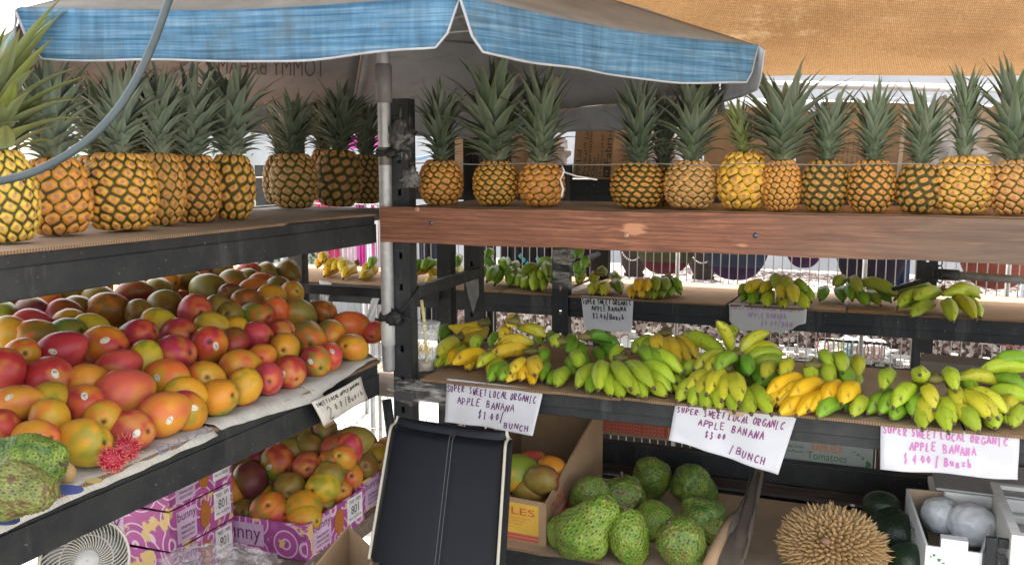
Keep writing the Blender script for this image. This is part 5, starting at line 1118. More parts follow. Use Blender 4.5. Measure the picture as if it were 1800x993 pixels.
# hanging garments
def garment(px0, px1, y0, y1, Y, c, lab, folds=4, cat='garment'):
    a = ony(px0, y0, Y); c_ = ony(px1, y0, Y); zb = ony(px0, y1, Y).z
    m = simple('fabric '+lab[:16], c, .9, 0, .45, 9, .003)
    return tag(cloth_panel('hanging_garment', a, c_, zb, m, folds, .012, 40, 6, th=.006, seed=px0*.1), lab, cat, 'clothes hanging in the stall behind the fence')
garment(735, 800, 390, 578, 3.55, (.014, .018, .032), 'long dark navy garment hanging behind the plastic cup', 3)
garment(846, 872, 420, 600, 3.6, (.016, .018, .026), 'narrow black garment hanging right beside the rear posts', 2)
garment(880, 1000, 390, 500, 3.5, (.012, .012, .02), 'black garment with turquoise trim above the green bunches', 5)
garment(1005, 1058, 390, 520, 3.52, (.04, .014, .035), 'plum coloured garment behind the taped post', 3)
garment(700, 730, 400, 500, 3.7, (.35, .08, .06), 'striped reddish garment seen just past the corner post', 3)
b = MB(); pa, pb = ony(598, 236, 4.4), ony(668, 240, 4.4); tag(cloth_panel('hanging_garment', pa, pb, ony(600, 262, 4.4).z, simple('bright pink cloth', (.5, .04, .22), .9), 2, .01, 20, 4), 'short bright pink cloth above the pale blue tarp', 'cloth', 'clothes hanging in the stall behind the fence')
garment(552, 592, 330, 480, 4.3, (.42, .03, .10), 'crimson cloth hanging at the left end of the fence', 3, 'cloth')
garment(594, 622, 330, 480, 4.32, (.62, .50, .55), 'pale lace cloth hanging between crimson and magenta cloths', 3, 'cloth')
garment(624, 662, 330, 480, 4.3, (.48, .03, .26), 'magenta cloth hanging behind the aluminium pole', 4, 'cloth')
garment(1540, 1602, 430, 500, 3.9, (.03, .05, .12), 'dark blue cloth hanging at the end of the row of bags', 3)
b = MB()
for i in range(9):
    p = ony(915+i*6, 450+((i*7) % 30), 3.47); b.lathe([(.001, -.012), (.010, 0), (.001, .012)], 8, c=tuple(p))
tag(b.obj('turquoise_necklace', simple('turquoise', (.05, .35, .42), .4)), 'turquoise beaded necklace hanging on the black garment', 'necklace')
# colourful bracelets hanging under the back shelf
bcol = [(.5,.12,.06), (.45,.30,.12), (.35,.5,.08), (.55,.6,.15), (.05,.35,.4), (.08,.3,.45), (.5,.2,.12), (.45,.35,.25), (.55,.2,.15), (.4,.3,.2)]
b = MB(); pa, pb = ony(1440, 596, 3.45), ony(1570, 606, 3.45); b.tube([pa, pb], .005, 8); rail = b.obj('bracelet_bar', M_BLACK2); tag(rail, 'dark bar threaded with coloured bracelets behind the fence', 'display bar')
for i in range(10):
    p = pa.lerp(pb, (i+.6)/11)+Vector((0, 0, -.028)); b = MB(); pts = [p+Vector((.008*math.sin(a)*math.cos(i), .006*math.cos(a*2), .033*math.cos(a))) + Vector((.012*math.sin(a), 0, 0)) for a in np.linspace(0, 2*PI, 20)]
    b.tube(pts, .0028, 6, cap=False); tag(b.obj('bracelet', simple('bracelet thread', bcol[i], .6)), f'{["rust", "tan", "lime", "yellow green", "teal", "blue", "orange brown", "beige", "coral", "sand"][i]} bracelet hanging {ORD[i]} along the dark bar', 'bracelet', 'bracelets on the bar')
p = ony(1500, 640, 3.55); tag(crumple('plastic_bag', (p.x, 3.62, .79), (.13, .08, .05), M_BAG, 21, amp=.6, freq=4), 'crumpled clear white bag on the low table behind the fence', 'plastic bag')
p = ony(1528, 645, 3.55); o, _ = oriented_box('small_box', (p.x-.1, 3.56, .746), (.09, .05, .04), 0, [simple('orange box', (.6, .28, .06), .5)], .002); tag(o, 'small orange box beside the crumpled clear bag', 'box')
p = ony(1155, 650, 3.6); o, _ = oriented_box('small_box', (p.x, 3.62, .746), (.13, .09, .05), .1, [simple('beige box', (.55, .45, .36), .7)], .003); tag(o, 'beige box on the low table behind the half yellow bunch', 'box')
o, P = oriented_box('cardboard_box', (ony(1705, 640, 2.36).x, 2.34, .992), (.22, .10, .045), -.08, [M_CARDD], .002); tag(o, 'grey brown open carton on the lower shelf behind the long green fingers', 'box')
# red and white checked cloth
t = NT('red checked cloth'); ck = t.n('ShaderNodeTexChecker'); ck.inputs['Scale'].default_value = 60; ck.inputs['Color1'].default_value = (.55, .05, .06, 1); ck.inputs['Color2'].default_value = (.7, .5, .5, 1); t.l(t.co(), ck.inputs[0]); t.set(color=ck.outputs[0], rough=.9)
p = ony(1790, 612, 2.9); tag(crumple('checked_cloth', (p.x+.02, 2.9, 1.0), (.08, .06, .03), t.m, 31, amp=.3), 'red and white checked cloth behind the cut off bunch', 'cloth')
# shrubs and blue tarp seen between the crowns
M_LF = simple('glossy shrub leaves', (.05, .10, .025), .5, 0, .6, 3); M_BARK = simple('shrub bark', (.10, .07, .05), .9)
def shrub(c, R0, H, lab, n=900, seed=1, cl=M_LF):
    r = random.Random(seed); root = empty('shrub', c, lab, 'shrub', 'shrubs beyond the stall'); b = MB()
    for i in range(n):
        th = r.uniform(0, 2*PI); ph = r.uniform(-.9, 1); rr_ = R0*(.55+.45*r.random())*(1+.3*mnoise.noise(Vector((math.cos(th)*2, math.sin(th)*2, ph*2+seed))))
        q = Vector((math.cos(th)*rr_*math.sqrt(max(0, 1-ph*ph*.8)), math.sin(th)*rr_*math.sqrt(max(0, 1-ph*ph*.8)), H*.55+H*.42*ph)); a = Vector((r.uniform(-1, 1), r.uniform(-1, 1), r.uniform(-.3, 1))).normalized()*r.uniform(.05, .09); s = a.cross(Vector((r.uniform(-1, 1), r.uniform(-1, 1), r.uniform(-1, 1)))).normalized()*.02
        b.add([q, q+a*.5+s, q+a, q+a*.5-s], [(0, 1, 2, 3)])
    b.obj('foliage', cl, root); b = MB(); b.tube([(0, 0, 0), (.02, 0, H*.4), (0, .03, H*.7)], [.04, .03, .015], 8); b.obj('trunk', M_BARK, root)
for i, (px, Y, R0, H, lab) in enumerate(((190, 4.6, .5, 2.0, 'leafy green shrub behind the nearest pineapples'), (330, 5.6, .6, 2.1, 'leafy shrub glimpsed between the middle crowns of the left rack'), (505, 5.8, .35, 1.35, 'low shrub glimpsed above the far mangoes'))):
    p = ony(px, 300, Y); shrub((p.x, Y, 0), R0, H, lab, seed=i+2)
t = simple('blue tarp', (.20, .36, .56), .5, 0, .25, 3); pa, pb = ony(560, 300, 4.0), ony(650, 246, 4.0)
b = MB(); b.grid(lambda u, v: Vector((pa.x-.15+(pb.x-pa.x+.3)*u, 3.75+v*.9, 1.33+.16*u+.10*v+.02*mnoise.noise(Vector((u*5, v*4, 2))))), 16, 10)
tp = tag(b.obj('tarp', t, solid=.004), 'pale blue tarp sloping up behind the far pineapples', 'tarp')
for i, (x, y, z) in enumerate(((pa.x-.1, 3.8, 1.33), (pb.x+.1, 3.8, 1.48), (pa.x-.1, 4.6, 1.42), (pb.x+.1, 4.6, 1.57))): b = MB(); b.tube([(x, y, 0), (x, y, z)], .012, 8); b.obj('tarp_pole', M_PIPE, tp)
t = simple('silver blue car paint', (.36, .46, .52), .25, .3, .05, 2)
# second tray of pale mangoes behind the left rack (far side)
tr = empty('side_table', (-2.15, 2.3, 0), 'cardboard topped side table beyond the mango rack', 'table')
b = MB(); b.box((-2.65, 1.5, 1.06), (-1.74, 2.62, 1.085)); adopt(tr, b.obj('table_top', M_CARD))
for x, y in ((-2.6, 1.55), (-1.8, 1.55), (-2.6, 2.57), (-1.8, 2.57)): b = MB(); b.box((x-.02, y-.02, 0), (x+.02, y+.02, 1.06)); adopt(tr, b.obj('leg', M_BLACK))
r = random.Random(8)
cells = [(i, j) for i in range(6) for j in range(9)]
for n_, (i, j) in enumerate(cells):
    p = Vector((-1.80-i*.09+r.uniform(-.01, .01), 1.60+j*.11+r.uniform(-.01, .01), 1.126)); mango(p, 1.1, 1, .042, ['redorange', 'orangegreen', 'red', 'olive', 'orange'][(i*3+j) % 5], 0, 'mango in the sunlit row on the side table past the rack', 'mangoes on the side table', 500+n_)

# ---- cup, cords, strings, tape
t = NT('clear cup plastic'); tb_ = t.n('ShaderNodeBsdfTransparent'); mx = t.n('ShaderNodeMixShader'); fr = t.n('ShaderNodeLayerWeight'); fr.inputs['Blend'].default_value = .35; sp = t.noise(140, 3, .6)
t.set(color=(.8, .82, .8), rough=.12); t.l(t.math('ADD', t.math('MULTIPLY', fr.outputs['Facing'], .6), t.ramp(sp, [(.5, (.12,)*3), (.62, (.45,)*3)])), mx.inputs[0]); t.l(tb_.outputs[0], mx.inputs[1]); t.l(t.b.outputs[0], mx.inputs[2]); t.l(mx.outputs[0], t.out.inputs[0]); M_CUP = t.m
cp = onz(746, 650, Z_SH); cp.z = Z_SH+.001; cup = empty('drink_cup', cp, 'clear plastic cup with yellow script and a straw beside the yellow bananas', 'cup')
b = MB(); b.lathe([(.001, .001), (.026, .001), (.027, .004), (.030, .03), (.0345, .07), (.0385, .112), (.041, .114), (.041, .117), (.0385, .118)], 32); b.obj('cup_body', M_CUP, cup)
b = MB(); b.lathe([(.041, .1175), (.042, .121), (.038, .123), (.008, .124)], 32); b.obj('lid', M_CUP, cup)
b = MB(); b.lathe([(.001, .004), (.0265, .004), (.0285, .022), (.001, .022)], 24); b.obj('drink_rest', simple('milky tan drink', (.48, .36, .24), .4), cup)
b = MB(); b.tube([(.010, -.004, .01), (.001, .0, .124), (-.007, .002, .178)], .0042, 8); b.obj('straw', simple('yellow straw', (.72, .60, .25), .4), cup)
M_SCR = simple('yellow script', (.72, .50, .08), .5)
b = MB(); pts = []
for line, z0_, a0, a1 in ((0, .072, -2.5, -.7), (1, .056, -2.3, -.6)):
    pts = [Vector(((.0345-(.072-z0_)*.1+.0008)*math.cos(a0+(a1-a0)*i/70), (.0345-(.072-z0_)*.1+.0008)*math.sin(a0+(a1-a0)*i/70), z0_+.006*math.sin(i*.95)+.004*math.sin(i*.37))) for i in range(71)]; b.tube(pts, .0011, 4)
b.obj('script_lettering', M_SCR, cup)
M_CORD = simple('black bungee cord', (.012, .012, .013), .6, 0, .5, 200, .001, 500)
def coil(px, py, lab, z, big=1):
    c = Vector((UC.x, UC.y, 0)); pts = []
    for i in range(40):
        a = i/39*2*PI*1.6; pts.append(Vector((c.x+.0195*math.cos(a), c.y+.0195*math.sin(a), z+.006*math.sin(a)+.004*i/39)))
    pts += [Vector((P1X-.028, YF-.016, z+.004)), Vector((P1X, YF-.018, z+.01)), Vector((P1X+.03, YF-.014, z+.03*big)), Vector((P1X+.034, YF+.02, z+.05*big))]
    root = empty('bungee_cord', (c.x, c.y, z), lab, 'cord', 'cords tying the pole to the post'); b = MB(); b.tube(pts, .0032, 7); o = b.obj('cord', M_CORD); adopt(root, o)
    b = MB(); b.tube([p+Vector((0, .001, .008)) for p in pts[:30]], .003, 7); adopt(root, b.obj('cord', M_CORD))
    o = crumple('knot', (P1X-.012, YF-.024, z), (.017*big, .012, .014*big), M_CORD, px, sub=3, amp=.6); adopt(root, o)
    for s_ in (-1, 1): b = MB(); b.tube([(P1X-.012+s_*.01, YF-.028, z), (P1X-.012+s_*.035, YF-.03, z+.006*s_), (P1X-.012+s_*.05, YF-.026, z-.004)], .003, 6); adopt(root, b.obj('cord_end', M_CORD))
coil(690, 270, 'black cord tying the pole to the post beside the first pineapple', ony(690, 270, YF).z)
coil(694, 556, 'thick black cord knot tying the pole to the post beside the plastic cup', ony(690, 556, YF).z, 1.5)
M_TAPE = simple('wrinkled dark plastic', (.07, .068, .068), .35, 0, .6, 30, .004, 60)
tag(crumple('plastic_wrap', (P1X+.004, YF-.004, ony(700, 245, YF).z), (.030, .022, .062), M_TAPE, 41, amp=.55, freq=4), 'wrinkled black plastic wrapped round the corner post near the string', 'plastic wrap')
tag(crumple('plastic_wrap', (P1X+.030, YF-.006, ony(712, 315, YF).z), (.022, .014, .026), simple('grey crumpled plastic', (.12, .115, .11), .5, 0, .5, 40), 43, amp=.6, freq=4), 'grey crumpled plastic wad tied above the end of the red board', 'plastic wrap')
t = NT('clear stretch film'); tb_ = t.n('ShaderNodeBsdfTransparent'); mx = t.n('ShaderNodeMixShader'); sp = t.noise(9, 5, .7, co=t.co(scale=(1, 1, 5))); t.set(color=(.62, .60, .57), rough=.2); t.l(t.ramp(sp, [(.50, (.03,)*3), (.70, (.55,)*3)]), mx.inputs[0]); t.l(tb_.outputs[0], mx.inputs[1]); t.l(t.b.outputs[0], mx.inputs[2]); t.l(mx.outputs[0], t.out.inputs[0]); t.bump(sp, .01, 1); M_FILM = t.m
b = MB(); z = ony(770, 690, YF).z; b.grid(lambda u, v: Vector((-1.06+.17*u, YF-.012-.012*abs(mnoise.noise(Vector((u*6, v*5, 1)))), z+.03-.06*v+.012*mnoise.noise(Vector((u*4, v*2, 5))))), 24, 12, flip=True)
tag(b.obj('stretch_film', M_FILM, solid=.0008), 'wrinkled clear film wrapped round the beam end below the plastic cup', 'film')
b = MB(); p = ony(990, 475, 2.7); b.grid(lambda u, v: Vector((p.x-.036+.072*u, 2.706-.006*abs(mnoise.noise(Vector((u*7, v*9, 3)))), p.z+.07-.13*v)), 16, 20, flip=True)
tag(b.obj('stretch_film', M_FILM, solid=.0008), 'clear tape wrapped round the middle post of the back rack', 'film')
M_STR = simple('grey twine', (.20, .17, .14), .8); pts = []
for i in range(61): x = -.99+(1.9)*i/60; pts.append((x, YF-.012, 1.5+.0035+.0015*math.sin(i*.8)-.002*math.sin(PI*i/60)))
b = MB(); b.tube(pts, .0013, 5); tag(b.obj('twine', M_STR), 'thin twine stretched along the row of pineapples above the red board', 'twine')
p = ony(988, 292, YF-.012); b = MB(); b.tube([p, p+Vector((.006, -.003, -.012)), p+Vector((-.004, 0, -.03)), p+Vector((.003, 0, -.05)), p+Vector((-.001, 0, -.068))], .0022, 6); b.tube([p+Vector((0, 0, -.012)), p+Vector((.03, .01, -.022)), p+Vector((.075, .02, -.030))], .002, 6)
tag(b.obj('white_string', simple('white string', (.6, .58, .55), .8)), 'white string knotted to the twine, hanging in the gap between pineapples', 'string')
b = MB(); pts = [atd(x, y, d) for x, y, d in ((312, -70, 1.02), (303, -20, 1.01), (290, 20, 1.0), (272, 70, .99), (245, 130, .98), (212, 185, .97), (170, 233, .96), (125, 268, .95), (70, 298, .94), (20, 314, .93), (-40, 324, .92), (-120, 330, .9))]
sm = []
for i in range(len(pts)-1):
    for q in range(6):
        t_ = q/6; p0, p1_, p2, p3 = pts[max(i-1, 0)], pts[i], pts[i+1], pts[min(i+2, len(pts)-1)]
        sm.append(.5*((2*p1_)+(p2-p0)*t_+(2*p0-5*p1_+4*p2-p3)*t_*t_+(3*p1_-p0-3*p2+p3)*t_**3))
b.tube(sm, .0044, 12); tag(b.obj('cable', simple('blue grey rubber cable', (.04, .055, .06), .5, 0, .2, 30)), 'thick blue grey cable curving down in front of the nearest pineapples', 'cable')
# pipe with chain right of the back rack
b = MB(); pa, pb = ony(1655, 482, 2.6), ony(1840, 495, 2.6); b.tube([pa, pb], .011, 10); pc_ = b.obj('grey_pipe', M_GREYMET); tag(pc_, 'grey pipe with a black grip crossing in front of the terracotta bag', 'pipe')
b = MB(); b.tube([pa-Vector((.02, 0, 0)), pa.lerp(pb, .17)], .015, 10); b.obj('grip', M_BLACK2, pc_)
b = MB(); q = pa+Vector((0, 0, 0)); b.tube([ony(1655, 482, 2.6), ony(1630, 492, 2.62), ony(1600, 500, 2.66), ony(1570, 508, 2.7)], .007, 6); b.obj('strap', M_BLACK2, pc_)
for i in range(4):
    b = MB(); c = ony(1652, 462+i*10, 2.58); b.tube([c+Vector((.006*math.cos(a), .002*math.sin(a*(1+i % 2)), .008*math.sin(a))) for a in np.linspace(0, 2*PI, 12)], .0018, 5, cap=False); b.obj('chain_link', M_BLACK2, pc_)

# ---- soursops, durian and the rest of the bottom shelf
def fib(n):
    i = np.arange(n)+.5; ph = np.arccos(1-2*i/n); th = PI*(1+5**.5)*i; return np.stack([np.cos(th)*np.sin(ph), np.sin(th)*np.sin(ph), np.cos(ph)], 1)
t = NT('soursop skin'); oi = t.n('ShaderNodeObjectInfo'); tp = t.attr('tipv'); n1 = t.noise(2.2, 5, .65); n2 = t.noise(5, 5, .7)
k = t.mix(t.ramp(n1, [(.38, (0, 0, 0)), (.66, (.8,)*3)]), oi.outputs['Color'], (.34, .42, .06))
k = t.mix(t.ramp(tp, [(.0, (.55,)*3), (.25, (0, 0, 0))]), k, (.045, .085, .015))
k = t.mix(t.ramp(t.math('MULTIPLY', tp, t.ramp(n2, [(.40, (.35,)*3), (.54, (1,)*3)])), [(.36, (0, 0, 0)), (.60, (.9,)*3)]), k, (.035, .028, .010))
k = t.mix(t.math('MULTIPLY', t.ramp(n1, [(.55, (1,)*3), (.42, (0,)*3)]), 0), k, k)
bw = t.ramp(t.math('ADD', n1, t.math('MULTIPLY', n2, .3)), [(.60, (0, 0, 0)), (.78, (1,)*3)]); k = t.mix(t.math('MULTIPLY', bw, oi.outputs['Alpha']), k, (.10, .06, .03))
t.set(color=k, rough=.45, spec=.45); t.bump(n2, .01, .3); M_SOUR = t.m
def bumpy(seed, nb, hgt, shape, sub=6):
    bm = bmesh.new(); bmesh.ops.create_icosphere(bm, subdivisions=sub, radius=1); me = bpy.data.meshes.new('soursop'); bm.to_mesh(me); bm.free()
    V = np.array([v.co[:] for v in me.vertices]); F_ = fib(nb); F_ += rng.normal(0, .02, F_.shape); F_ /= np.linalg.norm(F_, axis=1)[:, None]
    dt = V@F_.T; D = np.arccos(np.clip(dt.max(1), -1, 1)); w = 2/math.sqrt(nb)*.98; tip = np.clip(1-D/w, 0, 1)
    r = 1 + .10*vnoise(V, 1.2, seed) + .07*vnoise(V, 2.5, seed+3); P = shape(V)*r[:, None]; P += V*(tip**1.9*hgt*1.3)[:, None]
    me.vertices.foreach_set('co', P.astype(np.float32).ravel()); set_attr(me, 'tipv', tip); me.materials.append(M_SOUR)
    for p in me.polygons: p.use_smooth = True
    me.update(); return me
def sh_heart(V): P = V.copy(); k = .78+.30*V[:, 2]; P[:, 0] *= k; P[:, 1] *= k*.95; P[:, 2] *= 1.18; P[:, 0] += .14*V[:, 2]**2; return P
def sh_lobe(V): P = V.copy(); k = .86+.14*V[:, 2]+.16*np.cos(V[:, 2]*4+1); P[:, 0] *= k; P[:, 1] *= k; P[:, 2] *= 1.25; P[:, 0] += .22*V[:, 2]; return P
def sh_oval(V): P = V.copy(); k = .88+.10*V[:, 2]; P[:, 0] *= k; P[:, 1] *= k; P[:, 2] *= 1.12; P[:, 1] += .1*np.sin(V[:, 2]*2); return P
SO = [bumpy(1, 460, .040, sh_heart), bumpy(2, 430, .038, sh_lobe), bumpy(3, 480, .036, sh_oval), bumpy(4, 760, .034, sh_heart)]
GS, GS2, GS3 = (.085, .17, .022), (.13, .26, .022), (.06, .15, .03)
def soursop(px, py, rx, ry, Zs, me, c, lab, rot, brown=.4, group='soursops on the bottom shelf'):
    """px,py = centre; rests on Zs"""
    z = Zs+.05
    for _ in range(6):
        p = onz(px, py, z); d = depth(p); r = math.sqrt(rx*ry)/FPX*d; z = Zs+r*.93
    o = bpy.data.objects.new('soursop', SO[me]); link(o); o.location = p; v = VIEW(p); ax = UPV*math.cos(rot)+RIGHT*math.sin(rot); ax = (ax + v*.35).normalized()
    q = ax.to_track_quat('Z', 'Y'); o.rotation_euler = (q.to_matrix() @ Matrix.Rotation(px*.7, 3, 'Z')).to_euler(); s = 1.10*max(rx, ry)/FPX*d/1.15; o.scale = (s*min(1.15, min(rx, ry)/max(rx, ry)*1.28),)*2+(s,); o.color = (*c, brown)
    b = MB(); b.tube([(0.14, 0, 1.05), (.15, 0, 1.25), (.2, .02, 1.38)], [.06, .05, .055], 8); b.obj('stalk', M_BARK, o); return tag(o, lab, 'soursop', group)
zl = Z_LOW+.006
soursop(1144, 845, 38, 36, zl, 0, GS, 'soursop at the back of the shelf, directly behind the middle ones', .3, .35)
soursop(1222, 857, 39, 36, zl, 3, GS3, 'fine textured heart shaped soursop with a flat pointed shoulder', -1.0, 0)
soursop(1031, 872, 36, 30, zl+.04, 0, (.14, .24, .04), 'soursop with black tipped bumps lying behind the big two lobed one', .9, .8)
soursop(1090, 882, 38, 46, zl, 2, GS, 'dark blotched soursop standing between the two lobed one and the back one', .2, .9)
soursop(1152, 916, 34, 33, zl, 2, GS2, 'smallest light green soursop in the centre of the group', -1.2, .3)
soursop(1240, 914, 40, 40, zl, 1, GS3, 'rounded dark green soursop beside the crumpled cardboard flap', 2.6, .5)
soursop(1030, 930, 44, 58, zl+.01, 1, GS2, 'largest bright green two lobed soursop leaning on its neighbour', .45, .1)
soursop(988, 937, 26, 30, zl, 2, GS2, 'small green lobe shaped soursop tucked in front of the apple carton', .3, .1)
soursop(1107, 952, 37, 50, zl, 0, GS2, 'bright green soursop at the front edge, upright like a pear', -.2, .3)
soursop(1202, 960, 44, 50, zl, 0, GS, 'large soursop at the front edge nearest the cardboard flap', -.5, .6)
GM = 'soursops on the mango tray'
soursop(38, 812, 72, 50, ZL_SH+.014, 3, (.045, .12, .018), 'large dark green soursop at the near corner of the mango tray', 1.75, 0, GM)
soursop(30, 862, 66, 44, ZL_SH+.02, 1, (.13, .14, .045), 'brown scarred soursop with a stub of stem on the newspaper', 1.8, 1.0, GM)
# durian
t = NT('durian spines'); al = t.attr('tipv'); n1 = t.noise(3, 4, .6); k = t.ramp(al, [(0, (.07, .038, .015)), (.45, (.26, .16, .065)), (1, (.42, .27, .12))]); k = t.mix(t.ramp(n1, [(.5, (0, 0, 0)), (.7, (.6,)*3)]), k, (.22, .20, .05)); t.set(color=k, rough=.65); M_DUR = t.m
r = random.Random(2); b = MB(); al = []; F_ = fib(980); RD = .082
sp_ = MB(); sp_.lathe([(RD*.99*math.sin(a)+.0005, RD*.82*-math.cos(a)) for a in np.linspace(0, PI, 24)], 40)
for q in F_:
    n_ = Vector((q[0], q[1], q[2]*.84)); nn = Vector(q).normalized(); s = nn.orthogonal().normalized(); s2 = nn.cross(s); L = r.uniform(.012, .023); w = .0070; bend = Vector((r.uniform(-1, 1), r.uniform(-1, 1), r.uniform(-1, 1)))*.0065
    c = Vector((q[0]*RD, q[1]*RD, q[2]*RD*.82)); m = 6; vs = []
    for j, (ww, ll) in enumerate(((1, -.002), (.62, L*.42), (.22, L*.8))):
        for i in range(m): a = 2*PI*i/m; vs.append(c+(s*math.cos(a)+s2*math.sin(a))*w*ww+nn*ll+bend*(j/3)**2)
    vs.append(c+nn*L+bend); fs = [(j*m+i, j*m+(i+1) % m, (j+1)*m+(i+1) % m, (j+1)*m+i) for j in range(2) for i in range(m)]+[(2*m+i, 2*m+(i+1) % m, 3*m) for i in range(m)]
    b.add(vs, fs, 0, True); al += [0]*m+[.5]*m+[.8]*m+[1]
z = zl+.08
for _ in range(4): dp = onz(1462, 962, z); z = zl+.078
du = empty('durian', (dp.x, dp.y, zl+.080), 'brown spiky durian lying on bare cardboard with its stub facing the viewer', 'durian')
q = (VIEW(dp)+UPV*.15-RIGHT*.18).normalized().to_track_quat('Z', 'Y'); du.rotation_euler = q.to_euler(); du.scale = (1.20, .92, .95)
me = b.mesh('spines', M_DUR); set_attr(me, 'tipv', al); o = bpy.data.objects.new('spiny_rind', me); link(o, du)
me2 = sp_.mesh('core', simple('durian rind', (.15, .09, .04), .8)); o = bpy.data.objects.new('rind', me2); link(o, du)
b = MB(); b.tube([(0, 0, .06), (0, .001, .083), (.001, .002, .090)], [.010, .008, .008], 12); b.obj('stalk', simple('durian stalk', (.22, .12, .075), .7), du)
# dark green gourds
t = NT('dark green gourd'); n1 = t.noise(6, 5, .6); v = t.n('ShaderNodeTexVoronoi'); v.inputs['Scale'].default_value = 24; t.l(t.co(), v.inputs[0])
k = t.ramp(n1, [(.35, (.010, .022, .012)), (.7, (.025, .05, .022))]); k = t.mix(t.ramp(v.outputs['Distance'], [(.05, (.6,)*3), (.15, (0, 0, 0))]), k, (.12, .14, .06)); t.set(color=k, rough=.3, spec=.5); t.bump(n1, .01, .3); M_GOURD = t.m
for (px, py, rx, ry, lz, lab) in ((1550, 892, 34, 26, .05, 'dark green avocado at the back, touching the white carton'), (1562, 914, 32, 24, .035, 'dark green avocado second from the back beside the white carton'), (1582, 942, 42, 40, .0, 'largest dark green avocado beside the durian'), (1596, 990, 38, 36, 0, 'dark green avocado nearest the viewer in front of the white carton')):
    z = zl+.03+lz
    for _ in range(5): p = onz(px, py, z); d = depth(p); rr_ = math.sqrt(rx*ry)/FPX*d; z = zl+rr_*.95+lz
    bm = bmesh.new(); bmesh.ops.create_uvsphere(bm, u_segments=40, v_segments=28, radius=1)
    for v_ in bm.verts: k_ = 1-.10*v_.co.z+.03*mnoise.noise(v_.co*2+Vector((px, 0, 0))); v_.co.x *= k_; v_.co.y *= k_; v_.co.z *= 1.12
    me = bpy.data.meshes.new('avocado'); bm.to_mesh(me); bm.free(); me.materials.append(M_GOURD)
    for f in me.polygons: f.use_smooth = True
    o = bpy.data.objects.new('avocado', me); link(o); o.location = p; s = rr_; o.scale = (s, s, s); o.rotation_euler = (1.2, .3, px); tag(o, lab, 'avocado', 'avocados beside the white carton')
    b = MB(); b.tube([(0, 0, 1.08), (0, 0, 1.16)], .07, 8); b.obj('stem_button', M_BARK, o)

# ---- open boxes
def open_box(name, C4, z0, z1s, th, mats, label=None, cat='box', group=None, edge=None, floor=True):
    """C4: four top corners (x,y) counter-clockwise from front-left; z1s: rim height at each corner. Returns root, list of wall surface functions"""
    c = sum((Vector((x, y, 0)) for x, y in C4), Vector())/4; root = empty(name, (c.x, c.y, z0), label, cat, group); Ps = []
    C = [Vector((x, y, 0)) for x, y in C4]; names = ['front_wall', 'side_wall', 'back_wall', 'side_wall']
    for i in range(4):
        a, b_ = C[i], C[(i+1) % 4]; d = (b_-a).normalized(); nrm = Vector((-d.y, d.x, 0))*th
        za, zb = z1s[i], z1s[(i+1) % 4]; b = MB(); a2 = a + (d*th if i % 2 else d*0); b2 = b_ - (d*th if i % 2 else d*0)
        b.hexa([a2+Vector((0, 0, z0)), b2+Vector((0, 0, z0)), b2+nrm+Vector((0, 0, z0)), a2+nrm+Vector((0, 0, z0)), a2+Vector((0, 0, za)), b2+Vector((0, 0, zb)), b2+nrm+Vector((0, 0, zb)), a2+nrm+Vector((0, 0, za))])
        o = b.obj(names[i], mats[i] if isinstance(mats, list) else mats); adopt(root, o); o.parent = root
        P = (lambda a=a, b_=b_, za=za, zb=zb: (lambda u, v: Vector((a.x+(b_.x-a.x)*u, a.y+(b_.y-a.y)*u, (za*(1-u)+zb*u)*(1-v)+z0*v))))(); Ps.append((o, P))
    if floor:
        b = MB(); b.add([C[i]*.97+c*.03+Vector((0, 0, z0+.003)) for i in range(4)], [(0, 1, 2, 3)]); adopt(root, b.obj('bottom', mats[0] if isinstance(mats, list) else mats))
    return root, Ps
def printw(Pw, wallobj, root, txt, rect, mat, **k):
    o = print_on(Pw, txt, rect, mat, None, **k); o.parent = wallobj; o.location = -root.location - (wallobj.location if False else Vector()); 
    o.location = -(root.location + wallobj.location); return o
def fixloc(o, wallobj, root): o.parent = wallobj; o.location = -(root.location+wallobj.location); return o
def xy(v): return (v.x, v.y)
# apple carton with mangoes
M_YELB = simple('yellow printed panel', (.62, .38, .05), .6, 0, .15, 20)
ax0, ax1 = -.895, -.655
root, W = open_box('apple_carton', [(ax0, YF+.02), (ax1, YF+.012), (ax1+.010, 2.375), (ax0, 2.375)], zl, [.715, .708, .845, .85], .005, M_CARD, 'yellow and red printed apple carton holding a few mangoes beside the black chair', 'box')
b = MB(); patch(W[0][1], (.0, .10, .92, .78), b); fixloc(b.obj('yellow_panel', M_YELB), W[0][0], root)
b = MB(); patch(W[0][1], (.0, .80, .92, .85), b); patch(W[0][1], (.0, .88, .92, .93), b); patch(W[1][1], (.02, .62, .6, .70), b); patch(W[1][1], (.02, .78, .6, .84), b); fixloc(b.obj('red_stripe', M_PRR), W[0][0], root)
printw(W[0][1], W[0][0], root, 'APPLES', (.30, .20, .88, .36), M_PRR, off=.0014)
for i, tx in enumerate(('Premium quality fruit', 'Net weight 40 lbs', 'Keep refrigerated', 'Washington', 'USA')): printw(W[0][1], W[0][0], root, tx, (.34, .42+i*.068, [.84, .78, .74, .66, .5][i], .46+i*.068), M_PRR, off=.0014)
printw(W[1][1], W[1][0], root, 'DOLE', (.08, .22, .30, .50), M_PRR, off=.0012)
bk_ = MB(); bk_.box((ax0+.01, 2.30, .845), (ax1+.005, 2.372, .851)); fl_ = bk_.obj('top_flap', M_CARD2); adopt(root, fl_)
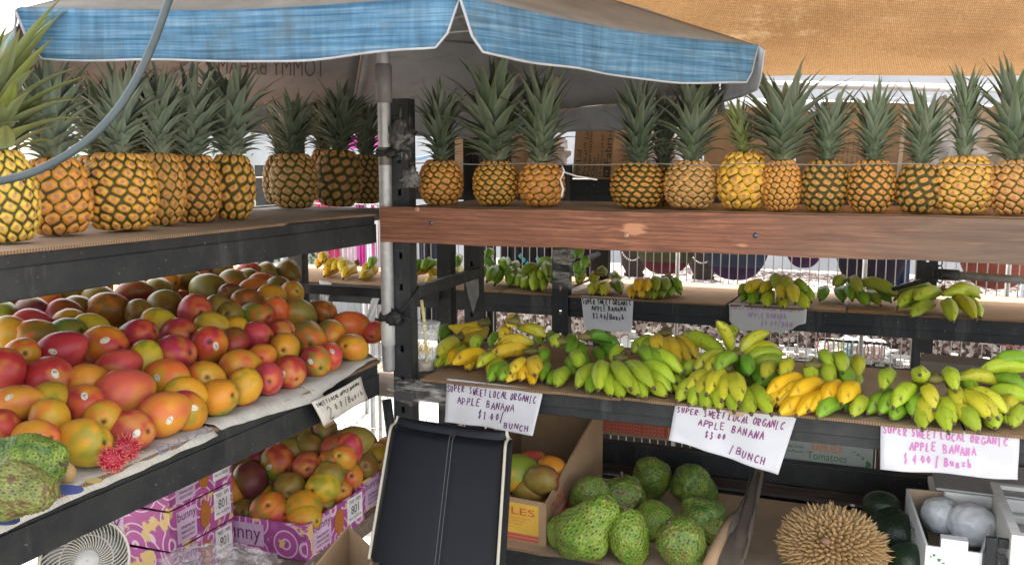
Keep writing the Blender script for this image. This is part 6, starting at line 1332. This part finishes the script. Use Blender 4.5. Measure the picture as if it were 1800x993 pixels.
for (px, py, rx, ry, k) in ((912, 830, 36, 24, 'yellowgreen'), (934, 812, 24, 15, 'redorange'), (970, 826, 25, 20, 'orangegreen'), (952, 844, 28, 20, 'dark'), (932, 862, 30, 20, 'olive'), (893, 852, 16, 12, 'red')):
    z = .735 if py < 850 else .70; p = onz(px, py, z); r_ = math.sqrt(rx*ry)/FPX*depth(p)*1.12
    if p.y > 2.31: p.y = 2.31
    mango(p, rx, ry, r_, k, 0, f"{COLW[k]} mango in the apple carton, " + {912: 'larger, against its dark side', 934: 'at the very back', 970: 'by the printed side wall', 952: 'in the middle', 932: 'at the front rim', 893: 'half hidden by the chair'}[px], 'mangoes in the apple carton', px)
for i in range(8): mango(Vector((ax0+.05+.075*(i % 3), 2.0+.09*(i//3), zl+.045)), 1, 1, .038, 'olive', 0, 'mango under the top ones inside the apple carton', 'mangoes low in the apple carton', 700+i)
# bunny cartons: procedural swirl print
t = NT('purple swirl print'); w1 = t.n('ShaderNodeTexWave', wave_type='RINGS', rings_direction='SPHERICAL'); w1.inputs['Scale'].default_value = 10; w1.inputs['Distortion'].default_value = 3.2; w1.inputs['Detail'].default_value = .6; w1.inputs['Detail Scale'].default_value = 1.4
vo = t.n('ShaderNodeTexVoronoi'); vo.inputs['Scale'].default_value = 14; t.l(t.co(), vo.inputs[0]); sb2 = t.n('ShaderNodeVectorMath', operation='SUBTRACT'); t.l(t.co(), sb2.inputs[0]); t.l(vo.outputs['Position'], sb2.inputs[1])
rings = t.math('SINE', t.math('MULTIPLY', vo.outputs['Distance'], 14)); n1 = t.noise(26, 3, .5)
k = t.ramp(t.math('MULTIPLY', t.math('ADD', rings, 1), .5), [(.30, (.42, .08, .30)), (.36, (.42, .08, .30)), (.40, (.68, .48, .64)), (.62, (.72, .55, .68)), (.66, (.46, .12, .36)), (.9, (.32, .06, .24))])
k = t.mix(t.ramp(n1, [(.60, (0, 0, 0)), (.63, (.9,)*3)]), k, (.70, .52, .18)); t.set(color=k, rough=.5); M_BUN = t.m
M_BUNT = simple('dark purple lettering', (.16, .02, .13), .5); M_WPR = simple('white print', (.76, .74, .76), .5)
BG = 'purple mango cartons under the mango rack'
ZLB = .612
def bunny(cx0, y0, cx1, y1, z0, lab, skew=0, h=.082):
    C = [(cx0, y0), (cx1, y0+skew), (cx1-skew*.3, y1+skew), (cx0-skew*.3, y1)]
    root, W = open_box('mango_carton', C, z0, [z0+h*.92, z0+h, z0+h, z0+h*.95], .004, M_BUN, lab, 'box', BG)
    o, P = W[0]
    b = MB(); patch(P, (.05, .15, .55, .80), b); fixloc(b.obj('label_panel', simple('pale mauve panel', (.60, .42, .60), .5)), o, root)
    printw(P, o, root, 'bunny', (.08, .20, .52, .78), M_BUNT, off=.0014)
    o, P = W[1]
    b = MB(); patch(P, (.10, .08, .40, .92), b); fixloc(b.obj('label_panel', simple('pale mauve panel', (.60, .42, .60), .5)), o, root)
    printw(P, o, root, 'bunny', (.11, .10, .39, .42), M_BUNT, off=.0014)
    for i in range(3): printw(P, o, root, ['PREMIUM', 'MANGOES', 'PRODUCE OF MEXICO'][i], (.16, .50+i*.13, .36, .58+i*.13), M_PRB, off=.0014)
    b = MB(); patch(P, (.68, .05, .96, .80), b, off=.001); fixloc(b.obj('paper_label', M_WPR), o, root)
    printw(P, o, root, 'TREE - RIPE', (.71, .12, .93, .22), M_PRB, off=.0016); printw(P, o, root, '801', (.75, .30, .89, .55), M_PRB, off=.0016); printw(P, o, root, 'Net wt 8.8 lb', (.71, .62, .93, .70), M_PRB, off=.0016)
    b = MB(); n = 18; ce = [P(.54+.085*math.cos(2*PI*i/n), .50+.36*math.sin(2*PI*i/n)) for i in range(n)]; nx = Vector((.0012, -.0002, 0)); b.add([c+nx for c in ce], [tuple(range(n))]); fixloc(b.obj('hand_hole', simple('mango seen through the hole', (.42, .15, .03), .4)), o, root)
    return root
sx0, sx1, sy0, sy1 = -1.52, -1.272, 1.36, 1.555
for i in range(3): bunny(sx0-(.02 if i % 2 else 0), sy0, sx1, sy1, ZLB+.086*i+(.022), ['purple mango carton at the bottom of the stack of three', 'purple mango carton in the middle of the stack of three', 'purple mango carton on top of the stack of three'][i])
bunny(-1.335, 1.565, -1.088, 1.81, ZLB+.03, 'open purple mango carton heaped with mangoes, nearest the cardboard box')
bunny(-1.36, 1.83, -1.112, 2.07, ZLB+.03, 'open purple mango carton behind the heaped one, beside the chair', .0)
bunny(-1.60, 1.66, -1.36, 1.88, ZLB+.03, 'purple mango carton in shade behind the stack of three')
# risers keep the cartons at shelf level
b = MB(); b.box((-1.62, 1.30, .600), (-1.09, 2.16, .640)); tag(b.obj('wooden_pallet', M_PLY), 'low wooden boards under the purple mango cartons', 'pallet')
HB = [(487,812,31,31,'redgreen',1),(442,848,29,34,'dark',0),(540,818,27,25,'red',0),(510,856,28,27,'olive',0),(470,895,32,30,'orangegreen',0),(533,890,31,29,'yellow',0),(570,856,29,28,'yellow',0),(592,812,27,20,'orangegreen',0),(638,778,31,23,'olive',0),(640,812,25,25,'orange',0),
 (605,846,22,26,'olive',0),(440,925,23,20,'redorange',0),(492,936,26,20,'orange',0),(545,786,30,20,'olive',0),(570,762,20,24,'dark',0),(528,765,22,12,'olive',0),(408,866,14,22,'redorange',0),(422,822,28,17,'dark',0),(592,788,20,10,'darkred',0),(514,792,17,11,'olive',0),(660,795,10,14,'red',0),(457,800,18,12,'darkred',0)]
for n_, (x, y, rx, ry, k, stk) in enumerate(HB):
    d_ = ray(x, y); s_ = 1.2
    while s_ < 3.4:
        p = _C + d_*s_; 
        surf = ZLB+.108 + .152*min(1, max(0, (p[1]-1.60)/.32))
        if p[2] <= surf: break
        s_ += .004
    p = Vector(_C+d_*s_); p.y = max(p.y, 1.612); p.x = min(p.x, -1.125); r_ = min(.044, max(.034, math.sqrt(rx*ry)/FPX*depth(p)))
    xi = ['fronting the heap', 'at the heap side', 'upper part', 'back of the heap'][n_ % 4]
    mango(p, rx, ry, r_, k, stk, f"{COLW[k]} mango, {ORD[n_ % 20] if n_ < 20 else 'last'} of those heaped in the open cartons, {'near its front wall' if y > 880 else 'in its middle' if y > 830 else 'towards the back'}", 'mangoes heaped in the purple cartons', 800+n_)
rr2 = random.Random(4)
for i in range(3):
    for j in range(7):
        mango(Vector((-1.29+i*.075, 1.625+j*.068, ZLB+.085+.05*min(1, j/4))), 1, 1, .036, ['olive', 'orange', 'redorange'][(i+j) % 3], 0, 'mango under the top layer in the open purple cartons', 'mangoes low in the purple cartons', 900+i*7+j)
for i in range(2): mango(Vector((-1.44+i*.09, 1.46, ZLB+.022+.03+.086*(2-i))), 1, 1, .036, 'redorange', i == 0, f'red mango inside the {["top", "middle"][i]} carton of the stack of three', 'mangoes in the stacked cartons', 950+i)

# crumpled cardboard flap beside the soursops
b = MB(); A = onz(1262, 985, zl+.01); B_ = ony(1334, 822, 2.30)
q0 = onz(1240, 1010, zl+.012); q1 = onz(1318, 905, zl+.012); q2 = ony(1338, 822, 2.16); q3 = ony(1262, 985, 1.80)
PFl = quad(ony(1320, 835, 2.20), ony(1342, 822, 2.22), ony(1300, 1000, 1.86), ony(1236, 1006, 1.84))
def PF(u, v): p = PFl(u, v); s = mnoise.noise(Vector((u*5.5, v*1.6, 4))); return p + Vector((.016*s + (.008*math.sin(u*7+v*3)), .025*math.sin(u*5), .008*mnoise.noise(Vector((u*3, v*5, 9)))))
b.grid(PF, 20, 50, flip=True); fl = tag(b.obj('cardboard_flap', mat_cardboard('weathered grey cardboard', (.13, .105, .085)), solid=.004), 'crumpled weathered cardboard flap standing between soursops and durian', 'cardboard flap')
b = MB(); b.tube([PF(.30, .55), PF(.28, .7), PF(.25, .85), PF(.2, 1.0)], [.010, .013, .014, .015], 10); b.obj('rolled_edge', M_CARD, fl)
# dark cartons and tomato box on the low back shelf
o, P = carton(1045, 1185, 742, 2.56, .25, 'red printed fruit carton behind the lower beam under the middle bunches', zb=.687); b = MB(); patch(P, (0, 0, 1, .78), b); b.obj('red_panel', M_PRR, o)
for i in range(3): print_on(P, 'WASHINGTON APPLES', (.05, .14+.22*i, .95, .28+.22*i), M_CARD2, o, off=.0015)
o, P = carton(1186, 1290, 752, 2.58, .25, 'brown carton with red edge behind the tilted price sheet', zb=.687); b = MB(); patch(P, (0, .7, 1, .95), b); b.obj('red_panel', M_PRR, o)
o, P = carton(985, 1042, 735, 2.50, .2, 'small tan carton beside the apple carton back wall', zb=.687, m=M_CARD2)
o, P = carton(1370, 1562, 778, 2.50, .26, 'grey green tomato carton with orange lettering under the beam', zb=.687, m=simple('grey carton', (.36, .39, .38), .7, 0, .1, 12))
print_on(P, 'KAMUELA', (.42, .10, .72, .42), M_PRO, o); print_on(P, 'Tomatoes', (.38, .46, .76, .78), M_PRG, o); print_on(P, 'Hawaii Grown', (.16, .22, .34, .38), M_PRG, o); print_on(P, 'Vine Ripened', (.16, .44, .34, .60), M_PRG, o)
def islands(P, rect, mat, parent):
    u0, v0, u1, v1 = rect; b = MB()
    for (cx, cy, rx, ry) in ((.03, .12, .03, .035), (.14, .05, .05, .05), (.32, .20, .07, .06), (.47, .30, .06, .03), (.58, .40, .07, .06), (.55, .46, .03, .03), (.84, .75, .14, .22)):
        n = 10; pts = []
        for i in range(n):
            a = 2*PI*i/n; k_ = 1+.25*math.sin(a*3+cx*9); u = u0+(u1-u0)*(cx+rx*k_*math.cos(a)); v = v0+(v1-v0)*(cy+ry*k_*math.sin(a)); p = P(u, v); e = 1e-3
            nm = (P(u, v+e)-P(u, v-e)).cross(P(u+e, v)-P(u-e, v)).normalized(); nm = -nm if nm.dot(Vector(_C)-p) < 0 else nm; pts.append(p+nm*.0012)
        b.add(pts, [tuple(range(n))[::-1]])
    return b.obj('island_map', mat, parent)
islands(P, (.80, .25, .99, .92), M_PRG, o)
b = MB(); patch(P, (0, .93, 1, .97), b); b.obj('green_stripe', M_PRG, o)
o, P = carton(1575, 1690, 812, 2.52, .25, 'flat brown carton under the magenta price sheet', zb=.687)
# white scale
p = ony(1745, 848, 2.30); sc_ = empty('kitchen_scale', (p.x, 2.30, .70), 'white kitchen scale with a silver tray at the shelf end', 'scale')
b = MB(); b.box((-.11, -.09, .02), (.16, .10, .055)); b.obj('scale_body', M_WHITE, sc_, bevel=.008); b = MB(); b.box((-.13, -.11, .058), (.18, .12, .066)); b.obj('weighing_tray', M_ALU, sc_, bevel=.004)
b = MB(); b.box((-.13, -.10, 0), (.18, .12, .018)); b.obj('base_plate', M_WHITE, sc_, bevel=.003)
b = MB(); b.box((.2, 2.24, .696), (.75, 2.41, .70)); 
adopt(RR, b.obj('deck', M_PLY))
# white produce carton
M_WCAR = simple('white coated carton', (.68, .70, .72), .6, 0, .08, 14); zt = .735
FL_, FR_, BRc, BL_ = onz(1628, 950, zt), onz(1728, 956, zt), onz(1762, 872, zt), onz(1592, 866, zt)
root, W = open_box('white_carton', [xy(FL_), xy(FR_), xy(BRc), xy(BL_)], zl, [zt-.01, zt-.02, zt, zt+.012], .005, [M_WCAR, M_WCAR, M_CARD2, M_WCAR], 'white produce carton with green island print holding wrapped white melons', 'box')
islands(W[0][1], (.08, .12, .60, .60), M_PRG, None); isl = bpy.data.objects['island_map.001']; fixloc(isl, W[0][0], root)
printw(W[0][1], W[0][0], root, 'Locally Grown', (.10, .66, .50, .72), M_PRR); printw(W[0][1], W[0][0], root, 'in Hawaii', (.10, .76, .40, .82), M_PRR)
b = MB(); Pb3 = W[3][1]
for i in range(7): a = i/7*2*PI; u, v = .45+.12*math.cos(a), .28+.10*math.sin(a); b.add([Pb3(.45, .28)+Vector((-.001, 0, 0)), Pb3(u, v)+Vector((-.0012, 0, 0)), Pb3(u+.02, v+.04)+Vector((-.0012, 0, 0))], [(0, 1, 2)])
fixloc(b.obj('leaf_print', M_PRG), W[3][0], root)
tbx = MB(); c_ = W[0][1](.5, 0); tbx.box((c_.x-.025, c_.y-.004, c_.z-.002), (c_.x+.025, c_.y+.02, c_.z+.022)); adopt(root, tbx.obj('tab', M_WCAR))
t = NT('cling wrapped fruit'); n1 = t.noise(9, 5, .6); t.set(color=t.ramp(n1, [(.35, (.58, .60, .62)), (.65, (.74, .75, .77))]), rough=.22, spec=.6); t.bump(n1, .006, .8); M_WRAP = t.m
for (px, py, r_, lab) in ((1655, 905, .045, 'film wrapped pale fruit on the near side of the white carton'), (1708, 922, .052, 'smooth white wrapped fruit beside the black bracket'), (1690, 885, .04, 'film wrapped fruit at the back of the white carton')):
    p = onz(px, py, zt-.03); p.z = max(p.z, zl+r_); tag(crumple('wrapped_fruit', p, (r_, r_, r_*.95), M_WRAP, px, sub=5, amp=.06, freq=3), lab, 'wrapped fruit', 'wrapped fruit in the white carton')
# black bracket and foam box at the corner
A_ = onz(1742, 960, .70); b = MB(); a = ony(1735, 895, 1.97); 
br = empty('metal_bracket', (a.x, 1.95, zl), 'black angled metal bracket standing between the white carton and the foam box', 'bracket')
b = MB(); b.box((0, 0, 0), (.020, .012, .155)); b.obj('upright', M_BLACK, br, bevel=.002)
b = MB(); b.box((.022, .0, .136), (.075, .012, .155)); b.obj('top_bar', M_BLACK, br, bevel=.002)
b = MB(); b.add([(.018, -.004, .125), (.034, -.004, .125), (.10, -.004, .0), (.075, -.004, .0)], [(3, 2, 1, 0)]); b.obj('diagonal', M_BLACK, br, solid=.004)
a = ony(1772, 880, 2.0); root, W = open_box('foam_box', [(a.x, 1.93), (a.x+.26, 1.93), (a.x+.26, 2.25), (a.x, 2.25)], zl, [.775]*4, .018, simple('white foam', (.72, .71, .69), .85, 0, .12, 40, .001, 200), 'white foam box cut by the picture edge on the bottom shelf', 'box')

# ---- black chair
t = NT('black faux leather'); n1 = t.noise(3, 4, .5); n2 = t.noise(220, 3, .6); sc2 = t.noise(40, 5, .7)
t.set(color=t.mix(t.ramp(sc2, [(.66, (0, 0, 0)), (.72, (.5,)*3)]), (.004, .005, .008), (.02, .023, .028)), rough=t.ramp(n1, [(.3, (.38,)*3), (.7, (.52,)*3)]), spec=.26); t.bump(n2, .0006, .25); M_LEA = t.m
M_PIP = simple('cream piping', (.40, .38, .31), .6, 0, .1, 40); M_THR = simple('grey thread', (.16, .16, .16), .7)
TLc, TRc, BRc_, BLc = atd(690, 741, 1.66), atd(884, 768, 1.60), atd(868, 1010, 1.44), atd(650, 985, 1.50)
ch = empty('leather_chair', ((TLc.x+TRc.x)/2, (TLc.y+TRc.y)/2, 0), 'black leather chair with cream piping, its back to the banana shelf', 'chair')
eX = (TRc-TLc).normalized(); eN = eX.cross(Vector((0, 0, 1))).normalized()
if eN.dot(Vector(_C)-TLc) < 0: eN = -eN
TH = .045
def PBk(u, v, side=0):
    p = quad(TLc, TRc, BRc_, BLc)(u, v); puff = .010*(1-abs(2*u-1)**3) - .002*math.exp(-((u-.56)/.03)**2)
    top = max(0, 1-v/.09); fall = -.012*top**2.2; edge = max(0, (abs(2*u-1)-.93)/.07)**2*.008
    ctr = puff + fall - edge
    if side: ctr = -TH - puff*.6 + (.030*top**2.2)*.4 + .004
    lift = -.010*top**3
    return p + eN*ctr + Vector((0, 0, lift if not side else lift-.004))
b = MB(); N1, N2 = 36, 44; b.grid(lambda u, v: PBk(u, v), N1, N2, flip=True); b.grid(lambda u, v: PBk(u, v, 1), N1, N2)
for u in (0, 1):
    b.grid(lambda s, v, u=u: PBk(u, v).lerp(PBk(u, v, 1), s) + eX*(.012*math.sin(PI*s))*(1 if u else -1), 8, N2, flip=(u == 0))
b.grid(lambda u, s: PBk(u, 0).lerp(PBk(u, 0, 1), s) + Vector((0, 0, .016*math.sin(PI*s))), N1, 8, flip=False)
b.grid(lambda u, s: PBk(u, 1).lerp(PBk(u, 1, 1), s), N1, 3, flip=True)
bo = b.obj('backrest', M_LEA); adopt(ch, bo)
for u in (0, 1):
    b = MB(); oo = eX*(.004 if u else -.004); pts = [PBk(u, 1-i/40)+eN*.003+oo for i in range(41)] + [PBk(u, 0).lerp(PBk(u, 0, 1), s)+Vector((0, 0, .016*math.sin(PI*s))) for s in (.2, .4, .6, .8)] + [PBk(u, i/40, 1)+oo for i in range(41)]
    b.tube(pts, .0027, 8); o = b.obj('piping', M_PIP); o.parent = bo
b = MB()
for uu in (.545, .575):
    for i in range(70):
        p0, p1_ = PBk(uu-.0*i, (i+.15)/70), PBk(uu, (i+.8)/70); b.tube([p0+eN*.0006, p1_+eN*.0006], .0006, 4)
o = b.obj('stitching', M_THR); o.parent = bo
sz = .50; sc0 = (BLc+BRc_)/2 + eN*.2; hw = .13
b = MB(); M_ = Matrix.Translation((sc0.x, sc0.y, 0)) @ Matrix.Rotation(math.atan2(eX.y, eX.x), 4, 'Z'); b.box((-hw-.02, -.18, sz-.04), (hw+.02, .16, sz+.03), mat=M_); adopt(ch, b.obj('seat', M_LEA, bevel=.02))
for sx in (-1, 1):
    for sy in (-1, 1): b = MB(); b.box((sx*hw-.015, sy*.14-.015, 0), (sx*hw+.015, sy*.14+.015, sz-.041), mat=M_); adopt(ch, b.obj('leg', M_BLACK))
    b = MB(); b.tube([M_ @ Vector((sx*hw*.8, .15, sz-.02)), quad(TLc, TRc, BRc_, BLc)(.5+.4*sx, 1)-eN*.02], .012, 8); adopt(ch, b.obj('back_bracket', M_BLACK))
# ---- near cardboard boxes
zq = .845
root, W = open_box('cardboard_box', [xy(onz(470, 1060, zq)), xy(onz(600, 1085, zq)), xy(onz(664, 962, zq)), xy(onz(612, 928, zq))], .42, [zq-.03, zq, zq-.01, zq+.006], .004, M_CARD, 'open cardboard box with a punched hand hole in front of the mango cartons', 'box')
b = MB(); n = 16; Pw = W[3][1]; b.add([Pw(.30+.05*math.cos(2*PI*i/n), .05+.03*math.sin(2*PI*i/n))+Vector((.004, -.004, .001)) for i in range(n)], [tuple(range(n))]); fixloc(b.obj('hand_hole', M_DARKWOOD), W[3][0], root)  # flat dark disc stands for the shaded inside of the hole
zq2 = .80; root, W = open_box('cardboard_box', [xy(onz(640, 1100, zq2)), xy(onz(880, 1120, zq2)), xy(onz(790, 1000, zq2)), xy(onz(650, 966, zq2))], .42, [zq2]*4, .004, M_CARD2, 'cardboard box with a wavy yellow rim at the foot of the black chair', 'box')
b = MB(); P3 = W[2][1]; b.tube([P3(i/60, 0)+Vector((0, 0, .002+.003*abs(math.sin(i*.9)))) for i in range(61)], .0035, 6); fixloc(b.obj('yellow_rim', simple('yellow trim', (.60, .42, .10), .6)), W[2][0], root)
tr2 = empty('low_stand', (-.75, 1.25, 0), 'low stand carrying the two near cardboard boxes', 'stand'); b = MB(); b.box((-.95, .85, .39), (-.35, 1.5, .415)); adopt(tr2, b.obj('stand_top', M_PLY))
for x, y in ((-.93, .87), (-.37, .87), (-.93, 1.48), (-.37, 1.48)): b = MB(); b.box((x-.012, y-.012, 0), (x+.012, y+.012, .39)); adopt(tr2, b.obj('leg', M_BLACK))
# plastic bag heap
t = NT('clear crinkled bag'); tb_ = t.n('ShaderNodeBsdfTransparent'); mx = t.n('ShaderNodeMixShader'); sp = t.noise(26, 6, .75, dist=.6); t.set(color=(.70, .66, .68), rough=.15); t.l(t.ramp(sp, [(.46, (.08,)*3), (.70, (.6,)*3)]), mx.inputs[0]); t.l(tb_.outputs[0], mx.inputs[1]); t.l(t.b.outputs[0], mx.inputs[2]); t.l(mx.outputs[0], t.out.inputs[0]); t.bump(sp, .006, 1); M_CRK = t.m
p = atd(385, 1003, 1.62); bg = crumple('clear_bag', p, (.12, .08, .040), M_CRK, 61, sub=6, amp=.28, freq=2.4); tag(bg, 'crinkled clear plastic bag heaped in front of the purple cartons', 'plastic bag')
b = MB(); b.box((p.x-.16, p.y-.1, .0), (p.x+.12, p.y+.10, p.z-.045)); tag(b.obj('storage_bin', simple('dim grey bin', (.12, .11, .11), .7), bevel=.01), 'grey storage bin beneath the crinkled clear bag', 'bin')
# fan
fc = atd(150, 985, 1.42); fan = empty('desk_fan', fc, 'white desk fan with a spiral grille under the near end of the mango tray', 'fan')
fv = (Vector(_C)-fc); fv = (fv + RIGHT*.25*fv.length).normalized(); fan.rotation_euler = fv.to_track_quat('Z', 'Y').to_euler()
M_FAN = simple('cream fan plastic', (.42, .40, .35), .4, 0, .05, 10); RF = .066
b = MB(); b.tube([(RF*math.cos(a), RF*math.sin(a), 0) for a in np.linspace(0, 2*PI, 60)], .0028, 8, cap=False); b.tube([(RF*.60*math.cos(a), RF*.60*math.sin(a), .009) for a in np.linspace(0, 2*PI, 50)], .0012, 6, cap=False); b.obj('rim', M_FAN, fan)
b = MB()
for i in range(44):
    a0 = 2*PI*i/44; pts = []
    for j in range(9): s = j/8; r_ = .019+(RF-.019)*s; a = a0 + .75*s**1.3; pts.append((r_*math.cos(a), r_*math.sin(a), .012*(1-s**2.5)))
    b.tube(pts, .0011, 5, cap=False)
b.obj('grille', M_FAN, fan)
b = MB(); b.lathe([(.001, .016), (.016, .016), (.0195, .012), (.0195, .004)], 28); b.obj('hub_badge', simple('grey hub', (.42, .42, .42), .35), fan)
b = MB(); b.lathe([(RF, -.002), (RF*1.02, -.012), (RF*.9, -.04), (RF*.4, -.055), (.001, -.058)], 40); b.obj('housing', simple('shaded housing', (.30, .29, .27), .6), fan)  # darker copy of the fan plastic, shade behind the grille put into the colour
for i in range(3):
    a = i*2*PI/3; b = MB(); b.grid(lambda u, v, a=a: Vector(((.012+.045*u)*math.cos(a+v*.9), (.012+.045*u)*math.sin(a+v*.9), -.014-.010*v)), 6, 8); b.obj('blade', simple('fan blade', (.25, .25, .26), .5), fan, solid=.001)
b = MB(); b.box((fc.x-.03, fc.y-.02+.03, .0), (fc.x+.03, fc.y+.06, fc.z-RF-.002)); o = b.obj('fan_stand', M_FAN); o.parent = fan; o.matrix_parent_inverse = (Matrix.Translation(fc) @ fan.rotation_euler.to_matrix().to_4x4()).inverted()
# rambutan, small brown fruit, loose leaves
t = NT('rambutan hair'); n1 = t.noise(6, 3, .5); al_ = t.attr('tipv'); t.set(color=t.ramp(al_, [(0, (.42, .02, .06)), (.6, (.62, .05, .10)), (1, (.60, .30, .12))]), rough=.5); M_RAM = t.m
for (px, py, lab, sd) in ((198, 806, 'hairy red rambutan on the newspaper, the one touching the yellow mango', 1), (222, 788, 'hairy pink rambutan with yellow hair tips, against the red mango', 2)):
    p = onz(px, py, ZL_SH+.036); r_ = 17/FPX*depth(p); root = empty('rambutan', p, lab, 'rambutan', 'rambutans on the tray edge')
    b = MB(); b.lathe([(max(.0003, r_*math.sin(a)), -r_*1.1*math.cos(a)) for a in np.linspace(0, PI, 14)], 20); o = b.obj('fruit_body', simple('rambutan skin', (.42, .02, .05), .5), root); o.rotation_euler = (1.1, 0, -.5)
    b = MB(); al = []; r = random.Random(sd)
    for q in fib(240):
        nn = Vector(q); s = nn.orthogonal().normalized(); L = r.uniform(.35, .6)*r_; bd = Vector((r.uniform(-1, 1), r.uniform(-1, 1), r.uniform(-1, 1)))*r_*.28
        pts = [nn*r_*.98, nn*(r_+L*.5)+bd*.4, nn*(r_+L*.85)+bd*1.2]; k0 = len(b.v); b.tube(pts, [.0009, .0007, .0004], 4); al += [0]*4+[.5]*4+[1]*4
    me = b.mesh('hair', M_RAM); set_attr(me, 'tipv', al); o = bpy.data.objects.new('soft_spines', me); link(o, root)
p = onz(117, 830, ZL_SH+.028); tag(crumple('small_fruit', p, (.013, .013, .016), simple('tan fruit skin', (.36, .24, .10), .6), 71, sub=4, amp=.08), 'small tan fruit beside the dark green soursop', 'fruit')
M_LL = simple('loose green leaf', (.20, .30, .06), .5, 0, .3, 20)
for i, (x, y, a, lab) in enumerate(((270, 404, .2, 'loose green leaf on the cardboard before the wedged pineapple'), (45, 415, 1.3, 'green leaf curling up before the nearest pineapple'), (200, 410, -.2, 'small dry leaf scrap between two front pineapples'), (455, 385, .1, 'dry leaf scrap after the last front row pineapple'))):
    p = onz(x, y, ZL_TOP+.008); b = MB(); L = .05; d = Vector((math.sin(a), .3*math.cos(a), 0))
    b.grid(lambda u, v: p + RIGHT*(L*(u-.5))*math.cos(a if i == 1 else .1) + Vector((0, (v-.5)*.012*(1-abs(2*u-1)), .002+.008*u*u+(L*(u)*math.sin(a) if i == 1 else 0))), 10, 3); tag(b.obj('loose_leaf', M_LL if i < 2 else M_BRACT, solid=.0005), lab, 'leaf', 'loose leaves on the left rack')
